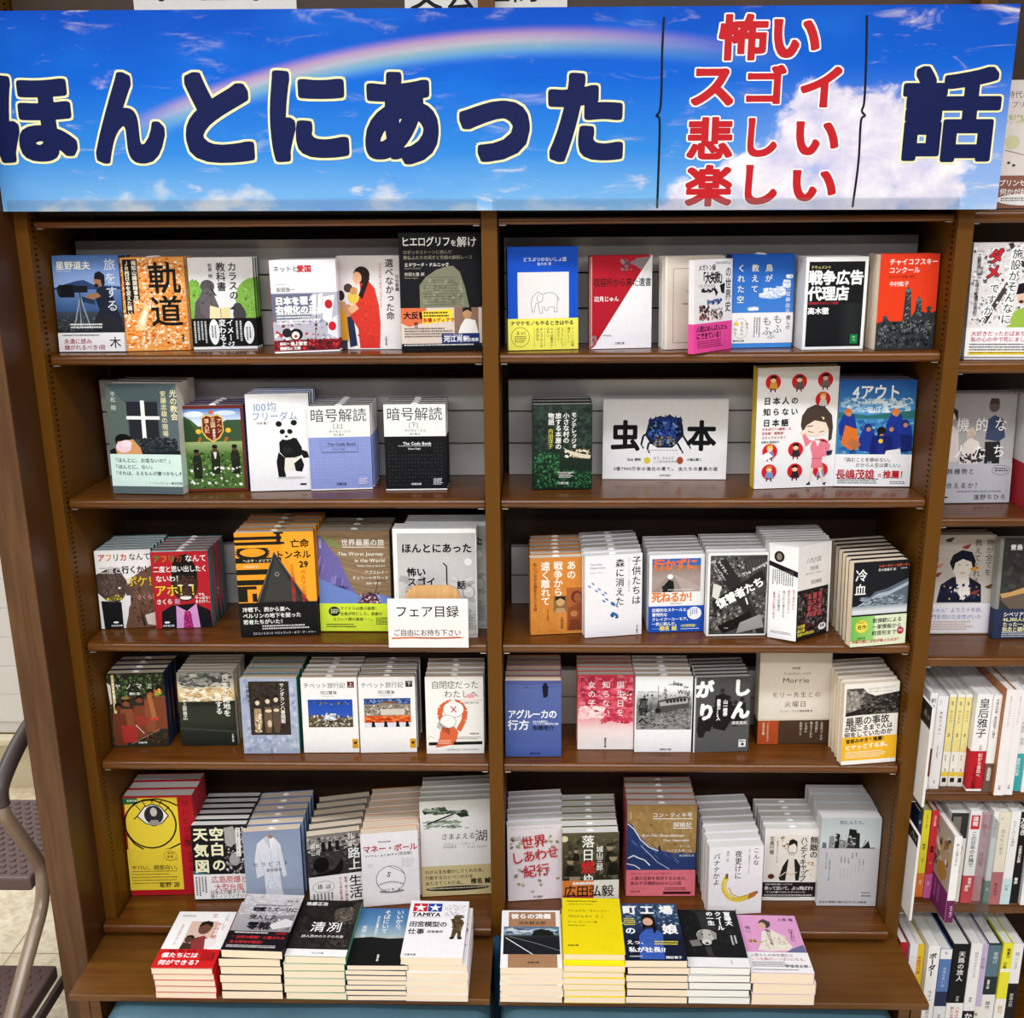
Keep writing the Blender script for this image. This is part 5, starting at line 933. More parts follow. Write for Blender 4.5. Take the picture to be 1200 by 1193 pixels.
@cover
def c_banana(P):
    P.r(0, 0, 100, 100, 'f0eaee'); P.v('こんな', 87, 3, 11.4, '17171a', .004, 1.08); P.v('夜更けに', 54, 6, 14.6, '17171a', .006, 1.0, .92); P.v('バナナかよ', 14, 9, 13, '17171a', .006, 1.0); P.v('筋ジス・鹿野靖明とボランティアたち', 74, 5, 3.6, '55555a', .0, .8); P.v('渡辺一史', 34, 6, 5, '333338', .0, 1.1)
    P.l([(34, 45), (30, 50), (28, 58), (32, 68), (42, 76), (56, 79), (70, 77), (86, 71)], 9.5, 'e2c244'); P.l([(32, 48), (29.5, 58), (34, 68), (44, 75)], 3, 'f0dc7c'); P.l([(38, 60), (44, 70), (58, 75), (80, 71)], 2, 'c8a030'); P.p([(31, 40), (36, 39), (36, 46), (31, 47)], '6a5a28'); P.p([(76, 70), (88, 67), (92, 70), (86, 75), (74, 79)], 'b8702c'); P.p([(88, 67), (93, 68), (91, 71)], '3a2a18'); P.v('文春文庫', 52, 92, 3.4, '333338', .01)

@cover
def c_handicap(P):
    P.r(0, 0, 100, 100, 'efe9e6'); P.r(3, 9, 97, 72, 'e8e0d8'); P.e(50, 28, 8, 12, 'eae2da'); P.o(50, 28, 8, 8.5, 1, '2c2826'); P.p([(42, 24), (44, 16), (50, 14), (58, 17), (59, 25), (54, 20)], '1c1a18'); P.l([(46, 33), (54, 33)], 1.4, '1c1a18'); P.p([(28, 68), (34, 52), (42, 42), (58, 42), (66, 52), (64, 72), (30, 72)], '222020'); P.p([(44, 42), (54, 42), (58, 72), (40, 72)], 'e6ddd4'); P.l([(30, 66), (40, 60), (50, 64), (60, 60)], 2, 'cfc0b0')
    for x, y, c in ((34, 14, 'c8a070'), (38, 24, 'b88858'), (84, 50, 'd8b48c'), (80, 60, 'c09468'), (14, 64, '8a4a30')): P.k(x-7, y-5, x+7, y+5, 10, [c, 'efe6dc', '6a5040'], (1, 3), int(x))
    P.v('無敵の', 88, 10, 15, '17171a', .012, .95); P.v('ハンディキャップ', 70, 10, 14, '17171a', .008, .78, .95); P.v('北島行徳', 13, 10, 9, '3a1c18', .0, 1.0); P.v('障害者がプロレスラーになった日', 23, 16, 3.2, '55504c', .0, .9); P.e(14, 66, 6, 5, '5a2a20')
    P.band(74, '241418', 97); P.h('生身の肉体が激しくぶつかる', 4, 75.5, 3.8, 'e8e2e2', .01); P.h('笑って泣いて、ぶっ飛ばす!!', 3, 79.5, 8.2, 'f2eeee', .012, .92, .92); P.h('「どこかに置いてきたハンディキャップ」', 3, 86.5, 4, 'e8e2e2', .02); P.m(3, 91.5, 94, 2.4, 1, 'e0dada'); P.r(0, 94.6, 100, 97, 'efe9e6'); P.m(20, 95.2, 50, 1.2, 1, '55504c')

@cover
def c_challenge(P):
    P.g(0, 0, 100, 34, [(0, 'b4bcc0'), (100, 'cdd6d6')]); P.r(0, 34, 100, 100, 'c4c2c6'); P.h('挑む人たち。', 30, 2.5, 7.6, '4a4c50', .0, 1, 1.0); G_ = ('3a3a3c', '6a6a6c', '17171a', '8a8a8c', '222224')
    for a, b, c, d, g in ((3, 27, 11, 34, 1), (14, 20, 24, 34, 3), (24, 17, 33, 34, 2), (31, 24, 44, 34, 3), (44, 22, 60, 34, 0), (46, 12, 60, 22, 2), (58, 16, 66, 34, 4)): P.p([(a, d), (a+1, b), (c-1, b+1), (c, d)], G_[g])
    P.k(14, 18, 62, 33, 40, ['8a8a8c', '4a4a4c', 'b8b8ba', '222224'], (1, 2.6)); P.p([(70, 34), (80, 25), (84, 34)], '222224'); P.l([(76, 24), (70, 34)], 1, '17171a'); P.r(62, 33, 92, 34, '2a2a2c')
    rnd = random.Random(2)
    for i, t in enumerate(('中田英寿', '村山ゆかり', '齋藤孝', '尾木直樹', '早川義太', '石川次郎', '坂口智也')): P.v(t, 74-i*6.2, 38+rnd.uniform(0, 8), 2.8, '44444a', .0); P.l([(74-i*6.2, 52+i), (74-i*6.2, 60+i*1.6)], .25, '77777c')
    P.v('好評発売中の雑誌から十一人の記録', 18, 46, 2.6, '55555a', 0); P.v('その道に立つ人に聞く言葉', 12, 38, 2.6, '55555a', 0); P.m(74, 84, 18, 2, 1, '55555a'); P.h('鈴木文男', 75, 87, 3.8, '33333a', .02); P.h('未知の領域に踏み出す11人の軌跡', 4, 94, 5, '2a2a2e', .0, .98, 1.12)

# flat piles on the ledge
@cover
def c_hope(P):
    P.r(0, 0, 100, 100, 'f2eeee'); P.h('石井光太', 9, 6, 6, '26262a', .0); P.v('こうして', 88, 4, 10, '8a4a44', -.012, 1.1); P.v('生', 66, 3, 12, 'b0686a', -.01); P.r(30, 18, 76, 68, 'd8b8a8'); P.e(58, 31, 11, 15, '6e4738'); P.p([(46, 29), (48, 20), (58, 17), (68, 20), (70, 29), (58, 23)], '17120f'); P.e(54, 31, 1.4, 1, '17120f'); P.e(62, 31, 1.4, 1, '17120f'); P.l([(55, 36.5), (61, 36.5)], 1, '3a1c18'); P.p([(40, 68), (48, 48), (62, 44), (76, 52), (76, 68)], '8a3438'); P.p([(66, 50), (84, 42), (88, 60), (72, 68)], 'e6dcdc'); P.e(40, 50, 8, 10, '55382e'); P.p([(32, 49), (34, 44), (44, 44), (48, 50), (40, 46)], '17120f'); P.p([(30, 68), (32, 56), (46, 58), (50, 68)], '3a2c28'); P.v('渋谷の闇', 78, 20, 10, 'b84a3c', .0, 1.05); P.v('貧困の現場をあるく旅', 18, 24, 5.2, 'c8a49c', .0)
    P.band(68, 'cc1c20'); P.h('僕たちには', 7, 74, 12.6, 'f8f2f2', .022, .96); P.h('何ができる？', 7, 86, 12.6, 'f8f2f2', .022, .96); P.m(72, 74, 24, 14, 5, '6a0c10'); P.r(92, 74, 94, 88, '7a1014'); P.h('戦慄、貧困、若者達、少年たち', 16, 69.4, 5, '50080c', .01)

@cover
def c_battle(P):
    P.g(0, 0, 100, 68, [(0, 'd8d2d6'), (40, 'b4aeb2'), (100, '9a9498')]); P.k(0, 0, 100, 40, 60, ['ccc6ca', 'b8b2b6', 'dcd6da'], (2, 5), 4, 1.8); P.p([(30, 66), (40, 50), (70, 40), (98, 36), (98, 66)], '8a8488'); P.k(44, 42, 98, 66, 70, ['6a6468', '9a9498', 'dcd6da', '4c484c'], (1, 3), 5); P.p([(60, 56), (84, 44), (98, 48), (98, 58), (70, 64)], 'd8d2d6'); P.h('可知 晃', 74, 10, 6, '26222a', .01); P.m(24, 20, 60, 3, 1, '26222a'); P.h('戦艦ミズーリに', 22, 24, 12.6, '17141a', .025, .94, .92); P.h('突入した', 22, 38, 13, '17141a', .025, .94, .98); P.h('零戦', 24, 51, 20, '17141a', .03, .98)
    P.band(68, '141216'); P.m(10, 69.5, 56, 4, 1, 'e0dcdc'); P.h('“決死の瞬間”に隠された', 8, 76, 7.4, 'cc2c30', .015); P.h('ある特攻の軌跡！', 8, 84, 7.4, 'cc2c30', .015); P.m(6, 92, 86, 5, 2, 'd8d4d4'); P.r(78, 69.5, 96, 73, '8a1418')

@cover
def c_clear(P):
    P.r(0, 0, 100, 100, '26221f'); P.k(0, 0, 100, 86, 60, ['2c2825', '1c1917', '342f2b'], (4, 11)); P.e(76, 22, 17, 24, '584e46'); P.k(62, 8, 94, 44, 40, ['6a5f56', '443b35', '7c7066', '332c28'], (2, 5)); P.p([(58, 18), (64, 6), (84, 4), (94, 16), (86, 12), (70, 14)], '191614'); P.r(92, 4, 99, 44, '3a3430'); P.k(60, 70, 98, 86, 20, ['3c3530', '4a423c'], (2, 6)); P.h('後藤正治', 5, 4, 10, 'f0ecea', .022, .95); P.h('清冽', 26, 40, 27, 'f2eeec', .002, .95, 1.08); P.h('詩人茨木のり子の肖像', 16, 63.5, 7.2, 'ece8e4', .0, .98); P.r(0, 88, 100, 100, 'efebe9'); P.h('中公文庫', 42, 92.6, 5, '4a4644', .0)

@cover
def c_beside(P):
    P.g(0, 0, 100, 56, [(0, '3a6aa0'), (50, '5a86b0'), (85, '9ab0bc'), (100, 'b8b8a8')]); P.p([(0, 54), (30, 52), (60, 55), (100, 53), (100, 100), (0, 100)], '141414'); P.v('そばに', 86, -6 if 0 else 2, 11, 'f0eeec', .0) if 0 else None; P.v('あすも', 94, 3, 10, 'e8eef2', .0); P.v('いいから、', 72, 3, 12.4, 'f0f0ec', .008, .98); P.v('そばにいて', 50, 3, 12.4, 'f0f0ec', .008, 1.0); P.v('あの日の看護日誌から', 36, 14, 5.4, 'f0f0ec', .012, .95); P.v('高野 洋', 15, 32, 9, 'eceff0', .006); P.v('新潮文庫', 48, 82, 4, 'ecebe8', .03)

@cover
def c_model(P):
    P.r(0, 0, 100, 100, 'f2ecf0'); P.r(6, 5, 30, 20, 'c4182c'); P.r(31, 5, 55, 20, '1c3c9c')
    def star(cx, cy, r):
        k = P.W/P.H; P.p([(cx+(r if i % 2 == 0 else r*.4)*math.sin(i*math.pi/5), cy-(r if i % 2 == 0 else r*.4)*math.cos(i*math.pi/5)*k) for i in range(10)], 'f6f2f4')
    star(18, 13, 11); star(43, 13, 11); P.h('TAMIYA', 6, 20.5, 13.6, '141418', .03, .95); P.l([(6, 30.5), (54, 30.5)], .5, '333333'); P.k(58, 6, 96, 30, 110, ['cfc6cc', 'e6dde2', 'bdb4ba'], (.8, 2.2), 4); P.h('田宮模型の', 4, 38, 14.6, '141418', .02, .92, .94); P.h('仕事', 4, 51, 14.6, '141418', .02, .95); P.h('田宮俊作', 36, 54, 6.6, '26262a', .02)
    P.e(84, 31, 6.4, 6, '4a3c2a'); P.p([(76, 30), (80, 26), (92, 26), (95, 32), (86, 30)], '5c4c34'); P.p([(75, 38), (80, 34), (92, 34), (96, 40), (92, 52), (93, 66), (87, 66), (86, 56), (82, 66), (76, 66), (78, 50)], '5c4a30'); P.p([(72, 34), (80, 32), (84, 38), (78, 42)], '4a3a26'); P.k(75, 34, 95, 64, 26, ['6a583a', '3a2e1e', '7c6a48'], (1, 3)); P.e(78, 67, 4, 3, '26201a'); P.e(91, 67, 4, 3, '26201a'); P.h('文春文庫', 5, 94, 4.8, '26262a', .01)

@cover
def c_style(P):
    P.r(0, 0, 100, 100, 'f2eeee'); P.r(12, 3, 92, 100, 'a87c5c'); P.h('彼らの流儀', 16, 6, 14, 'f6f2f0', .03, .97); P.h('沢木耕太郎', 28, 20, 9.6, '17120f', .0, .98); P.r(4, 30, 97, 78, '17191c'); P.g(4, 30, 97, 46, [(0, '4a6480'), (50, '8aa0b4'), (100, '5c6a70')]); P.k(4, 32, 97, 44, 40, ['a8b8c4', '6a8098', 'c8d0d4', '38506a'], (3, 8), 4, 2); P.p([(50, 48), (54, 38), (66, 34), (86, 40), (92, 50), (92, 64), (52, 58)], '17181a'); P.r(4, 46, 97, 50, '26302a'); P.p([(4, 50), (97, 48), (97, 78), (4, 78)], '1c1e22'); P.l([(8, 50), (52, 78)], 1.6, 'e6e6ea'); P.l([(14, 48), (60, 60), (97, 72)], 1, '8a8c90'); P.h('新潮文庫', 44, 90, 4.6, '33281f', .02)

@cover
def c_story(P):
    P.r(0, 0, 100, 100, 'f0d814'); P.h('National Story Project', 8, 4, 5.4, '3a3408', .03); P.h('edited by Paul Auster', 10, 10, 4.6, '3a3408', .01); P.h('ナショナル・ストーリー・', 8, 22, 6.6, '2c2808', .0, .95); P.h('プロジェクト〔Ⅰ〕', 8, 32, 7.4, '2c2808', .0, .98); P.h('ポール・オースター 編', 8, 43, 4.8, '2c2808', .01); P.h('柴田元幸 他 訳', 8, 49.5, 4.4, '2c2808', .0); P.h('新潮文庫', 7, 84, 4.4, '2c2808', .02)

@cover
def c_factory(P):
    P.g(0, 0, 100, 100, [(0, '34486a'), (30, '2c3e60'), (60, '1a2440'), (100, '161c34')]); P.k(0, 0, 100, 42, 60, ['4a607c', '6a88a4', '24324c', '8ca4b8'], (2, 6), 4); P.r(0, 64, 100, 100, '161c34'); P.p([(24, 98), (28, 60), (38, 48), (58, 46), (68, 56), (64, 98)], '3a5cb0'); P.p([(36, 30), (38, 22), (50, 20), (58, 26), (60, 48), (54, 56), (52, 44), (40, 44), (36, 54)], '1a1210'); P.e(46, 34, 8.4, 10, 'dcae92'); P.l([(43, 40), (49, 40)], 1, 'a0483c'); P.k(28, 60, 64, 96, 24, ['3454a4', '4468bc'], (2, 6))
    P.h('町工場の', 4, 3, 24, 'f6f4f4', .04, .95, .99) if 0 else None; P.h('町', 6, 4, 24, 'f6f4f4', .035); P.h('工', 36, 4, 24, 'f6f4f4', .035); P.h('場', 68, 4, 24, 'f6f4f4', .035); P.h('娘', 68, 38, 26, 'f6f4f4', .03); P.h('の', 6, 44, 18, 'f6f4f4', .03); P.m(6, 28, 18, 14, 4, 'e8d84c'); P.h('えっ、', 6, 66, 11.6, 'f6f4f4', .02); P.h('私が社長!?', 8, 78, 13.4, 'f6f4f4', .025, .98); P.m(52, 68, 40, 8, 2, 'e8d84c'); P.h('諏訪貴子', 66, 93, 6.6, 'f0eeee', .02); P.m(8, 93, 26, 3, 1, 'd8d8dc')

@cover
def c_guide(P):
    P.r(0, 0, 100, 100, '17181a'); P.k(0, 0, 100, 80, 40, ['1c1d20', '121315', '222428'], (4, 10)); P.p([(30, 4), (52, 2), (60, 36), (36, 40)], '2c2d30'); P.e(40, 46, 16, 15, 'bdb8b2'); P.p([(26, 42), (36, 36), (34, 52), (24, 56)], '8a857f'); P.p([(48, 36), (58, 42), (56, 54), (50, 48)], '98938d'); P.e(39, 58, 8, 7, 'd4cfc9'); P.e(39, 60, 3.4, 2.4, '17140f'); P.e(34, 45, 1.8, 1.6, '17140f'); P.e(46, 45, 1.8, 1.6, '17140f'); P.p([(10, 56), (26, 54), (30, 64), (14, 66)], '7c7771'); P.p([(34, 66), (44, 66), (46, 82), (36, 80)], '3a3836'); P.v('盲導犬', 83, 3, 12.4, 'f2f2f2', .035, .98); P.v('クイール', 68, 3, 12.4, 'f2f2f2', .035, .98); P.v('の一生', 53, 3, 12.4, 'f2f2f2', .035, .98); P.mv(80, 46, 12, 16, 2, 'd8d8d8'); P.r(0, 84, 100, 100, 'f0eced'); P.v('文春文庫', 72, 87, 2.6, '33333a', .01)

@cover
def c_regret(P):
    P.r(0, 0, 100, 100, 'dc9cc8'); P.h('上原 隆', 68, 5, 8, '2c1c2a', .015); P.v('ひそかに', 85, 24, 9.4, '2c1c2a', .0, .82); P.v('悔いる', 14, 20, 9.4, '2c1c2a', .0, .9) if 0 else None; P.v('悔い、', 14, 20, 9, '2c1c2a', .0, .95); P.v('胸にゃさ', 46, 26, 8, '2c1c2a', .004, .92); P.p([(76, 60), (98, 52), (100, 66), (66, 66)], '6a6a94')
    P.p([(36, 30), (52, 26), (68, 36), (80, 56), (72, 62), (40, 64), (22, 62), (30, 50)], 'e8dccf'); P.e(44, 16, 9.4, 11, '3a3232'); P.e(40, 19, 6, 8, 'd8a890'); P.p([(36, 12), (44, 7), (54, 12), (54, 20), (46, 14)], '4a4646'); P.l([(34, 48), (22, 50), (12, 46)], 4, 'cfa890'); P.k(10, 42, 24, 52, 10, ['8a5a2c', 'b8843c', '5a3818'], (1, 3)); P.k(34, 34, 76, 62, 30, ['d8cabc', 'f2e8dc', 'c8b8a8'], (2, 6)); P.v('胸にたまる', 47, 26, 8, '2c1c2a', .0, .95)
    P.band(66, 'f0ebee'); P.h('上原さんの本を読むと', 6, 68.5, 7.4, '7a4a50', .0, .95); P.h('いつも胸がいっぱいになる。', 6, 75, 7.4, 'b84a54', .004, .95); P.m(6, 82, 62, 9, 4, '6a6468'); P.h('伊坂幸太郎', 58, 86, 7.6, '26222a', .02, .95); P.h('氏', 95, 88, 3.6, '26222a', 0); P.m(6, 94, 88, 3, 1, '77727a')

# the neighbouring bay, covers to the front
@cover
def c_home(P):
    P.g(0, 0, 100, 72, [(0, 'd6d0d2'), (100, 'e4dee0')]); P.k(0, 0, 100, 72, 190, ['b8b2b6', 'e8e4e6', '8a8488', 'f0ecee', 'c8b8c0', '5c565a'], (1.4, 4.6), 4); P.l([(44, 0), (56, 16), (70, 22), (100, 26)], 6, '3a322e'); P.l([(70, 22), (78, 0)], 7, '4a403a'); P.l([(20, 68), (38, 44), (46, 34)], 6, '443c36'); P.k(0, 0, 100, 72, 60, ['f0eaee', 'e8dce4'], (1.4, 3.4), 8)
    P.p([(48, 72), (56, 58), (70, 54), (86, 60), (92, 72)], '98b848'); P.e(66, 46, 8, 9, 'dcb8a4'); P.p([(56, 44), (58, 35), (70, 33), (78, 40), (76, 48), (70, 42)], '17151c'); P.e(63, 50, 3, 2, '5a2a26')
    for i, ch in enumerate('施設がそんなに'):
        x, y = 47-i*1.2, 5+i*9.2; P.h(ch, x-1, y-.6, 15, 'f6f4f4', .09, .9); P.h(ch, x, y, 13, '17151a', .0)
    for i, ch in enumerate('ダメ'): P.h(ch, 19-i*2, 5+i*13, 18, '17151a', .06); P.h(ch, 19-i*2, 5+i*13, 18, 'd02430', .02)
    for i, ch in enumerate('ですか？'): P.h(ch, 22-i*2.4, 34+i*9.4, 13, 'f6f4f4', .09); P.h(ch, 23-i*2.4, 34.4+i*9.4, 12, '17151a', .0)
    P.v('──認知症になった母の介護の在宅記──', 8, 5, 5, '26242a', .01, .92)
    P.band(72, 'f2eef0', 98); P.h('大好きだったおばあちゃんは、', 6, 75, 6.6, 'b02c58', .015, 1, 1); P.h('私の心の中で死にました。', 6, 80, 6.6, 'b02c58', .015); P.m(5, 86, 92, 7, 3, '33303a'); P.r(4, 93, 100, 95.8, 'e8c83c'); P.m(6, 93.4, 92, 1.8, 1, '4a3a10'); P.r(0, 97.5, 100, 98, '17151a')

@cover
def c_mineral(P):
    P.g(0, 0, 100, 60, [(0, '8c8688'), (100, 'b0aaac')]); P.g(0, 60, 100, 100, [(0, 'b8b4bc'), (100, 'c4c0ca')]); P.p([(4, 30), (14, 26), (26, 34), (30, 60), (26, 62), (4, 62)], 'd8ccc8'); P.e(16, 20, 6, 7, 'e0cfc6'); P.p([(7, 26), (8, 15), (16, 12), (24, 16), (24, 26), (19, 18)], '221e20'); P.p([(32, 62), (34, 46), (42, 40), (54, 44), (60, 62)], 'e0d4cf'); P.e(43, 36, 6, 7, 'c0a69c'); P.p([(38, 42), (38, 36), (44, 30), (50, 36), (48, 38), (44, 34)], 'c8b8a8'); P.p([(30, 62), (54, 58), (56, 98), (34, 96)], 'd8ccc8'); P.p([(62, 42), (64, 24), (72, 20), (84, 24), (88, 40), (80, 44)], '3c4462'); P.e(71, 12, 7, 8, '5a4a44'); P.p([(64, 10), (66, 5), (76, 5), (78, 10)], '3a302c'); P.p([(62, 44), (82, 44), (84, 86), (64, 86)], '262427'); P.e(56, 54, 6, 5, '222022'); P.k(30, 54, 62, 64, 16, ['222022', '3a3638'], (2, 5)); P.l([(8, 62), (20, 96)], 6, '9a9aa2'); P.l([(70, 62), (72, 86)], 6, '8a8a92')
    P.h('無機的な', -2, 22, 19, 'f6f4f4', -.012, .92, 1.42); P.h('恋人たち', -2, 46, 19, 'f6f4f4', -.012, .92, 1.42)
    P.band(64, 'b8b6be'); P.h('人は無機物と', -4, 68, 8.4, '222226', .0, .95, 1.18); P.h('愛し合えるか？', -4, 81, 8.4, '222226', .0, .95, 1.18); P.o(86, 70, 12, 4.4, .6, '55555a'); P.m(78, 68, 16, 4, 2, '33333a'); P.m(30, 89, 62, 1.6, 1, '44444a'); P.h('濱野ちひろ', 52, 92, 8, '222226', .008, 1, 1.1); P.r(2, 94, 18, 95.4, '222226')

@cover
def c_chem(P):
    P.g(0, 0, 100, 68, [(0, 'b8aca4'), (100, 'ccc2bc')]); P.p([(24, 66), (28, 50), (44, 42), (66, 42), (84, 50), (86, 68), (24, 68)], '1c1c34'); P.p([(48, 42), (66, 41), (70, 60), (60, 66), (52, 58)], 'ece6e4'); P.e(56, 32, 13, 17, 'e6dcd4'); P.p([(38, 28), (42, 20), (54, 15), (68, 17), (74, 26), (72, 36), (68, 27), (56, 24), (46, 28), (44, 36)], '161628'); P.l([(50, 30), (54, 30)], .8, '222'*2); P.l([(60, 30), (65, 30)], .8, '222222'); P.l([(54, 38), (60, 38)], 1, '8a4a48'); P.k(26, 48, 84, 66, 30, ['3a3c60', 'e6dcd4', '26284a', 'd8c448'], (1, 3))
    for x, y, c in ((36, 5, '3a3430'), (60, 12, '8a3c38'), (16, 41, '3a2c30'), (22, 40, '8a3c4c'), (8, 50, 'd8a83c'), (73, 34, 'd89a30'), (76, 58, '8a3c38'), (96, 52, '5a4a2c'), (24, 31, 'c88a80')): P.p([(x-7, y), (x, y-2), (x+7, y-3), (x+2, y+2), (x-3, y+2)], c); P.e(x, y, 2.6, 2, c)
    P.v('物が全てを', 92, 4, 10.6, '26222a', -.006, 1.0); P.v('教えてくれる', 76, 4, 10.6, '26222a', -.006, 1.04); P.v('日本初の', 18, 6, 10.2, '26222a', -.006, 1.06); P.v('女性化学者', 3, 6, 9, '26222a', -.006, 1.0)
    P.band(69, 'ebe6ec', 99); P.h('“寅ちゃん”より三十年前、', 2, 73, 7.4, '7c84b4', .004, .95); P.h('帝大の門を叩いた女性がいた', -3, 80, 7.4, '7c84b4', .004, .95); P.m(12, 87, 66, 10, 4, 'c8a488')

@cover
def c_siberia(P):
    P.r(0, 0, 100, 100, '3a3938'); P.r(0, 0, 5, 100, '8c8a88'); P.k(6, 4, 100, 70, 40, ['444240', '32302f', '4c4a47'], (4, 10)); P.h('青島 顕', 14, 6, 8.4, 'ecebea', .025); P.p([(5, 55), (20, 53), (40, 48), (60, 46), (80, 48), (100, 50), (100, 60), (60, 54), (40, 56), (10, 62)], 'c89c64'); P.p([(5, 60), (40, 54), (100, 58), (100, 70), (20, 70)], '6a5c50'); P.p([(50, 34), (70, 28), (100, 34), (100, 44), (60, 42)], '8a6a54')
    P.band(70, '2c3654'); P.h('シベリア抑留者', 12, 73, 7, 'f0eef0', .02); P.h('46,300人の名を', 12, 78, 7, 'f0e8b0', .02); P.h('たった一人で作った', 12, 83, 7, 'f0e8b0', .02); P.h('執念と鎮魂の軌跡', 12, 88, 7, 'f0e8b0', .02); P.m(12, 93, 70, 6, 3, 'd8d8e0')

@cover
def c_princess(P):
    P.g(0, 0, 100, 75, [(0, 'd8ccc8'), (100, 'e0d4d0')]); P.h('時代に', 4, 8, 9, '5a504c', -.01); P.h('プリンセス', 10, 16, 8, '5a504c', -.01); P.k(4, 26, 30, 34, 14, ['c8c49c', 'b0ac84'], (1.4, 4)); P.e(14, 48, 9, 8, 'ccc8a0'); P.l([(6, 54), (30, 58), (34, 50)], .8, '6a605c'); P.l([(40, 70), (44, 82), (60, 90)], .8, '8a807c'); P.v('鈴木一弘', 30, 34, 5, '4a403c', .01); P.e(12, 64, 2, 1.6, '4a403c'); P.e(18, 66, 2, 1.6, '4a403c')
    P.band(74, '8c5a4c'); P.h('プリンセスの日常に', 2, 77, 8, 'f2ecea', .01); P.h('何かが起こる', 4, 84, 8, 'f2ecea', .01); P.e(40, 93, 40, 7, 'f0eaea'); P.m(6, 91.4, 70, 3.4, 2, '5a403a')

# ------------------------------------------------------------------ books
ORD = ['front', 'second', 'third', 'fourth', 'fifth', 'sixth', 'seventh', 'eighth', 'ninth', 'tenth']

def make_book(key, w, h, T, kind, spine, side, page, base, slip=False):
    """one book standing up: x along the front, y back, z up; origin at the middle of the front's lower edge"""
    root = empty(kind)
    P = Pr(w, h); CV[key](P)
    V, Fc, cols = [], [], []
    c = 0.0006; xs = -w/2
    boxg(V, Fc, 0, 0, 0, w, c, h); cols += [lin(base)]*6
    boxg(V, Fc, 0, T-c, 0, w, T, h); cols += [lin(spine)]*6
    if side == 'R': boxg(V, Fc, w-c, c, 0, w, T-c, h)
    else: boxg(V, Fc, 0, c, 0, c, T-c, h)
    cols += [lin(spine)]*6
    mV, mF, mc = P.main; b = len(V); V += mV; Fc += [tuple(b+i for i in f) for f in mF]; cols += mc
    V = [(x+xs, y, z) for x, y, z in V]
    mesh_obj('cover', V, Fc, M_PRINT, root, cols=cols)
    V, Fc = [], []
    boxg(V, Fc, xs+(c+.0002 if side == 'L' else .0008), c+.0002, 0.0002, xs+w-(c+.0002 if side == 'R' else .0012), T-c-.0002, h-0.0010)
    mesh_obj('page_block', V, Fc, M_PAPER[page], root)
    if P.bandspec:
        y0, y1, col, sc = P.bandspec; za, zb = h*(1-y1/100), h*(1-y0/100); g = 0.0004
        if y1 >= 100: za = 0.0002
        V = [(xs-g, -0.0007, za), (xs+w+g, -0.0007, za), (xs+w+g, -0.0007, zb), (xs-g, -0.0007, zb), (xs-g, T+.0001, za), (xs+w+g, T+.0001, za), (xs+w+g, T+.0001, zb), (xs-g, T+.0001, zb)]
        Fc = [(0, 1, 2, 3), (1, 5, 6, 2) if side == 'R' else (4, 0, 3, 7), (5, 4, 7, 6)]; cols = [lin(col), lin(sc), lin(sc)]
        b = len(V); V += [(x+xs, y, z) for x, y, z in P.bV]; Fc += [tuple(b+i for i in f) for f in P.bF]; cols += P.bc
        mesh_obj('paper_band', V, Fc, M_FLAT, root, cols=cols)
    if slip:
        r = 0.0065; pts = [(r*math.cos(math.pi*i/10), 0.0036*math.sin(math.pi*i/10)) for i in range(11)]; n = len(pts)
        V = [(x, T*.45, h-.0012+z) for x, z in pts]+[(x, T*.45+.0008, h-.0012+z) for x, z in pts]
        Fc = [tuple(range(n)), tuple(range(2*n-1, n-1, -1))]+[(i, i+n, (i+1) % n+n, (i+1) % n) for i in range(n)]
        mesh_obj('sales_slip', V, Fc, M_SLIP, root)
    return root

def copy_tree(root):
    r = root.copy(); C.objects.link(r)
    for ch in list(root.children):
        q = ch.copy(); C.objects.link(q); q.parent = r
        for g in list(ch.children): k = g.copy(); C.objects.link(k); k.parent = q
    return r

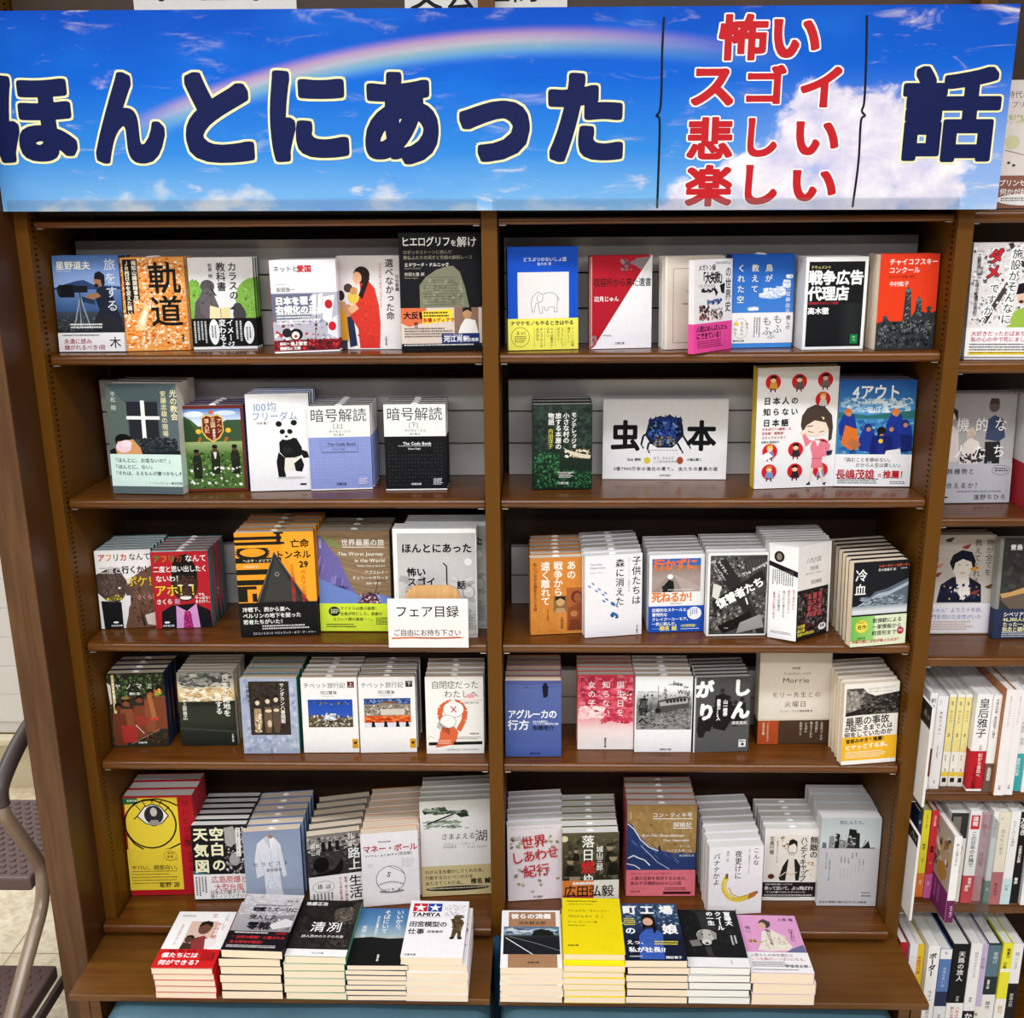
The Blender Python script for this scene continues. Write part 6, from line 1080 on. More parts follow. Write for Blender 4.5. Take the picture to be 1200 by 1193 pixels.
# key: x, y, yaw, tilt, width, height (metres), shelf, step between copies
POS = {
 'tree': (0.0780, 0.0482, 0.0213, 0.0764, 0.1065, 0.1517, 'S1', 0.0170),
 'track': (0.1766, 0.0635, 0.1613, 0.0618, 0.1084, 0.1480, 'S1', 0.0130),
 'crow': (0.2866, 0.0807, 0.1119, 0.0486, 0.1035, 0.1468, 'S1', 0.0130),
 'patriot': (0.4336, 0.0287, 0.2928, 0.0446, 0.1025, 0.1437, 'S1', 0.0180),
 'mother': (0.5277, 0.0665, -0.0063, 0.0545, 0.1019, 0.1479, 'S1', 0.0150),
 'hiero': (0.6479, 0.0374, 0.1020, 0.0431, 0.1278, 0.1834, 'S1', 0.0240),
 'elephant': (0.8097, 0.0481, 0.1658, 0.0462, 0.1129, 0.1600, 'S1', 0.0160),
 'will': (0.9348, 0.0632, 0.1712, 0.0503, 0.1010, 0.1456, 'S1', 0.0130),
 'beige': (1.0509, 0.0530, 0.2614, 0.0583, 0.1001, 0.1442, 'S1', 0.0140),
 'failure': (1.0756, 0.0196, 0.7829, 0.0344, 0.0983, 0.1409, 'S1', 0.0120),
 'sky': (1.1594, 0.0649, 0.1146, 0.0415, 0.1024, 0.1459, 'S1', 0.0130),
 'agency': (1.2676, 0.0392, 0.1039, 0.0275, 0.0995, 0.1425, 'S1', 0.0150),
 'concours': (1.3784, 0.0341, 0.1913, 0.0313, 0.0992, 0.1463, 'S1', 0.0140),
 'church': (0.1477, 0.0412, -0.0638, 0.0575, 0.1210, 0.1843, 'S2', 0.0293),
 'opium': (0.2581, 0.0631, 0.0940, 0.0531, 0.1023, 0.1454, 'S2', 0.0192),
 'panda': (0.3671, 0.0653, 0.1056, 0.0611, 0.1039, 0.1640, 'S2', 0.0187),
 'code1': (0.4684, 0.0707, 0.1109, 0.0452, 0.1035, 0.1432, 'S2', 0.0178),
 'code2': (0.5958, 0.0674, 0.0363, 0.0477, 0.1032, 0.1456, 'S2', 0.0185),
 'village': (0.8420, 0.0698, 0.0461, 0.0489, 0.0994, 0.1435, 'S2', 0.0293),
 'insect': (1.0210, 0.1415, -0.0216, 0.0476, 0.2147, 0.1392, 'S2', 0.0140),
 'nihongo': (1.2327, 0.0812, 0.1352, 0.0553, 0.1396, 0.2024, 'S2', 0.0120),
 'out': (1.3639, 0.0863, -0.0298, 0.0484, 0.1252, 0.1799, 'S2', 0.0257),
 'africa1': (0.0737, 0.0781, 0.1106, 0.0511, 0.0965, 0.1433, 'S3', 0.0157),
 'africa2': (0.1727, 0.0789, 0.0920, 0.0486, 0.0988, 0.1405, 'S3', 0.0162),
 'tunnel': (0.3521, 0.0426, 0.0953, 0.0326, 0.1333, 0.1873, 'S3', 0.0246),
 'worst': (0.4821, 0.0629, -0.0019, 0.0639, 0.1252, 0.1812, 'S3', 0.0297),
 'war': (0.8332, 0.0533, 0.1221, 0.0553, 0.0915, 0.1378, 'S3', 0.0225),
 'forest': (0.9305, 0.0449, 0.1865, 0.0449, 0.1005, 0.1456, 'S3', 0.0235),
 'bike': (1.0405, 0.0643, 0.0894, 0.0564, 0.0965, 0.1392, 'S3', 0.0190),
 'avenger': (1.1416, 0.0474, 0.0547, 0.0592, 0.1035, 0.1477, 'S3', 0.0193),
 'blood': (1.3713, 0.0072, 0.1993, 0.0599, 0.0992, 0.1464, 'S3', 0.0199),
 'yano': (0.0766, 0.0632, 0.0626, 0.0498, 0.1017, 0.1425, 'S4', 0.0203),
 'alley': (0.2013, 0.0690, 0.0376, 0.0517, 0.1017, 0.1424, 'S4', 0.0133),
 'sandakan': (0.3229, 0.0392, 0.0177, 0.0615, 0.1007, 0.1433, 'S4', 0.0253),
 'tibet1': (0.4294, 0.0449, 0.0226, 0.0613, 0.0995, 0.1428, 'S4', 0.0188),
 'tibet2': (0.5324, 0.0464, 0.0426, 0.0563, 0.1010, 0.1441, 'S4', 0.0182),
 'autism': (0.6525, 0.0434, 0.0276, 0.0516, 0.1029, 0.1465, 'S4', 0.0208),
 'agluka': (0.7920, 0.0334, 0.0106, 0.0583, 0.0989, 0.1433, 'S4', 0.0230),
 'birthday': (0.9213, 0.0614, 0.0073, 0.0534, 0.1002, 0.1428, 'S4', 0.0174),
 'wild': (1.0234, 0.0527, 0.0093, 0.0539, 0.1011, 0.1440, 'S4', 0.0186),
 'shingari': (1.1270, 0.0549, 0.0744, 0.0526, 0.1001, 0.1424, 'S4', 0.0147),
 'morrie': (1.2624, 0.0853, 0.0417, 0.0701, 0.1290, 0.2012, 'S4', 0.0180),
 'accident': (1.3777, 0.0165, 0.1494, 0.0698, 0.0998, 0.1486, 'S4', 0.0175),
 'rehab': (0.0892, 0.0665, 0.0452, 0.0566, 0.1293, 0.2062, 'S5', 0.0283),
 'weather': (0.2038, 0.0522, 0.0491, 0.0889, 0.1036, 0.1532, 'S5', 0.0197),
 'therapist': (0.3045, 0.0526, 0.1255, 0.0403, 0.1057, 0.1468, 'S5', 0.0233),
 'street': (0.4231, 0.0445, 0.2261, 0.0650, 0.0990, 0.1445, 'S5', 0.0232),
 'moneyball': (0.5259, 0.0431, 0.1425, 0.0533, 0.1055, 0.1502, 'S5', 0.0227),
 'lake': (0.6462, 0.0741, 0.0966, 0.0667, 0.1321, 0.1957, 'S5', 0.0180),
 'happy': (0.7957, 0.0620, 0.1076, 0.0707, 0.1040, 0.1525, 'S5', 0.0210),
 'sunset': (0.8978, 0.0436, 0.0549, 0.0630, 0.1048, 0.1506, 'S5', 0.0225),
 'kontiki': (1.0316, 0.0765, 0.0193, 0.0600, 0.1297, 0.1881, 'S5', 0.0208),
 'banana': (1.1618, 0.0244, 0.0885, 0.0507, 0.1000, 0.1383, 'S5', 0.0254),
 'handicap': (1.2733, 0.0659, 0.0090, 0.0609, 0.1040, 0.1474, 'S5', 0.0214),
 'challenge': (1.3736, 0.0514, -0.0000, 0.0449, 0.1094, 0.1800, 'S5', 0.0300),
 'home': (1.5338, 0.0239, -0.0308, 0.0561, 0.1259, 0.1785, 'R1', 0.0160),
 'mineral': (1.5399, 0.1004, 0.0376, 0.0760, 0.1291, 0.1873, 'R2', 0.0180),
 'chem': (1.5395, 0.1132, 0.0165, 0.0692, 0.1267, 0.1805, 'R3', 0.0200),
 'siberia': (1.6639, 0.0924, 0.0328, 0.0745, 0.1276, 0.1812, 'R3', 0.0180),
}
# key: (kind, copies, spine colour, spine side, pages, slips, front copy's label, short name for the copies behind)
PB, SB = 'paperback_book', 'softcover_book'
SPEC = {
'tree': (PB, 3, '26375c', 'R', 'w', 0, 'dark blue paperback showing a photographer behind a long lens on tripod', 'dark blue photographer paperbacks'),
'track': (PB, 4, 'ecdcc8', 'R', 'c', 1, 'orange paperback with tangled city print and two large black characters', 'orange tangled city paperbacks'),
'crow': (PB, 3, '5c8a3c', 'R', 'w', 0, 'white and green paperback of a crow reading to a chick', 'green crow paperbacks'),
'patriot': (PB, 5, 'b83038', 'R', 'w', 0, 'white paperback with waving flags and crowd on its lower half', 'flags and crowd paperbacks'),
'mother': (PB, 3, 'e8e2e4', 'R', 'c', 0, 'pale paperback of a woman in a red dress holding a baby', 'red dress woman paperbacks'),
'hiero': (SB, 3, '15151a', 'R', 'c', 0, 'tall black book with a grey green stone slab on the cover', 'black stone slab books'),
'elephant': (SB, 4, '14306c', 'L', 'w', 0, 'bright blue book with elephant outline and yellow paper band', 'bright blue elephant books'),
'will': (PB, 4, '5a141c', 'R', 'c', 0, 'red and white paperback split by a diagonal line', 'red and white diagonal paperbacks'),
'beige': (PB, 4, 'e8ded4', 'R', 'w', 0, 'plain cream paperback with a thin frame half hidden by a turned book', 'plain cream framed paperbacks'),
'failure': (PB, 1, 'ece8ec', 'L', 'w', 0, 'turned white paperback with pink paper band jutting over the top shelf edge', ''),
'sky': (PB, 4, '2c4c9c', 'L', 'w', 1, 'blue sky paperback with clouds and a white paper band', 'blue sky paperbacks'),
'agency': (PB, 5, 'e8e6e6', 'L', 'w', 0, 'black paperback with white border and heavy white characters', 'white bordered black paperbacks'),
'concours': (PB, 4, 'c8c0bc', 'R', 'c', 0, 'red paperback with a dark skyline of towers and domes', 'red skyline paperbacks'),
'church': (SB, 3, 'd8d4d0', 'R', 'c', 0, 'grey green book with a white cross and pale mint paper band', 'grey green cross books'),
'opium': (PB, 4, '2c5a9c', 'R', 'c', 1, 'brown framed paperback of three people in a green poppy field', 'poppy field paperbacks'),
'panda': (SB, 4, '1c5aa8', 'R', 'w', 0, 'white book with a panda figurine in the middle', 'white panda books'),
'code1': (PB, 5, '26325c', 'R', 'c', 1, 'paperback white above and lavender blue with dots below', 'lavender blue dotted paperbacks'),
'code2': (PB, 4, '141418', 'R', 'c', 1, 'paperback white above and black with dots below', 'black dotted paperbacks'),
'village': (PB, 3, '17201c', 'L', 'w', 0, 'dark green paperback of a hillside village among trees', 'dark green village paperbacks'),
'insect': (SB, 1, 'e8e4e4', 'L', 'w', 0, 'wide white book with a large blue beetle between two characters', ''),
'nihongo': (SB, 3, 'e0c040', 'L', 'w', 0, 'tall white comic book with a dark haired woman in pink and red dots', 'tall red dot comic books'),
'out': (SB, 3, '8c8a84', 'L', 'w', 0, 'blue book of baseball players on a bench with white paper band', 'blue baseball books'),
'africa1': (PB, 6, '2c8a94', 'R', 'w', 0, 'white and brown paperback with two faces and bright brush lettering', 'two faces brush lettering paperbacks'),
'africa2': (PB, 6, '2c8a94', 'R', 'w', 1, 'red paperback of a smiling man in black suit and pink tie', 'red smiling man paperbacks'),
'tunnel': (SB, 5, 'e08c20', 'R', 'w', 1, 'orange and black striped book with a dark triangle and black band', 'orange and black triangle books'),
'worst': (SB, 3, '7c7464', 'R', 'g', 1, 'brown and violet book of a shipwreck on ice with yellow green band', 'brown and violet shipwreck books'),
'war': (PB, 6, 'd8883c', 'L', 'w', 1, 'orange brown paperback with old portraits and white characters', 'orange brown portrait paperbacks'),
'forest': (PB, 6, 'ece8ee', 'R', 'w', 1, 'white paperback with a line of blue footprints', 'white footprints paperbacks'),
'bike': (PB, 6, 'e8e4e8', 'R', 'w', 0, 'white paperback of a motorcyclist on a road with a blue band', 'motorcyclist paperbacks'),
'avenger': (PB, 6, 'e4e2e0', 'R', 'w', 0, 'grey photographic paperback with slanted white characters over rubble', 'grey rubble photograph paperbacks'),
'blood': (PB, 7, '1c1d22', 'R', 'c', 0, 'black paperback of a snowy hill with a pale green band', 'black snowy hill paperbacks'),
'yano': (PB, 4, '1c2c4c', 'R', 'c', 1, 'paperback of forest people behind a pale bamboo trunk', 'forest people paperbacks'),
'alley': (PB, 6, 'd8d0c4', 'R', 'c', 0, 'dark paperback of a cloudy sunset above black hills', 'cloudy sunset paperbacks'),
'sandakan': (PB, 4, '1c7a5c', 'R', 'c', 0, 'pale blue paperback with an old photograph of three standing women', 'pale blue old photograph paperbacks'),
'tibet1': (PB, 5, 'ece8e6', 'R', 'c', 1, 'white paperback with a blue sky mountain photograph and red numeral box', 'white blue sky mountain paperbacks'),
'tibet2': (PB, 5, '26304c', 'R', 'c', 1, 'white paperback with a monastery photograph and green numeral box', 'white monastery paperbacks'),
'autism': (PB, 4, 'ece8e6', 'R', 'c', 1, 'white paperback of an orange clad child holding a plate overhead', 'white orange child paperbacks'),
'agluka': (PB, 5, 'd87c3c', 'R', 'c', 0, 'slate blue paperback with a tiny dark sledge figure at top', 'slate blue paperbacks'),
'birthday': (PB, 5, 'e8b48c', 'L', 'w', 0, 'red and pale pink watercolour paperback', 'red watercolour paperbacks'),
'wild': (PB, 5, 'ece8ec', 'L', 'c', 1, 'white paperback with a grey photograph of an abandoned bus', 'white abandoned bus paperbacks'),
'shingari': (PB, 6, '454545', 'L', 'w', 0, 'dark grey paperback of a black group silhouette and huge white characters', 'dark grey silhouette paperbacks'),
'morrie': (SB, 2, 'd8ccb8', 'L', 'c', 0, 'tall beige book with plain lettering and brown and rust band', 'tall beige books'),
'accident': (PB, 6, 'efe8e2', 'R', 'c', 0, 'cream paperback of a crashed machine with golden yellow band', 'cream crash paperbacks'),
'rehab': (SB, 3, 'b8323a', 'R', 'w', 0, 'tall yellow and red book with a big drawn eye', 'yellow and red eye books'),
'weather': (PB, 6, '17171a', 'R', 'w', 0, 'black paperback with large cream characters and red on white band', 'black cream character paperbacks'),
'therapist': (PB, 6, '4a72b4', 'R', 'c', 1, 'grey blue paperback of a white coat on a hanger', 'grey blue white coat paperbacks'),
'street': (PB, 6, '35312f', 'R', 'c', 0, 'dark paperback of a crowded street and silhouetted arm', 'dark street paperbacks'),
'moneyball': (PB, 7, 'd88a3c', 'R', 'c', 0, 'white paperback with a large drawn baseball', 'white baseball paperbacks'),
'lake': (SB, 5, 'd8d2c8', 'R', 'g', 0, 'pale book of a rowing boat on a lake with tan band', 'pale rowing boat books'),
'happy': (PB, 6, 'ece0e6', 'L', 'w', 0, 'pale pink paperback with red hand lettering and small doodles', 'pale pink doodle paperbacks'),
'sunset': (PB, 6, 'd8c8b4', 'L', 'w', 1, 'sepia photograph paperback with an orange paper band', 'sepia photograph paperbacks'),
'kontiki': (SB, 5, 'c8606c', 'L', 'w', 1, 'tan book of a deep blue wave with salmon pink band', 'tan blue wave books'),
'banana': (PB, 7, 'f0eaee', 'R', 'w', 0, 'white paperback with one yellow banana', 'white banana paperbacks'),
'handicap': (PB, 5, 'efe6e0', 'R', 'w', 1, 'cream paperback with an ink drawn man and dark maroon band', 'cream ink drawing paperbacks'),
'challenge': (SB, 4, 'd0ced2', 'R', 'w', 0, 'pale grey book with a group photograph strip across its upper part', 'pale grey group strip books'),
'home': (SB, 2, 'd8d0d4', 'L', 'w', 0, 'blossom covered book of a man in a green top, neighbouring bookcase', 'blossom books'),
'mineral': (SB, 2, 'b0aaae', 'L', 'w', 0, 'grey book of three posed mannequin-like people, neighbouring bookcase', 'grey posed people books'),
'chem': (SB, 2, 'c8beb8', 'L', 'w', 0, 'pale book with a drawn person in a navy jacket among birds', 'navy jacket drawing books'),
'siberia': (SB, 1, 'b0aeac', 'L', 'w', 0, 'dark grey book with a navy paper band at the right edge', ''),
'princess': (SB, 1, 'e0d4d0', 'L', 'w', 0, 'pale beige book with a brown paper band beside the blue banner', ''),
}
BASE = {}
ROWN = {'S1': 'top row', 'S2': 'second row', 'S3': 'third row', 'S4': 'fourth row', 'S5': 'lowest row', 'R0': 'neighbouring bookcase', 'R1': 'neighbouring bookcase', 'R2': 'neighbouring bookcase', 'R3': 'neighbouring bookcase'}
rj = random.Random(21)
for key, (x, y, yw, tl, w_, h_, s, step) in POS.items():
    kind, n, sp, side, page, slip, lab, short = SPEC[key]
    T = min(step*0.935, step-0.0016)
    b = make_book(key, w_, h_, T, kind, sp, side, page, sp if key not in ('elephant',) else '1450c8', slip)
    ty, tx = math.cos(yw), -math.sin(yw)
    for i in range(n):
        o = b if i == 0 else copy_tree(b)
        d = step*i/math.cos(tl)/math.cos(yw); j = 0 if i == 0 else rj.uniform(-.0012, .0012)
        o.location = (x+j*ty, y+d+j*math.sin(yw), Z[s]+T*math.sin(tl)+0.0004); o.rotation_euler = (-tl, 0, yw)
        tag(o, lab if i == 0 else f'{ORD[i]} from the front among the {short}, {ROWN[s]}', 'book', f'copies of the {short}' if n > 1 else None)

# flat piles on the ledges: cover up, foot of the book to the front
PILES = [  # key, x of the pile's left front corner, width, copies, height, shift of the top copy, turn, spine, page, label, short
 ('hope', 0.153, 0.104, 5, 0.0605, -.003, 0.0, 'c8282c', 'c', 'top white paperback with boy portrait and red band, leftmost flat pile', 'red banded pile'),
 ('battle', 0.266, 0.104, 6, 0.098, .005, -2.0, '1c1a1e', 'c', 'top grey battleship paperback with black and red band on its flat pile', 'grey battleship pile'),
 ('clear', 0.373, 0.103, 6, 0.086, .004, -1.2, '5ca47c', 'c', 'top dark brown portrait paperback with white foot strip on its flat pile', 'dark brown portrait pile'),
 ('beside', 0.478, 0.1025, 7, 0.0705, .003, 0.4, '26426c', 'c', 'top dusk sky paperback, blue over black, on its flat pile', 'dusk sky pile'),
 ('model', 0.579, 0.104, 6, 0.087, -.008, -0.6, 'ece8ec', 'c', 'top white paperback with red and blue star emblem on its flat pile', 'star emblem pile'),
 ('style', 0.738, 0.104, 6, 0.069, -.001, 0.6, 'ece8e8', 'c', 'top white and tan paperback with night road picture on its flat pile', 'night road pile'),
 ('story', 0.842, 0.1025, 7, 0.087, .001, -0.3, 'e8d014', 'c', 'top bright yellow paperback on its flat pile', 'bright yellow pile'),
 ('factory', 0.947, 0.103, 6, 0.086, -.003, 0.3, '161c34', 'c', 'top navy paperback of a woman in blue on its flat pile', 'navy woman in blue pile'),
 ('guide', 1.050, 0.103, 5, 0.0725, -.002, -0.8, '17181a', 'w', 'top black paperback with a pale dog face on its flat pile', 'black dog pile'),
 ('regret', 1.155, 0.104, 3, 0.0635, -.003, -0.8, 'e8c4d8', 'c', 'top pink paperback of a seated figure in a white robe, rightmost flat pile', 'pink robe pile'),
]
for key, xl, w_, n, hh, dx, turn, sp, page, lab, short in PILES:
    step = hh/n; T = step*0.975
    b = make_book(key, w_, 0.148, T, PB, sp, 'R', page, sp)
    for i in range(n):
        o = b if i == 0 else copy_tree(b)
        k = n-1-i
        jx = dx if i == 0 else rj.uniform(-.0018, .0018); jy = rj.uniform(-.0007, .0007)
        if key == 'story' and i in (0, 1): jy += (0.012, 0.0005)[i]
        if key == 'story' and i == 1: jy -= .002
        o.location = (xl+w_/2+jx, -0.1712+jy, Z['S6']+T+step*k+0.0006)
        o.rotation_euler = (-math.pi/2, 0, R(turn if i == 0 else rj.uniform(-.5, .5)))
        tag(o, lab if i == 0 else f'{ORD[i].replace("front", "top")} from the top in the {short}, paper edge to the front', 'book', f'books of the {short}')

# the opened paperback in front of its stack, third row
def open_book(x, y, yw, tl, w_, h_, z, T):
    root = empty(PB)
    P = Pr(0.079, h_)
    P.r(0, 0, 100, 100, 'e8e2e2'); P.r(0, 47, 100, 100, '1c1a1c'); P.k(0, 49, 100, 97, 150, ['3a3636', '5c5656', '121012', '7a7472', '6a2428'], (2, 7), 4)
    P.v('八九六四', 50, 8, 1, K) if 0 else None
    P.h('八九六四', 26, 13.5, 13, K, -.004, .9); P.h('完全版', 38, 23, 10, K, -.004, .9); P.h('「天安門事件」から香港デモへ', 20, 30, 3.6, '444444', 0, 1.2); P.h('安田峰俊', 42, 38, 10, K, -.004, .9)
    for i, t in enumerate(('現代中国', '最大の謎', 'あの事件')): P.v(t, 74-i*17, 52, 14, 'd8505a', .0, .95)
    P.h('大宅賞', 4, 84, 8, 'e8d84c', .02); P.h('城山賞', 4, 88.5, 8, 'e8d84c', .02); P.h('受賞作が完全版に', 4, 93, 7, 'e8d84c', .02); P.e(84, 91, 13, 8, 'f0f0f0'); P.h('新書', 77, 88.5, 7, K, .02)
    V, Fc = [], []; boxg(V, Fc, 0, 0, 0, P.W, .0006, h_); cols = [lin('e8e2e2')]*6; cols[4-0] = lin('1c3c78')
    b0 = len(V); V += P.V; Fc += [tuple(b0+i for i in f) for f in P.F]; cols += P.c
    cov = mesh_obj('cover', V, Fc, M_PRINT, root, cols=cols)
    mx, my = -0.0185, -0.044; rx, ry = w_/2, -0.001
    cov.location = (mx, my, 0); cov.rotation_euler = (0, 0, math.atan2(ry-my, rx-mx)); cov['label'] = 'front cover swung open'
    P = Pr(0.054, h_)
    P.r(0, 0, 100, 100, 'efebee'); P.e(34, 12, 18, 18, '26221f'); P.e(34, 12, 9, 11, '8a7a70'); P.p([(0, 17), (100, 26), (100, 32), (0, 22)], '15151a'); P.mv(12, 26, 76, 20, 10, '55555a')
    P.r(0, 42, 100, 100, 'f2eff1')
    for i, (t, c) in enumerate((('取り憑かれた', 'b82c38'), ('歴史は消せない', 'b82c38'), ('残された者たちの', K), ('これは記憶の', K), ('最後の記録である', 'b82c38'))): P.v(t, 88-i*17, 45+i*1.2, 11.5, c, .0, .95, .85)
    P.m(10, 92, 76, 3, 2, '77777c')
    V, Fc = [], []; boxg(V, Fc, 0, 0, 0, P.W, .0004, h_); cols = [lin('efebee')]*6
    b0 = len(V); V += P.V; Fc += [tuple(b0+i for i in f) for f in P.F]; cols += P.c
    fl = mesh_obj('jacket_flap', V, Fc, M_PRINT, root, cols=cols)
    lx, ly = -w_/2-0.001, -0.012; a = math.atan2(my-ly, mx-lx); fl.location = (lx, ly, -0.001); fl.rotation_euler = (0, 0, a); fl.scale = (math.hypot(mx-lx, my-ly)/0.054, 1, 1)
    V, Fc = [], []; boxg(V, Fc, -w_/2+.001, 0, .0008, w_/2-.001, T-.0006, h_-.001); mesh_obj('page_block', V, Fc, M_PAPER['w'], root)
    V, Fc = [], []; boxg(V, Fc, -w_/2, T-.0006, 0, w_/2, T, h_); mesh_obj('back_cover', V, Fc, M_PRINT, root, cols=[lin('e8e2e2')]*6)
    root.location = (x, y, z+T*math.sin(tl)+.0005); root.rotation_euler = (-tl, 0, yw)
    tag(root, 'opened white and black book with its cover and jacket flap swung out', 'book', 'copies of the opened white and black book')
    return root
open_book(1.250, 0.060, R(6), R(5), 0.112, 0.163, Z['S3'], 0.013)
@cover
def c_eight(P):
    P.r(0, 0, 100, 100, 'e8e2e2'); P.r(0, 47, 100, 100, '1c1a1c'); P.h('八九六四', 26, 13.5, 13, K, -.004, .9); P.h('完全版', 38, 23, 10, K, -.004, .9); P.h('安田峰俊', 42, 38, 10, K, -.004, .9)
b = make_book('eight', 0.112, 0.163, 0.0125, PB, 'e8e2e2', 'L', 'w', 'e8e2e2')
for i in range(1, 7):
    o = b if i == 1 else copy_tree(b); d = 0.0142*i; yw = R(6)
    o.location = (1.250+rj.uniform(-.0015, .0015), 0.060+d, Z['S3']+.0125*math.sin(R(5))+.0004); o.rotation_euler = (-R(5), 0, yw)
    tag(o, f'{ORD[i]} from the front behind the opened white and black book, third row', 'book', 'copies of the opened white and black book')

# free leaflets, third row beside the middle post
fx, fy, fyaw, ftl, fw, fh, _, _ = (0.6252, 0.0379, 0.0307, 0.041, 0.1414, 0.1943, 'S3', 0.006)
def leaflet():
    r = empty('fair_leaflet'); P = Pr(fw, fh); CV['catalog'](P)
    V, Fc = [], []; boxg(V, Fc, 0, 0, 0, fw, .0028, fh); cols = [lin('e6e4e4')]*6
    k = len(V); V += P.V; Fc += [tuple(k+i for i in f) for f in P.F]; cols += P.c
    V = [(x-fw/2, y, z) for x, y, z in V]; mesh_obj('printed_sheets', V, Fc, M_FLAT, r, cols=cols); return r
b = leaflet()
for i in range(9):
    o = b if i == 0 else copy_tree(b); far = i >= 4
    d = 0.0105*i
    o.location = (fx+(0.0165 if far else 0)+rj.uniform(-.0008, .0008) - (0.012 if i in (1, 2, 3) else 0)*0, fy+d, Z['S3']+.0006); o.rotation_euler = (-ftl, 0, R(0.8))
    tag(o, 'grey printed leaflet standing behind the handwritten card' if i == 0 else f'{ORD[i]} grey leaflet from the front behind the handwritten card', 'leaflet', 'free grey leaflets beside the middle post')

# wooden stand with the handwritten card
st = empty('card_stand', (0.616, -0.004, Z['S3'])); tag(st, 'rounded wooden card stand with a pink white handwritten card, third row', 'sign')
pts = []
wv, hv, rv = 0.092, 0.106, 0.022
for k in range(9): a = math.pi/2*k/8; pts.append((wv/2-rv+rv*math.cos(a), hv-rv+rv*math.sin(a)))
for k in range(9): a = math.pi/2+math.pi/2*k/8; pts.append((-wv/2+rv+rv*math.cos(a), hv-rv+rv*math.sin(a)))
pts = [(wv/2, 0)]+pts+[(-wv/2, 0)]; n = len(pts)
V = [(x, 0.0, z) for x, z in pts]+[(x, 0.006, z) for x, z in pts]
Fc = [tuple(range(n-1, -1, -1)), tuple(range(n, 2*n))]+[(i, (i+1) % n, (i+1) % n+n, i+n) for i in range(n)]
wd = mesh_obj('wooden_back', V, Fc, wood('pale striped wood', 'c8935a', 'e0b47c', 0.45, (60, 3, 3)), st); wd.location = (0.008, 0.006, 0.0005); wd.rotation_euler = (-R(3), 0, 0)
def c_card(P):
    P.g(0, 0, 100, 100, [(0, 'f2ebed'), (60, 'f2e4e4'), (100, 'f0e6e6')])
    P.h('フェア目録', 9, 13, 16.4, '15120f', .004, .98, .99); P.h('ご自由にお持ち下さい', 6, 62, 9.2, '15120f', .0, .95, .97)
    P.l([(4, 81), (30, 79.6), (60, 80.6), (90, 79)], 2.2, 'd8683c'); P.l([(34, 80.2), (60, 80.8), (94, 79.6)], 1.0, '7a5a50')
cdw, cdh = 0.135, 0.0865
ck = flat_print('handwritten_card', cdw, cdh, c_card, st, 'f2ebed', 0.0008, M_FLAT); ck.location = (-cdw/2, -0.001, 0.0004); ck.rotation_euler = (-R(2), 0, 0)

# ------------------------------------------------------------------ spine-out books of the neighbouring bookcase
def spine_book(kind, x, y, z, w_, h_, base, page, band, texts, label, group, depth=0.13, board=None, yw=0.0, extra=None):
    root = empty(kind); P = Pr(w_, h_)
    P.r(0, 0, 100, 100, base)
    for t in texts[0]: P.v(*t) if isinstance(t[0], str) else P.r(*t)
    if band:
        P.band(band[0], band[1], band[2] if len(band) > 2 else 100)
        for t in texts[1]: P.v(*t) if isinstance(t[0], str) else P.r(*t)
    V, Fc, cols = [], [], []; c = 0.0012; bd = board or base
    boxg(V, Fc, 0, 0, 0, w_, c, h_); cols += [lin(base)]*6
    for xa in (0, w_-c): boxg(V, Fc, xa, c, 0, xa+c, depth, h_); cols += [lin(bd)]*6
    k = len(V); mV, mF, mc = P.main; V += mV; Fc += [tuple(k+i for i in f) for f in mF]; cols += mc
    mesh_obj('cover', [(a-w_/2, b_, d) for a, b_, d in V], Fc, M_PRINT, root, cols=cols)
    V, Fc = [], []; boxg(V, Fc, -w_/2+c+.0002, c+.0002, .002, w_/2-c-.0002, depth-.003, h_-.0028); mesh_obj('page_block', V, Fc, M_PAPER[page], root)
    if P.bandspec:
        y0, y1, col, sc = P.bandspec; za, zb = max(h_*(1-y1/100), .0002), h_*(1-y0/100); xa, g = w_/2, .0003
        V = [(-xa-g, -.0007, za), (xa+g, -.0007, za), (xa+g, -.0007, zb), (-xa-g, -.0007, zb), (-xa-g, depth, za), (xa+g, depth, za), (xa+g, depth, zb), (-xa-g, depth, zb)]
        Fc = [(0, 1, 2, 3), (1, 5, 6, 2), (4, 0, 3, 7)]; cols = [lin(col)]*3; k = len(V)
        V += [(a-w_/2, b_, d) for a, b_, d in P.bV]; Fc += [tuple(k+i for i in f) for f in P.bF]; cols += P.bc
        mesh_obj('paper_band', V, Fc, M_FLAT, root, cols=cols)
    root.location = (x+w_/2, y, z+.0003); root.rotation_euler = (0, 0, yw)
    if extra: extra(root, w_, h_, depth)
    tag(root, label, 'book', group); return root
HB = 'hardcover_book'
def packed(rows, zz, grp):
    for (x, w_, y, h_, base, page, band, t0, t1, lab, *ex) in rows:
        spine_book(HB, x, y, zz, w_, h_, base, page, band, (t0, t1), lab, grp, **(ex[0] if ex else {}))
Y3 = 'e8d890'
def yel(x, y, w_, lab): return (x, w_, y, .178, 'efebe6', 'w', (62, 'efe9e2', 100), [(0, 3, 100, 62, Y3), ('梨木', 50, 8, 30, '4a4430', .02), ('ゆふすげ', 50, 17, 44, '4a4430', -.01, 1.2), ('香歩', 50, 42, 30, '4a4430', .02)], [(0, 84, 100, 89, 'e8c43c'), ('美智子歌集', 34, 65, 20, '55503c', 0), ('岩波', 50, 80, 26, '55503c', 0), (20, 90.5, 80, 95.5, '222222')], lab)
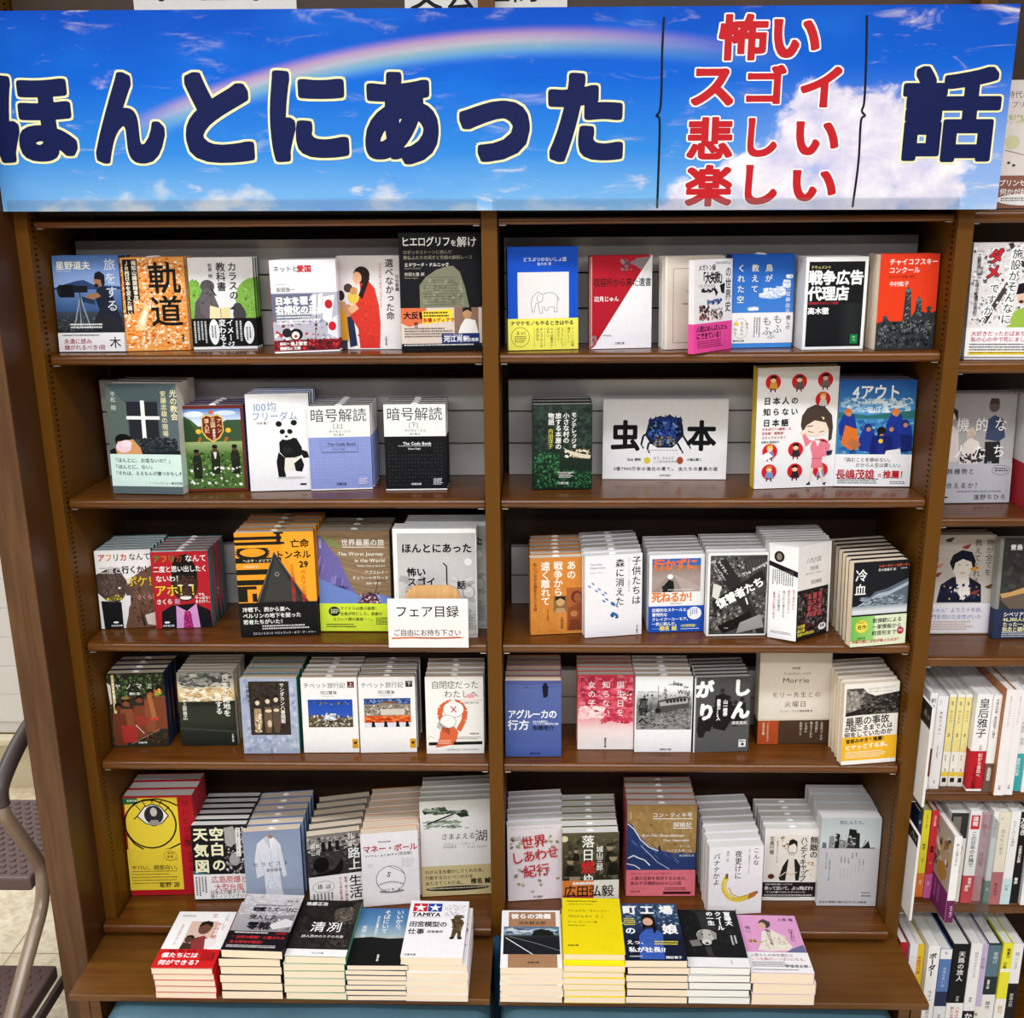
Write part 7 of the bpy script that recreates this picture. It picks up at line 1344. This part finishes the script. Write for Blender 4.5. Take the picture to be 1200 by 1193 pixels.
packed([
 (1.4745, .0122, .019, .186, 'efebee', 'w', (57, '6a2a24', 86), [('祈り', 50, 5, 84, K, .0, 1.15), ('小池真理子', 52, 34, 28, '44444a', 0)], [('帯文', 50, 60, 40, 'e8d8d4', .02)], 'white spine with brush lettering and a dark brown band, beside the post'),
 (1.4885, .0178, .021, .179, 'ede9ec', 'w', None, [(0, 0, 100, 100, 'ede9ec'), ('美智子さまへ', 46, 16, 34, '26262a', -.01, 1.3), ('ふたりの歩み', 50, 52, 24, '44444a', 0), ('文春', 50, 90, 20, '44444a', 0), ('永遠の', 30, 3, 22, 'b8a890', 0)], [], 'wider white spine with thin lettering left of three yellow spines'),
 yel(1.5125, .031, .0118, 'first of three yellow topped white spines'), yel(1.5262, .031, .0128, 'middle one of three yellow topped white spines'), yel(1.5398, .030, .0112, 'last of three yellow topped white spines, beside the red banded one'),
 (1.5525, .0262, .015, .186, 'f0ecee', 'w', (58, 'b81c28', 97.5), [('皇后雅子', 52, 4, 72, K, .006, 1.0), ('石井', 60, 52, 20, '8a2c30', .01)], [('妃から皇后へ', 64, 60, 30, 'f4e8e8', .01), ('十六年の記録', 42, 74, 28, '4a0c10', .02)], 'thick white spine with large black characters and a red band'),
 (1.5795, .0142, .013, .185, 'efecee', 'w', (70, '6a5248'), [('平成の天皇・皇后両陛下に贈る', 50, 4, 38, K, .01, .98)], [('永田和宏', 50, 74, 50, 'f0e8e4', .02, .9)], 'white spine with black lettering and a grey brown band'),
 (1.5945, .0165, .001, .201, 'efe9ec', 'w', None, [('歌集ゆふすげあなたと歩く', 52, 6, 26, 'c890a0', 0, 1.15), ('文藝', 50, 90, 28, '55555a', 0)], [], 'tall white spine with faint pink lettering and painted side', dict(board='b87850')),
 (1.6120, .0152, .003, .200, 'efe9ec', 'w', None, [('歌集ゆふすげあなたと歩く', 52, 6, 26, 'c890a0', 0, 1.15), ('文藝', 50, 90, 28, '55555a', 0)], [], 'second tall white spine with faint pink lettering, left of the teal band'),
 (1.6285, .0165, .016, .192, 'efecee', 'w', (62, '3aa8ac'), [('天皇家', 50, 30, 44, 'b8a0a4', 0), ('女性', 60, 46, 44, '44444a', -.01)], [('皇居の四季', 50, 66, 44, 'e8f4f4', .0)], 'white spine with a teal band at the right edge of the spine row'),
 (1.6462, .0150, .012, .195, 'f0ecee', 'w', None, [('御所のことば', 50, 20, 44, 'c04a50', 0)], [], 'plain white spine beyond the teal banded one'),
 (1.6625, .0180, .012, .187, 'e4dcd8', 'w', None, [('皇室の人びと', 50, 14, 40, '44444a', 0)], [], 'cream spine furthest right in the upper spine row'),
], Z['R4'], 'spine-out books on the upper spine shelf')

def pull_side(root, w_, h_, depth):
    def fn(P):
        P.r(0, 0, 100, 100, 'b4a69c'); P.k(4, 6, 96, 60, 26, ['8a7264', 'd8ccc0', '6a4a3c', 'c8a060', 'efe6dc', '4a3c38'], (6, 14), 4); P.p([(60, 46), (80, 40), (92, 52), (76, 64), (60, 60)], 'b8863c'); P.r(0, 66, 100, 100, '7a2c68'); P.mv(20, 70, 60, 24, 5, 'a86a9c')
    o = flat_print('side_board', depth, h_, fn, root, 'b4a69c', .0006, M_PRINT); o.rotation_euler = (0, 0, -math.pi/2); o.location = (-w_/2-.0008, depth, 0)
packed([
 (1.4815, .0062, .029, .175, '26304c', 'w', None, [('記録', 50, 10, 60, 'c8ccd8', 0)], [], 'narrow navy spine beside the post in the lower spine row'),
 (1.4888, .0132, .027, .179, 'e4d838', 'w', (72, 'e07a34'), [('日本一初心者的', 54, 5, 30, 'b0402c', .01), ('時空', 50, 38, 46, '26301c', .02), ('散歩', 50, 55, 30, '6a7a2c', 0)], [('案内', 50, 80, 36, 'f4e0d0', .01)], 'bright yellow spine with an orange band'),
 (1.5030, .0118, .024, .180, 'cc3440', 'w', (72, 'd060a4'), [('王妃の時間', 50, 5, 38, 'f0d8c8', .01), ('挑戦', 50, 40, 56, '2c1418', .03), ('記', 50, 58, 40, 'd8b04c', 0)], [('文庫', 50, 80, 36, 'f4dcec', .01)], 'red spine with a magenta band'),
 (1.5165, .0130, -.044, .172, 'efecee', 'w', (74, '6a2458'), [('新しい記憶の辿り方', 54, 8, 38, '33333a', 0)], [('エッセイ', 60, 80, 46, 'e8d0e4', .02)], 'pulled out book with white spine and purple band jutting over the edge', dict(extra=pull_side, board='b4a69c')),
 (1.5325, .0300, .014, .182, 'e4dedc', 'w', (28, 'e8e0dc'), [(0, 0, 100, 28, '33302e'), (12, 4, 60, 20, '77726c')], [('日々', 72, 36, 34, 'b02c34', .0), ('食卓', 70, 58, 30, '6a4a4c', 0)], 'thick pale spine with a black and grey photograph at its top'),
 (1.5645, .0195, .011, .189, 'f0ecee', 'w', (70, 'c84a54'), [(10, 5, 90, 20, 'c8303c'), ('速報', 50, 6, 52, 'f4ecec', .02), ('この日本の片隅で', 52, 22, 48, K, .01, .98)], [('衝撃の', 62, 72, 34, 'f4e4e4', .02), ('真相', 40, 80, 34, 'f4e4e4', .02)], 'white spine with red top box and black lettering'),
 (1.5860, .0160, .016, .182, 'd8a0a8', 'w', None, [('彼女の', 50, 12, 60, '8a5058', .0), ('家計簿', 50, 44, 60, '7a4048', .0)], [], 'dusty pink spine behind the clear divider'),
 (1.6030, .0092, .007, .190, 'efecee', 'w', (74, '2c7870'), [('北の森から', 50, 8, 80, '44444a', -.01)], [('旅', 50, 82, 60, 'd8ece8', 0)], 'narrow white spine with a green band'),
 (1.6128, .0200, .007, .188, 'e6dccc', 'w', (64, 'b06a70'), [('見えない家で', 50, 18, 40, '77706a', -.01, 1.1), ('文', 30, 5, 30, 'a09890', 0)], [('鈴木玲子', 50, 76, 34, '5a2c34', .0)], 'cream spine with a dusty rose band'),
 (1.6340, .0165, .008, .190, 'ece9ec', 'w', (72, 'c4dce4'), [('わたしのいる場所', 50, 10, 40, '6a6a72', -.01)], [('川本', 50, 78, 40, '4a6a7c', 0)], 'white spine with a pale blue band'),
 (1.6520, .0165, .013, .185, '19181a', 'w', None, [('万引き', 50, 6, 72, 'f2f0f0', .02), ('の家族の記録', 50, 36, 36, 'e8e4e4', .02), ('警部', 50, 72, 40, 'f0ecec', .02)], [], 'black spine with bold white lettering'),
 (1.6700, .0185, .006, .189, 'f0edf0', 'w', None, [('静かな庭', 50, 12, 54, '77727a', -.01)], [], 'white spine right of the black one'),
], Z['R5'], 'spine-out books on the middle spine shelf')
packed([
 (1.4570, .0052, .020, .186, 'e8e4e4', 'w', None, [], [], 'very thin white spine beside the ledge end'),
 (1.4632, .0142, .004, .188, 'a82430', 'w', None, [('殺人犯は', 50, 12, 60, '5a0c14', .02)], [], 'dark red spine in the bottom row beside the ledge'),
 (1.4808, .0142, .002, .186, 'e8e4ea', 'w', None, [('世界の終わり', 50, 30, 46, '55555c', -.01)], [], 'thin white spine in the bottom row after the red one'),
 (1.4985, .0132, .012, .178, 'e8c434', 'w', (74, '1c2c74'), [('辛酉社の詩', 40, 14, 64, 'c8302c', .01, .95)], [('新潮', 50, 82, 60, 'f0f0f4', .02)], 'yellow spine with red lettering and navy band'),
 (1.5130, .0210, -.002, .186, 'f0edef', 'w', None, [('ボーダー', 44, 8, 64, K, .03, .95), ('ライン', 52, 52, 40, K, .0), ('佐々木', 50, 76, 40, '33333a', -.01)], [], 'white spine with heavy black lettering in the bottom row'),
 (1.5362, .0208, .000, .178, '5a78b4', 'w', (70, 'e6e4ea'), [(0, 0, 100, 12, 'ece9ee'), ('佐', 50, 3, 30, '55555c', 0), ('深海の思い出', 50, 22, 32, 'c8d4ec', -.01, 1.1), (0, 52, 100, 70, '2c3454')], [('文藝', 50, 80, 30, '44444a', 0)], 'blue spine fading to dark with a white top'),
 (1.5592, .0300, .001, .188, '17171a', 'w', (68, 'efecec'), [('天路の旅人', 56, 8, 42, 'f2eeee', .0, 1.05), ('沢木', 60, 60, 20, 'e0dcdc', .0)], [('八年の旅', 68, 72, 26, 'b83038', .0), ('新たな傑作', 36, 72, 26, 'b83038', 0)], 'thick black spine with white lettering and a white and red band'),
 (1.5912, .0205, .002, .190, 'ece8ea', 'w', (78, '1c1c20'), [('銀色の光をたどる', 56, 10, 34, '77727a', -.01), ('瀬尾', 50, 62, 28, '55555a', 0)], [('かぐ', 50, 80, 72, 'f2f0f0', .02)], 'white spine with a black band in the bottom row'),
 (1.6135, .0140, .012, .180, 'c4b4d8', 'w', (76, 'ece6dc'), [('光の箱', 50, 16, 60, '6a5a7c', -.01)], [('帯', 50, 84, 50, '44444a', 0)], 'lilac spine in the bottom row'),
 (1.6290, .0230, .014, .180, '26323a', 'w', (62, 'e8e4e4'), [(0, 2, 100, 40, '5c7484'), ('夜明け', 64, 10, 38, 'dfe6ea', -.01), ('警察小説', 34, 44, 22, 'e8e4e4', .02)], [('傑作', 50, 70, 40, '33333a', 0)], 'dark teal spine with a cloudy top picture'),
 (1.6535, .0180, .010, .184, 'e8e03c', 'w', (66, 'efeaea'), [('晩夏光', 60, 6, 40, '17171a', .02), ('の殺意', 40, 22, 40, '17171a', .02), (0, 30, 100, 34, 'f4f0e8')], [('新刊', 50, 74, 50, 'c0a020', .01)], 'lemon yellow spine with black lettering in the bottom row'),
 (1.6730, .0190, .014, .180, 'ece9ec', 'w', (48, '1c1a1e'), [('親ごころ子', 50, 10, 40, '55555c', -.01)], [('家族の形', 50, 60, 40, 'c8c4c8', 0)], 'white spine with a tall black band at the frame edge'),
], Z['R6'], 'spine-out books on the bottom spine shelf')

# thin booklets jutting past the post
def booklet(x0, x1, y0, y1, z, h_, lab, top):
    t = empty('thin_booklet', ((x0+x1)/2, y0, z)); tag(t, lab, 'booklet')
    def fn(P):
        P.r(0, 0, 100, 100, 'e8e4e2'); P.r(0, 0, 100, top, '2a2826'); P.k(0, 0, 100, top, 12, ['55504c', '17161a', '77706a'], (5, 12)); P.mv(30, top+16, 12, 50, 1, '77727a')
    o = flat_print('printed_cover', y1-y0, h_, fn, t, 'e8e4e2', x1-x0-.0008, M_PRINT); o.rotation_euler = (0, 0, -math.pi/2); o.location = (x0-(x0+x1)/2, y1-y0, 0.0004)
booklet(1.4560, 1.4610, -0.038, 0.090, Z['R4'], 0.186, 'thin white booklet with dark top jutting past the post, upper one', 22)
booklet(1.4560, 1.4610, -0.040, 0.088, Z['R5'], 0.170, 'thin white booklet with black top jutting past the post, lower one', 14)
# book beside the banner
b = make_book('princess', 0.128, 0.186, 0.016, SB, 'e0d4d0', 'L', 'w', 'e0d4d0'); b.location = (1.565, 0.045, Z['R0']+.002); b.rotation_euler = (-R(5), 0, R(-1)); tag(b, SPEC['princess'][6], 'book')
# slim book with red foot beside the grey one
spine_book(HB, 1.612, 0.052, Z['R2'], .013, .187, 'd8d4d4', 'w', (60, 'a82430'), ([('空の人', 50, 10, 50, '55555a', 0)], []), 'slim pale spine with dark red lower half beside the grey posed people book', None)
spine_book(HB, 1.634, 0.040, Z['R2'], .020, .188, 'e4e0e0', 'w', None, ([('余白の声', 50, 10, 50, '55555a', 0)], []), 'white spine at the frame edge beside the slim red footed one', None)

# ------------------------------------------------------------------ clear plastic: divider and banner holders
def clear(name, tint, a):
    m = bpy.data.materials.new(name); m.use_nodes = True; n = m.node_tree.nodes; l = m.node_tree.links; n.clear()
    o = n.new('ShaderNodeOutputMaterial'); t = n.new('ShaderNodeBsdfTransparent'); t.inputs[0].default_value = (*lin(tint), 1)
    g = n.new('ShaderNodeBsdfGlossy'); g.inputs['Roughness'].default_value = 0.08; d = n.new('ShaderNodeBsdfDiffuse'); d.inputs[0].default_value = (.75, .78, .8, 1)
    m1 = n.new('ShaderNodeMixShader'); m1.inputs[0].default_value = 0.5; m2 = n.new('ShaderNodeMixShader'); m2.inputs[0].default_value = a
    l.new(d.outputs[0], m1.inputs[1]); l.new(g.outputs[0], m1.inputs[2]); l.new(t.outputs[0], m2.inputs[1]); l.new(m1.outputs[0], m2.inputs[2]); l.new(m2.outputs[0], o.inputs[0])
    return m
M_CLEAR = clear('clear acrylic', 'eef2f4', 0.16); M_STRIP = clear('thin clear acrylic', 'f4f6f8', 0.06)
dv = box('plastic_divider', 1.5842, -0.052, Z['R5']+.0004, 1.5852, 0.012, Z['R5']+0.205, M_CLEAR, bevel=0.0003, seg=1); tag(dv, 'clear plastic divider sheet jutting out between spines on the middle spine shelf', 'divider')

# ------------------------------------------------------------------ the banner
BW, BH = 1.470, 0.2745
BO = Vector((0.003, -0.030, 1.8945)); TH = 0.0058
def sky_mat():
    m, n, l, b = new_mat('printed sky with rainbow')
    tc = n.new('ShaderNodeTexCoord'); sx = n.new('ShaderNodeSeparateXYZ'); l.new(tc.outputs['Object'], sx.inputs[0])
    X, Zc = sx.outputs['X'], sx.outputs['Z']
    def math_(op, a, b_=None, c=None, clamp=False):
        k = n.new('ShaderNodeMath'); k.operation = op; k.use_clamp = clamp
        for i, v in enumerate((a, b_, c)):
            if v is None: continue
            if isinstance(v, (int, float)): k.inputs[i].default_value = v
            else: l.new(v, k.inputs[i])
        return k.outputs[0]
    def ramp(v, stops):
        r = n.new('ShaderNodeValToRGB'); e = r.color_ramp.elements
        while len(e) < len(stops): e.new(0.5)
        for el, (p, c) in zip(e, stops): el.position = p; el.color = (*lin(c), 1)
        l.new(v, r.inputs[0]); return r.outputs[0]
    def mix(f, a, b_):
        k = n.new('ShaderNodeMix'); k.data_type = 'RGBA'
        for i, v in ((0, f), (6, a), (7, b_)):
            if isinstance(v, str): k.inputs[i].default_value = (*lin(v), 1)
            elif isinstance(v, (int, float)): k.inputs[i].default_value = v
            else: l.new(v, k.inputs[i])
        return k.outputs[2]
    def sstep(v, a, b_, hi=1.0):
        k = n.new('ShaderNodeMapRange'); k.interpolation_type = 'SMOOTHSTEP'
        k.inputs[1].default_value = a; k.inputs[2].default_value = b_; k.inputs[3].default_value = 0; k.inputs[4].default_value = hi
        l.new(v, k.inputs[0]); return k.outputs[0]
    def noise(scale, stretch, det=6, dist=0.0, rough=.55):
        mp = n.new('ShaderNodeMapping'); mp.inputs['Scale'].default_value = stretch; l.new(tc.outputs['Object'], mp.inputs[0])
        k = n.new('ShaderNodeTexNoise'); k.inputs['Scale'].default_value = scale; k.inputs['Detail'].default_value = det; k.inputs['Distortion'].default_value = dist; k.inputs['Roughness'].default_value = rough
        l.new(mp.outputs[0], k.inputs['Vector']); return k.outputs['Fac']
    v = math_('DIVIDE', math_('MULTIPLY', Zc, -1.0), BH)          # 0 at the top edge, 1 at the bottom
    col = ramp(v, [(0.0, '0647b4'), (0.35, '0a5cc8'), (0.7, '2f80d2'), (1.0, '7ab0de')])
    big = noise(3.0, (1, 1, 2.2), 3)
    col = mix(sstep(big, .45, .8, .55), col, '1c78dc')
    # paler, lilac right-hand half low down
    haze = math_('MULTIPLY', sstep(X, .95, 1.3), sstep(v, .25, .8))
    col = mix(math_('MULTIPLY', haze, .55), col, 'a4b4e0')
    # drifting small clouds
    sm = noise(11, (1, 1, 3.6), 8, .6, .62)
    lowm = math_('MAXIMUM', sstep(v, .45, 1.0), math_('MULTIPLY', sstep(X, 1.0, 1.35), .8))
    lefm = math_('MULTIPLY', math_('SUBTRACT', 1.0, sstep(X, .05, .42)), .75)
    mask = math_('MAXIMUM', math_('MAXIMUM', lowm, lefm), .28)
    cl = math_('MULTIPLY', sstep(sm, .56, .74), mask)
    col = mix(math_('MULTIPLY', cl, .8), col, ramp(sm, [(.5, 'c8a8a8'), (.66, 'f0e2d4'), (.8, 'fbfaf6')]))
    # one low bank of cumulus at the right: lobes broken up by noise
    nz = noise(16, (1, 1, 1.25), 8, .4, .6)
    lob = None
    for cx, cz, r in ((1.215, -.165, .075), (1.275, -.175, .08), (1.16, -.225, .07), (1.09, -.255, .06), (1.25, -.25, .11), (1.36, -.245, .07), (1.02, -.285, .055), (1.19, -.13, .035)):
        d = math_('SQRT', math_('ADD', math_('POWER', math_('ABSOLUTE', math_('SUBTRACT', X, cx)), 2), math_('POWER', math_('ABSOLUTE', math_('SUBTRACT', Zc, cz)), 2)))
        q = math_('SUBTRACT', 1.0, math_('DIVIDE', d, r)); lob = q if lob is None else math_('MAXIMUM', lob, q)
    cu = sstep(math_('ADD', lob, math_('MULTIPLY', math_('SUBTRACT', nz, .5), 1.6)), 0.02, .34)
    col = mix(math_('MULTIPLY', cu, .9), col, ramp(nz, [(.3, 'b4b4d8'), (.5, 'dcd2e0'), (.68, 'f4eeee')]))
    # warm cloud bank along the lower left
    wb = math_('MULTIPLY', sstep(math_('ADD', v, math_('MULTIPLY', math_('SUBTRACT', noise(9, (1, 1, 1.6), 7), .5), 1.1)), .92, 1.12), math_('SUBTRACT', 1.0, sstep(X, .3, 1.0, .6)))
    col = mix(math_('MULTIPLY', wb, .75), col, 'e6dcd2')
    # the rainbow
    rr = math_('SQRT', math_('ADD', math_('POWER', math_('ABSOLUTE', math_('SUBTRACT', X, RBX)), 2), math_('POWER', math_('ABSOLUTE', math_('SUBTRACT', Zc, RBZ)), 2)))
    t = math_('DIVIDE', math_('SUBTRACT', rr, RBR-.022), .044)     # 0 inside .. 1 outside
    rb = ramp(t, [(0.0, '4a80d8'), (.25, '7ab8d0'), (.45, 'b0d4a8'), (.6, 'ecdcae'), (.78, 'f0b89c'), (1.0, 'd890b0')])
    rm = math_('MULTIPLY', math_('MULTIPLY', sstep(t, -.1, .35), math_('SUBTRACT', 1.0, sstep(t, .75, 1.1))), math_('MULTIPLY', sstep(X, .14, .34, .46), math_('SUBTRACT', 1.0, sstep(X, .7, 1.2))))
    col = mix(rm, col, rb)
    l.new(col, b.inputs['Base Color']); b.inputs['Roughness'].default_value = 0.5; b.inputs['Specular IOR Level'].default_value = 0.08
    return m
RBX, RBZ, RBR = (0.8278, -1.7256, 1.6790)
bn = empty('banner', BO, (0, TH, 0)); tag(bn, 'wide blue sky banner with rainbow and large navy and red lettering', 'banner')
V, Fc = [], []; boxg(V, Fc, 0, 0, -BH, BW, .005, 0); mesh_obj('printed_board', V, Fc, sky_mat(), bn)

def letters(name, items, layers):
    V, Fc, cols = [], [], []; core = layers[-1][0]
    for li, (bold, col) in enumerate(layers):
        for ch, x0, z0, x1, z1 in items:
            vs, fs = glyph(ch, 0.0); ax = [p[0] for p in vs]; ay = [p[1] for p in vs]
            fx_, fz_ = (x1-x0)/(max(ax)-min(ax)+2*core), (z1-z0)/(max(ay)-min(ay)+2*core)
            for q in range(25):
                ct, st_ = math.cos(q*math.pi/12), math.sin(q*math.pi/12); rr_ = bold/(abs(ct)**5+abs(st_)**5)**.2
                ox, oy = (rr_*ct, rr_*st_) if q else (0, 0); b0 = len(V)
                for px, py in vs: V.append((x0+(px+ox-min(ax)+core)*fx_, -.0003-.0004*li-.000008*q, -(z1-(py+oy-min(ay)+core)*fz_)))
                for f in fs: Fc.append(tuple(b0+i for i in f)); cols.append(lin(col))
    return mesh_obj(name, V, Fc, M_PRINT, bn, cols=cols)
_cu.resolution_u = 4
BT = [('ほ', 0.0028, 0.0852, 0.1237, 0.2058), ('ん', 0.1491, 0.0813, 0.2544, 0.2074), ('と', 0.2845, 0.082, 0.3845, 0.2066), ('に', 0.4095, 0.0804, 0.524, 0.2058), ('あ', 0.5475, 0.0833, 0.6553, 0.2098), ('っ', 0.6847, 0.1227, 0.7875, 0.2067), ('た', 0.8134, 0.0858, 0.9228, 0.2071), ('話', 1.3189, 0.0794, 1.4591, 0.2088)]
BR = [('怖', 1.0533, 0.0102, 1.1227, 0.0711), ('い', 1.13, 0.0172, 1.1958, 0.0682), ('ス', 1.0178, 0.081, 1.0785, 0.131), ('ゴ', 1.0965, 0.0769, 1.1522, 0.129), ('イ', 1.173, 0.0795, 1.2309, 0.134), ('悲', 1.0147, 0.1459, 1.0811, 0.2042), ('し', 1.1019, 0.1474, 1.1448, 0.2009), ('い', 1.1706, 0.1523, 1.233, 0.1988), ('楽', 1.0151, 0.2112, 1.0835, 0.2697), ('し', 1.102, 0.2115, 1.1492, 0.2674), ('い', 1.1703, 0.2188, 1.2347, 0.2628)]
def fresh(items):
    for ch, *_ in items:
        for k in [k for k in _G if k[0] == ch]: del _G[k]
fresh(BT); fresh(BR)
letters('navy_lettering', BT[:-1], [(.076, 'efe8b4'), (.053, '10184a')])
letters('navy_lettering', BT[-1:], [(.060, 'efe8b4'), (.040, '10184a')])
letters('red_lettering', BR, [(.070, 'f4eef0'), (.038, 'b81c24')])
def bpt(q): return (q[0]/BW*100, q[1]/BH*100)
for pts in ([(0.9755, 0.0139), (0.9747, 0.0582), (0.9756, 0.1147), (0.974, 0.1376), (0.9693, 0.1445), (0.9745, 0.1514), (0.9753, 0.2075), (0.9751, 0.2719)], [(1.2587, 0.0134), (1.2627, 0.0709), (1.2651, 0.1251), (1.2627, 0.1388), (1.2682, 0.1457), (1.2627, 0.1526), (1.264, 0.2084), (1.2608, 0.2713)]):
    P = Pr(BW, BH); c2 = [tuple(p) for p in curve_pts([(a, b_, 0) for a, b_ in pts], 6)]
    P.l([bpt(q) for q in c2], .22, '10131c')
    mesh_obj('bracket_mark', [(x, y-.0002, z-BH) for x, y, z in P.V], P.F, M_PRINT, bn, cols=P.c)
for x0, x1, lab in ((0.010, 0.711, 'left clear acrylic strip along the banner foot'), (0.734, 1.416, 'right clear acrylic strip along the banner foot')):
    a = box('banner_holder', x0, -.0340, 1.6155, x1, -.0325, 1.6325, M_STRIP, bevel=0.0005, seg=1); a.rotation_euler = (0, TH*.8, 0)
    a.location.z += (0.71-(x0+x1)/2)*TH; tag(a, lab, 'holder', 'clear strips holding the banner')

# section signs on the header above the banner
def sign(x0, x1, zb, h_, glyphs, lab):
    def fn(P):
        for t, x, y, sz, b_ in glyphs: P.h(t, x, y, sz, '15151a', b_, .98, 1.02)
    t = flat_print('section_sign', x1-x0, h_, fn, None, 'dcd6d0', .003, M_FLAT); t.location = (x0, 0.0265, zb)
    tag(t, lab, 'sign'); return t
sign(0.208, 0.448, 1.884, 0.105, [('フェア', 8, 8, 30, .02)], 'white card sign with black lettering above the banner, left one')
sign(0.607, 0.844, 1.884, 0.070, [('文芸', 3, 11, 21, .01), ('空間A', 49, 11, 17, .01)], 'white card sign with smaller black lettering above the banner, right one')

# ------------------------------------------------------------------ left of the bookcase: step stool, pale cabinet
M_TUBE = plain('taupe painted steel tube', '85705f', 0.25, 0.0, 0.6, var=.05, scale=14); M_GRIP = plain('dark brown rubber grip', '3c302e', 0.5); M_TREAD = plain('maroon brown rubber', '5c4644', 0.55, var=.05)
stool = empty('step_stool', (-0.33, 0.15, 0)); tag(stool, 'steel step stool with studded rubber treads left of the bookcase', 'stool')
def tread(x0, x1, y0, y1, z, nx, ny):
    t = box('tread', x0, y0, z-.028, x1, y1, z, M_TREAD, bevel=.005); kid(t, stool)
    V, Fc = [], []
    for i in range(nx):
        for j in range(ny):
            cx = x1-.02-(x1-x0-.04)*(i+(.5 if j % 2 else 0))/nx; cy = y0+.018+(y1-y0-.036)*j/(ny-1); b0 = len(V); r = .0066
            for k in range(10): a = 2*math.pi*k/10; V.append((cx+r*math.cos(a), cy+r*math.sin(a), z-.0005))
            for k in range(10): a = 2*math.pi*k/10; V.append((cx+r*.8*math.cos(a), cy+r*.8*math.sin(a), z+.0026))
            for k in range(10): Fc.append((b0+k, b0+(k+1) % 10, b0+10+(k+1) % 10, b0+10+k))
            Fc.append(tuple(b0+10+k for k in range(10)))
    s_ = mesh_obj('studs', V, Fc, M_TREAD); s_.parent = t; s_.location = -Vector(t.location)
    return t
tread(-0.52, -0.128, -0.004, 0.264, 0.45, 18, 14)
tread(-0.52, -0.124, -0.205, 0.036, 0.23, 18, 12)
def side_tubes(xs, sgn):
    low = [(-.105, .002, .445), (-.105, -.008, .412), (-.105, -.029, .386), (-.105, -.070, .355), (-.105, -.162, .284), (-.105, -.30, .17), (-.105, -.43, .02)]
    up = [(-.105, .002, .47), (-.105, -.010, .498), (-.105, -.057, .581), (-.105, -.086, .632), (-.105, -.092, .655)]
    grip = [(-.105, -.092, .655), (-.105, -.088, .682), (-.105, -.060, .703), (-.105, -.008, .726), (-.105, .06, .742), (-.105, .16, .742)]
    back = [(-.105, .16, .742), (-.105, .24, .70), (-.105, .285, .60), (-.105, .30, .40), (-.105, .33, .02)]
    f = lambda L: curve_pts([(xs, b_, c_2) for _, b_, c_2 in L], 6)
    kid(tube('frame_tube', f(up[::-1]+low), .0125, M_TUBE), stool); kid(tube('hand_grip', f(grip), .0145, M_GRIP), stool); kid(tube('frame_tube', f(back), .0125, M_TUBE), stool)
    for q in (low[-1], back[-1]): kid(tube('rubber_foot', [(xs, q[1], 0.0), (xs, q[1], .04)], .017, M_GRIP), stool)
    kid(box('side_rail', xs-.004, -.21, .196, xs+.004, .31, .216, M_GRIP), stool); kid(box('side_rail', xs-.004, -.004, .405, xs+.004, .30, .424, M_TUBE), stool)
side_tubes(-0.1085, 1); side_tubes(-0.540, -1)
M_CAB = plain('pale grey painted cabinet', 'd8d2ce', 0.45, var=.03); M_CREAM = plain('cream painted board', 'd6c8ac', .5)
cab = empty('pale_cabinet', (-1.0, 1.25, 0)); tag(cab, 'pale grey cabinet standing behind the step stool', 'cabinet')
kid(box('body', -1.9, 1.02, 0.20, -0.30, 1.45, 1.3, M_CAB, bevel=.004), cab)
for k in range(12): kid(box('front_slat', -1.895, 1.012, 0.24+k*.086, -0.305, 1.0195, 0.24+k*.086+.0852, M_CAB, bevel=.0012), cab)
kid(box('lip', -1.9, 0.985, 0.176, -0.30, 1.02, 0.199, M_CREAM, bevel=.005), cab); kid(box('plinth', -1.88, 1.06, 0.0, -0.32, 1.42, 0.175, M_CREAM), cab)

bpy.data.objects.remove(_co)
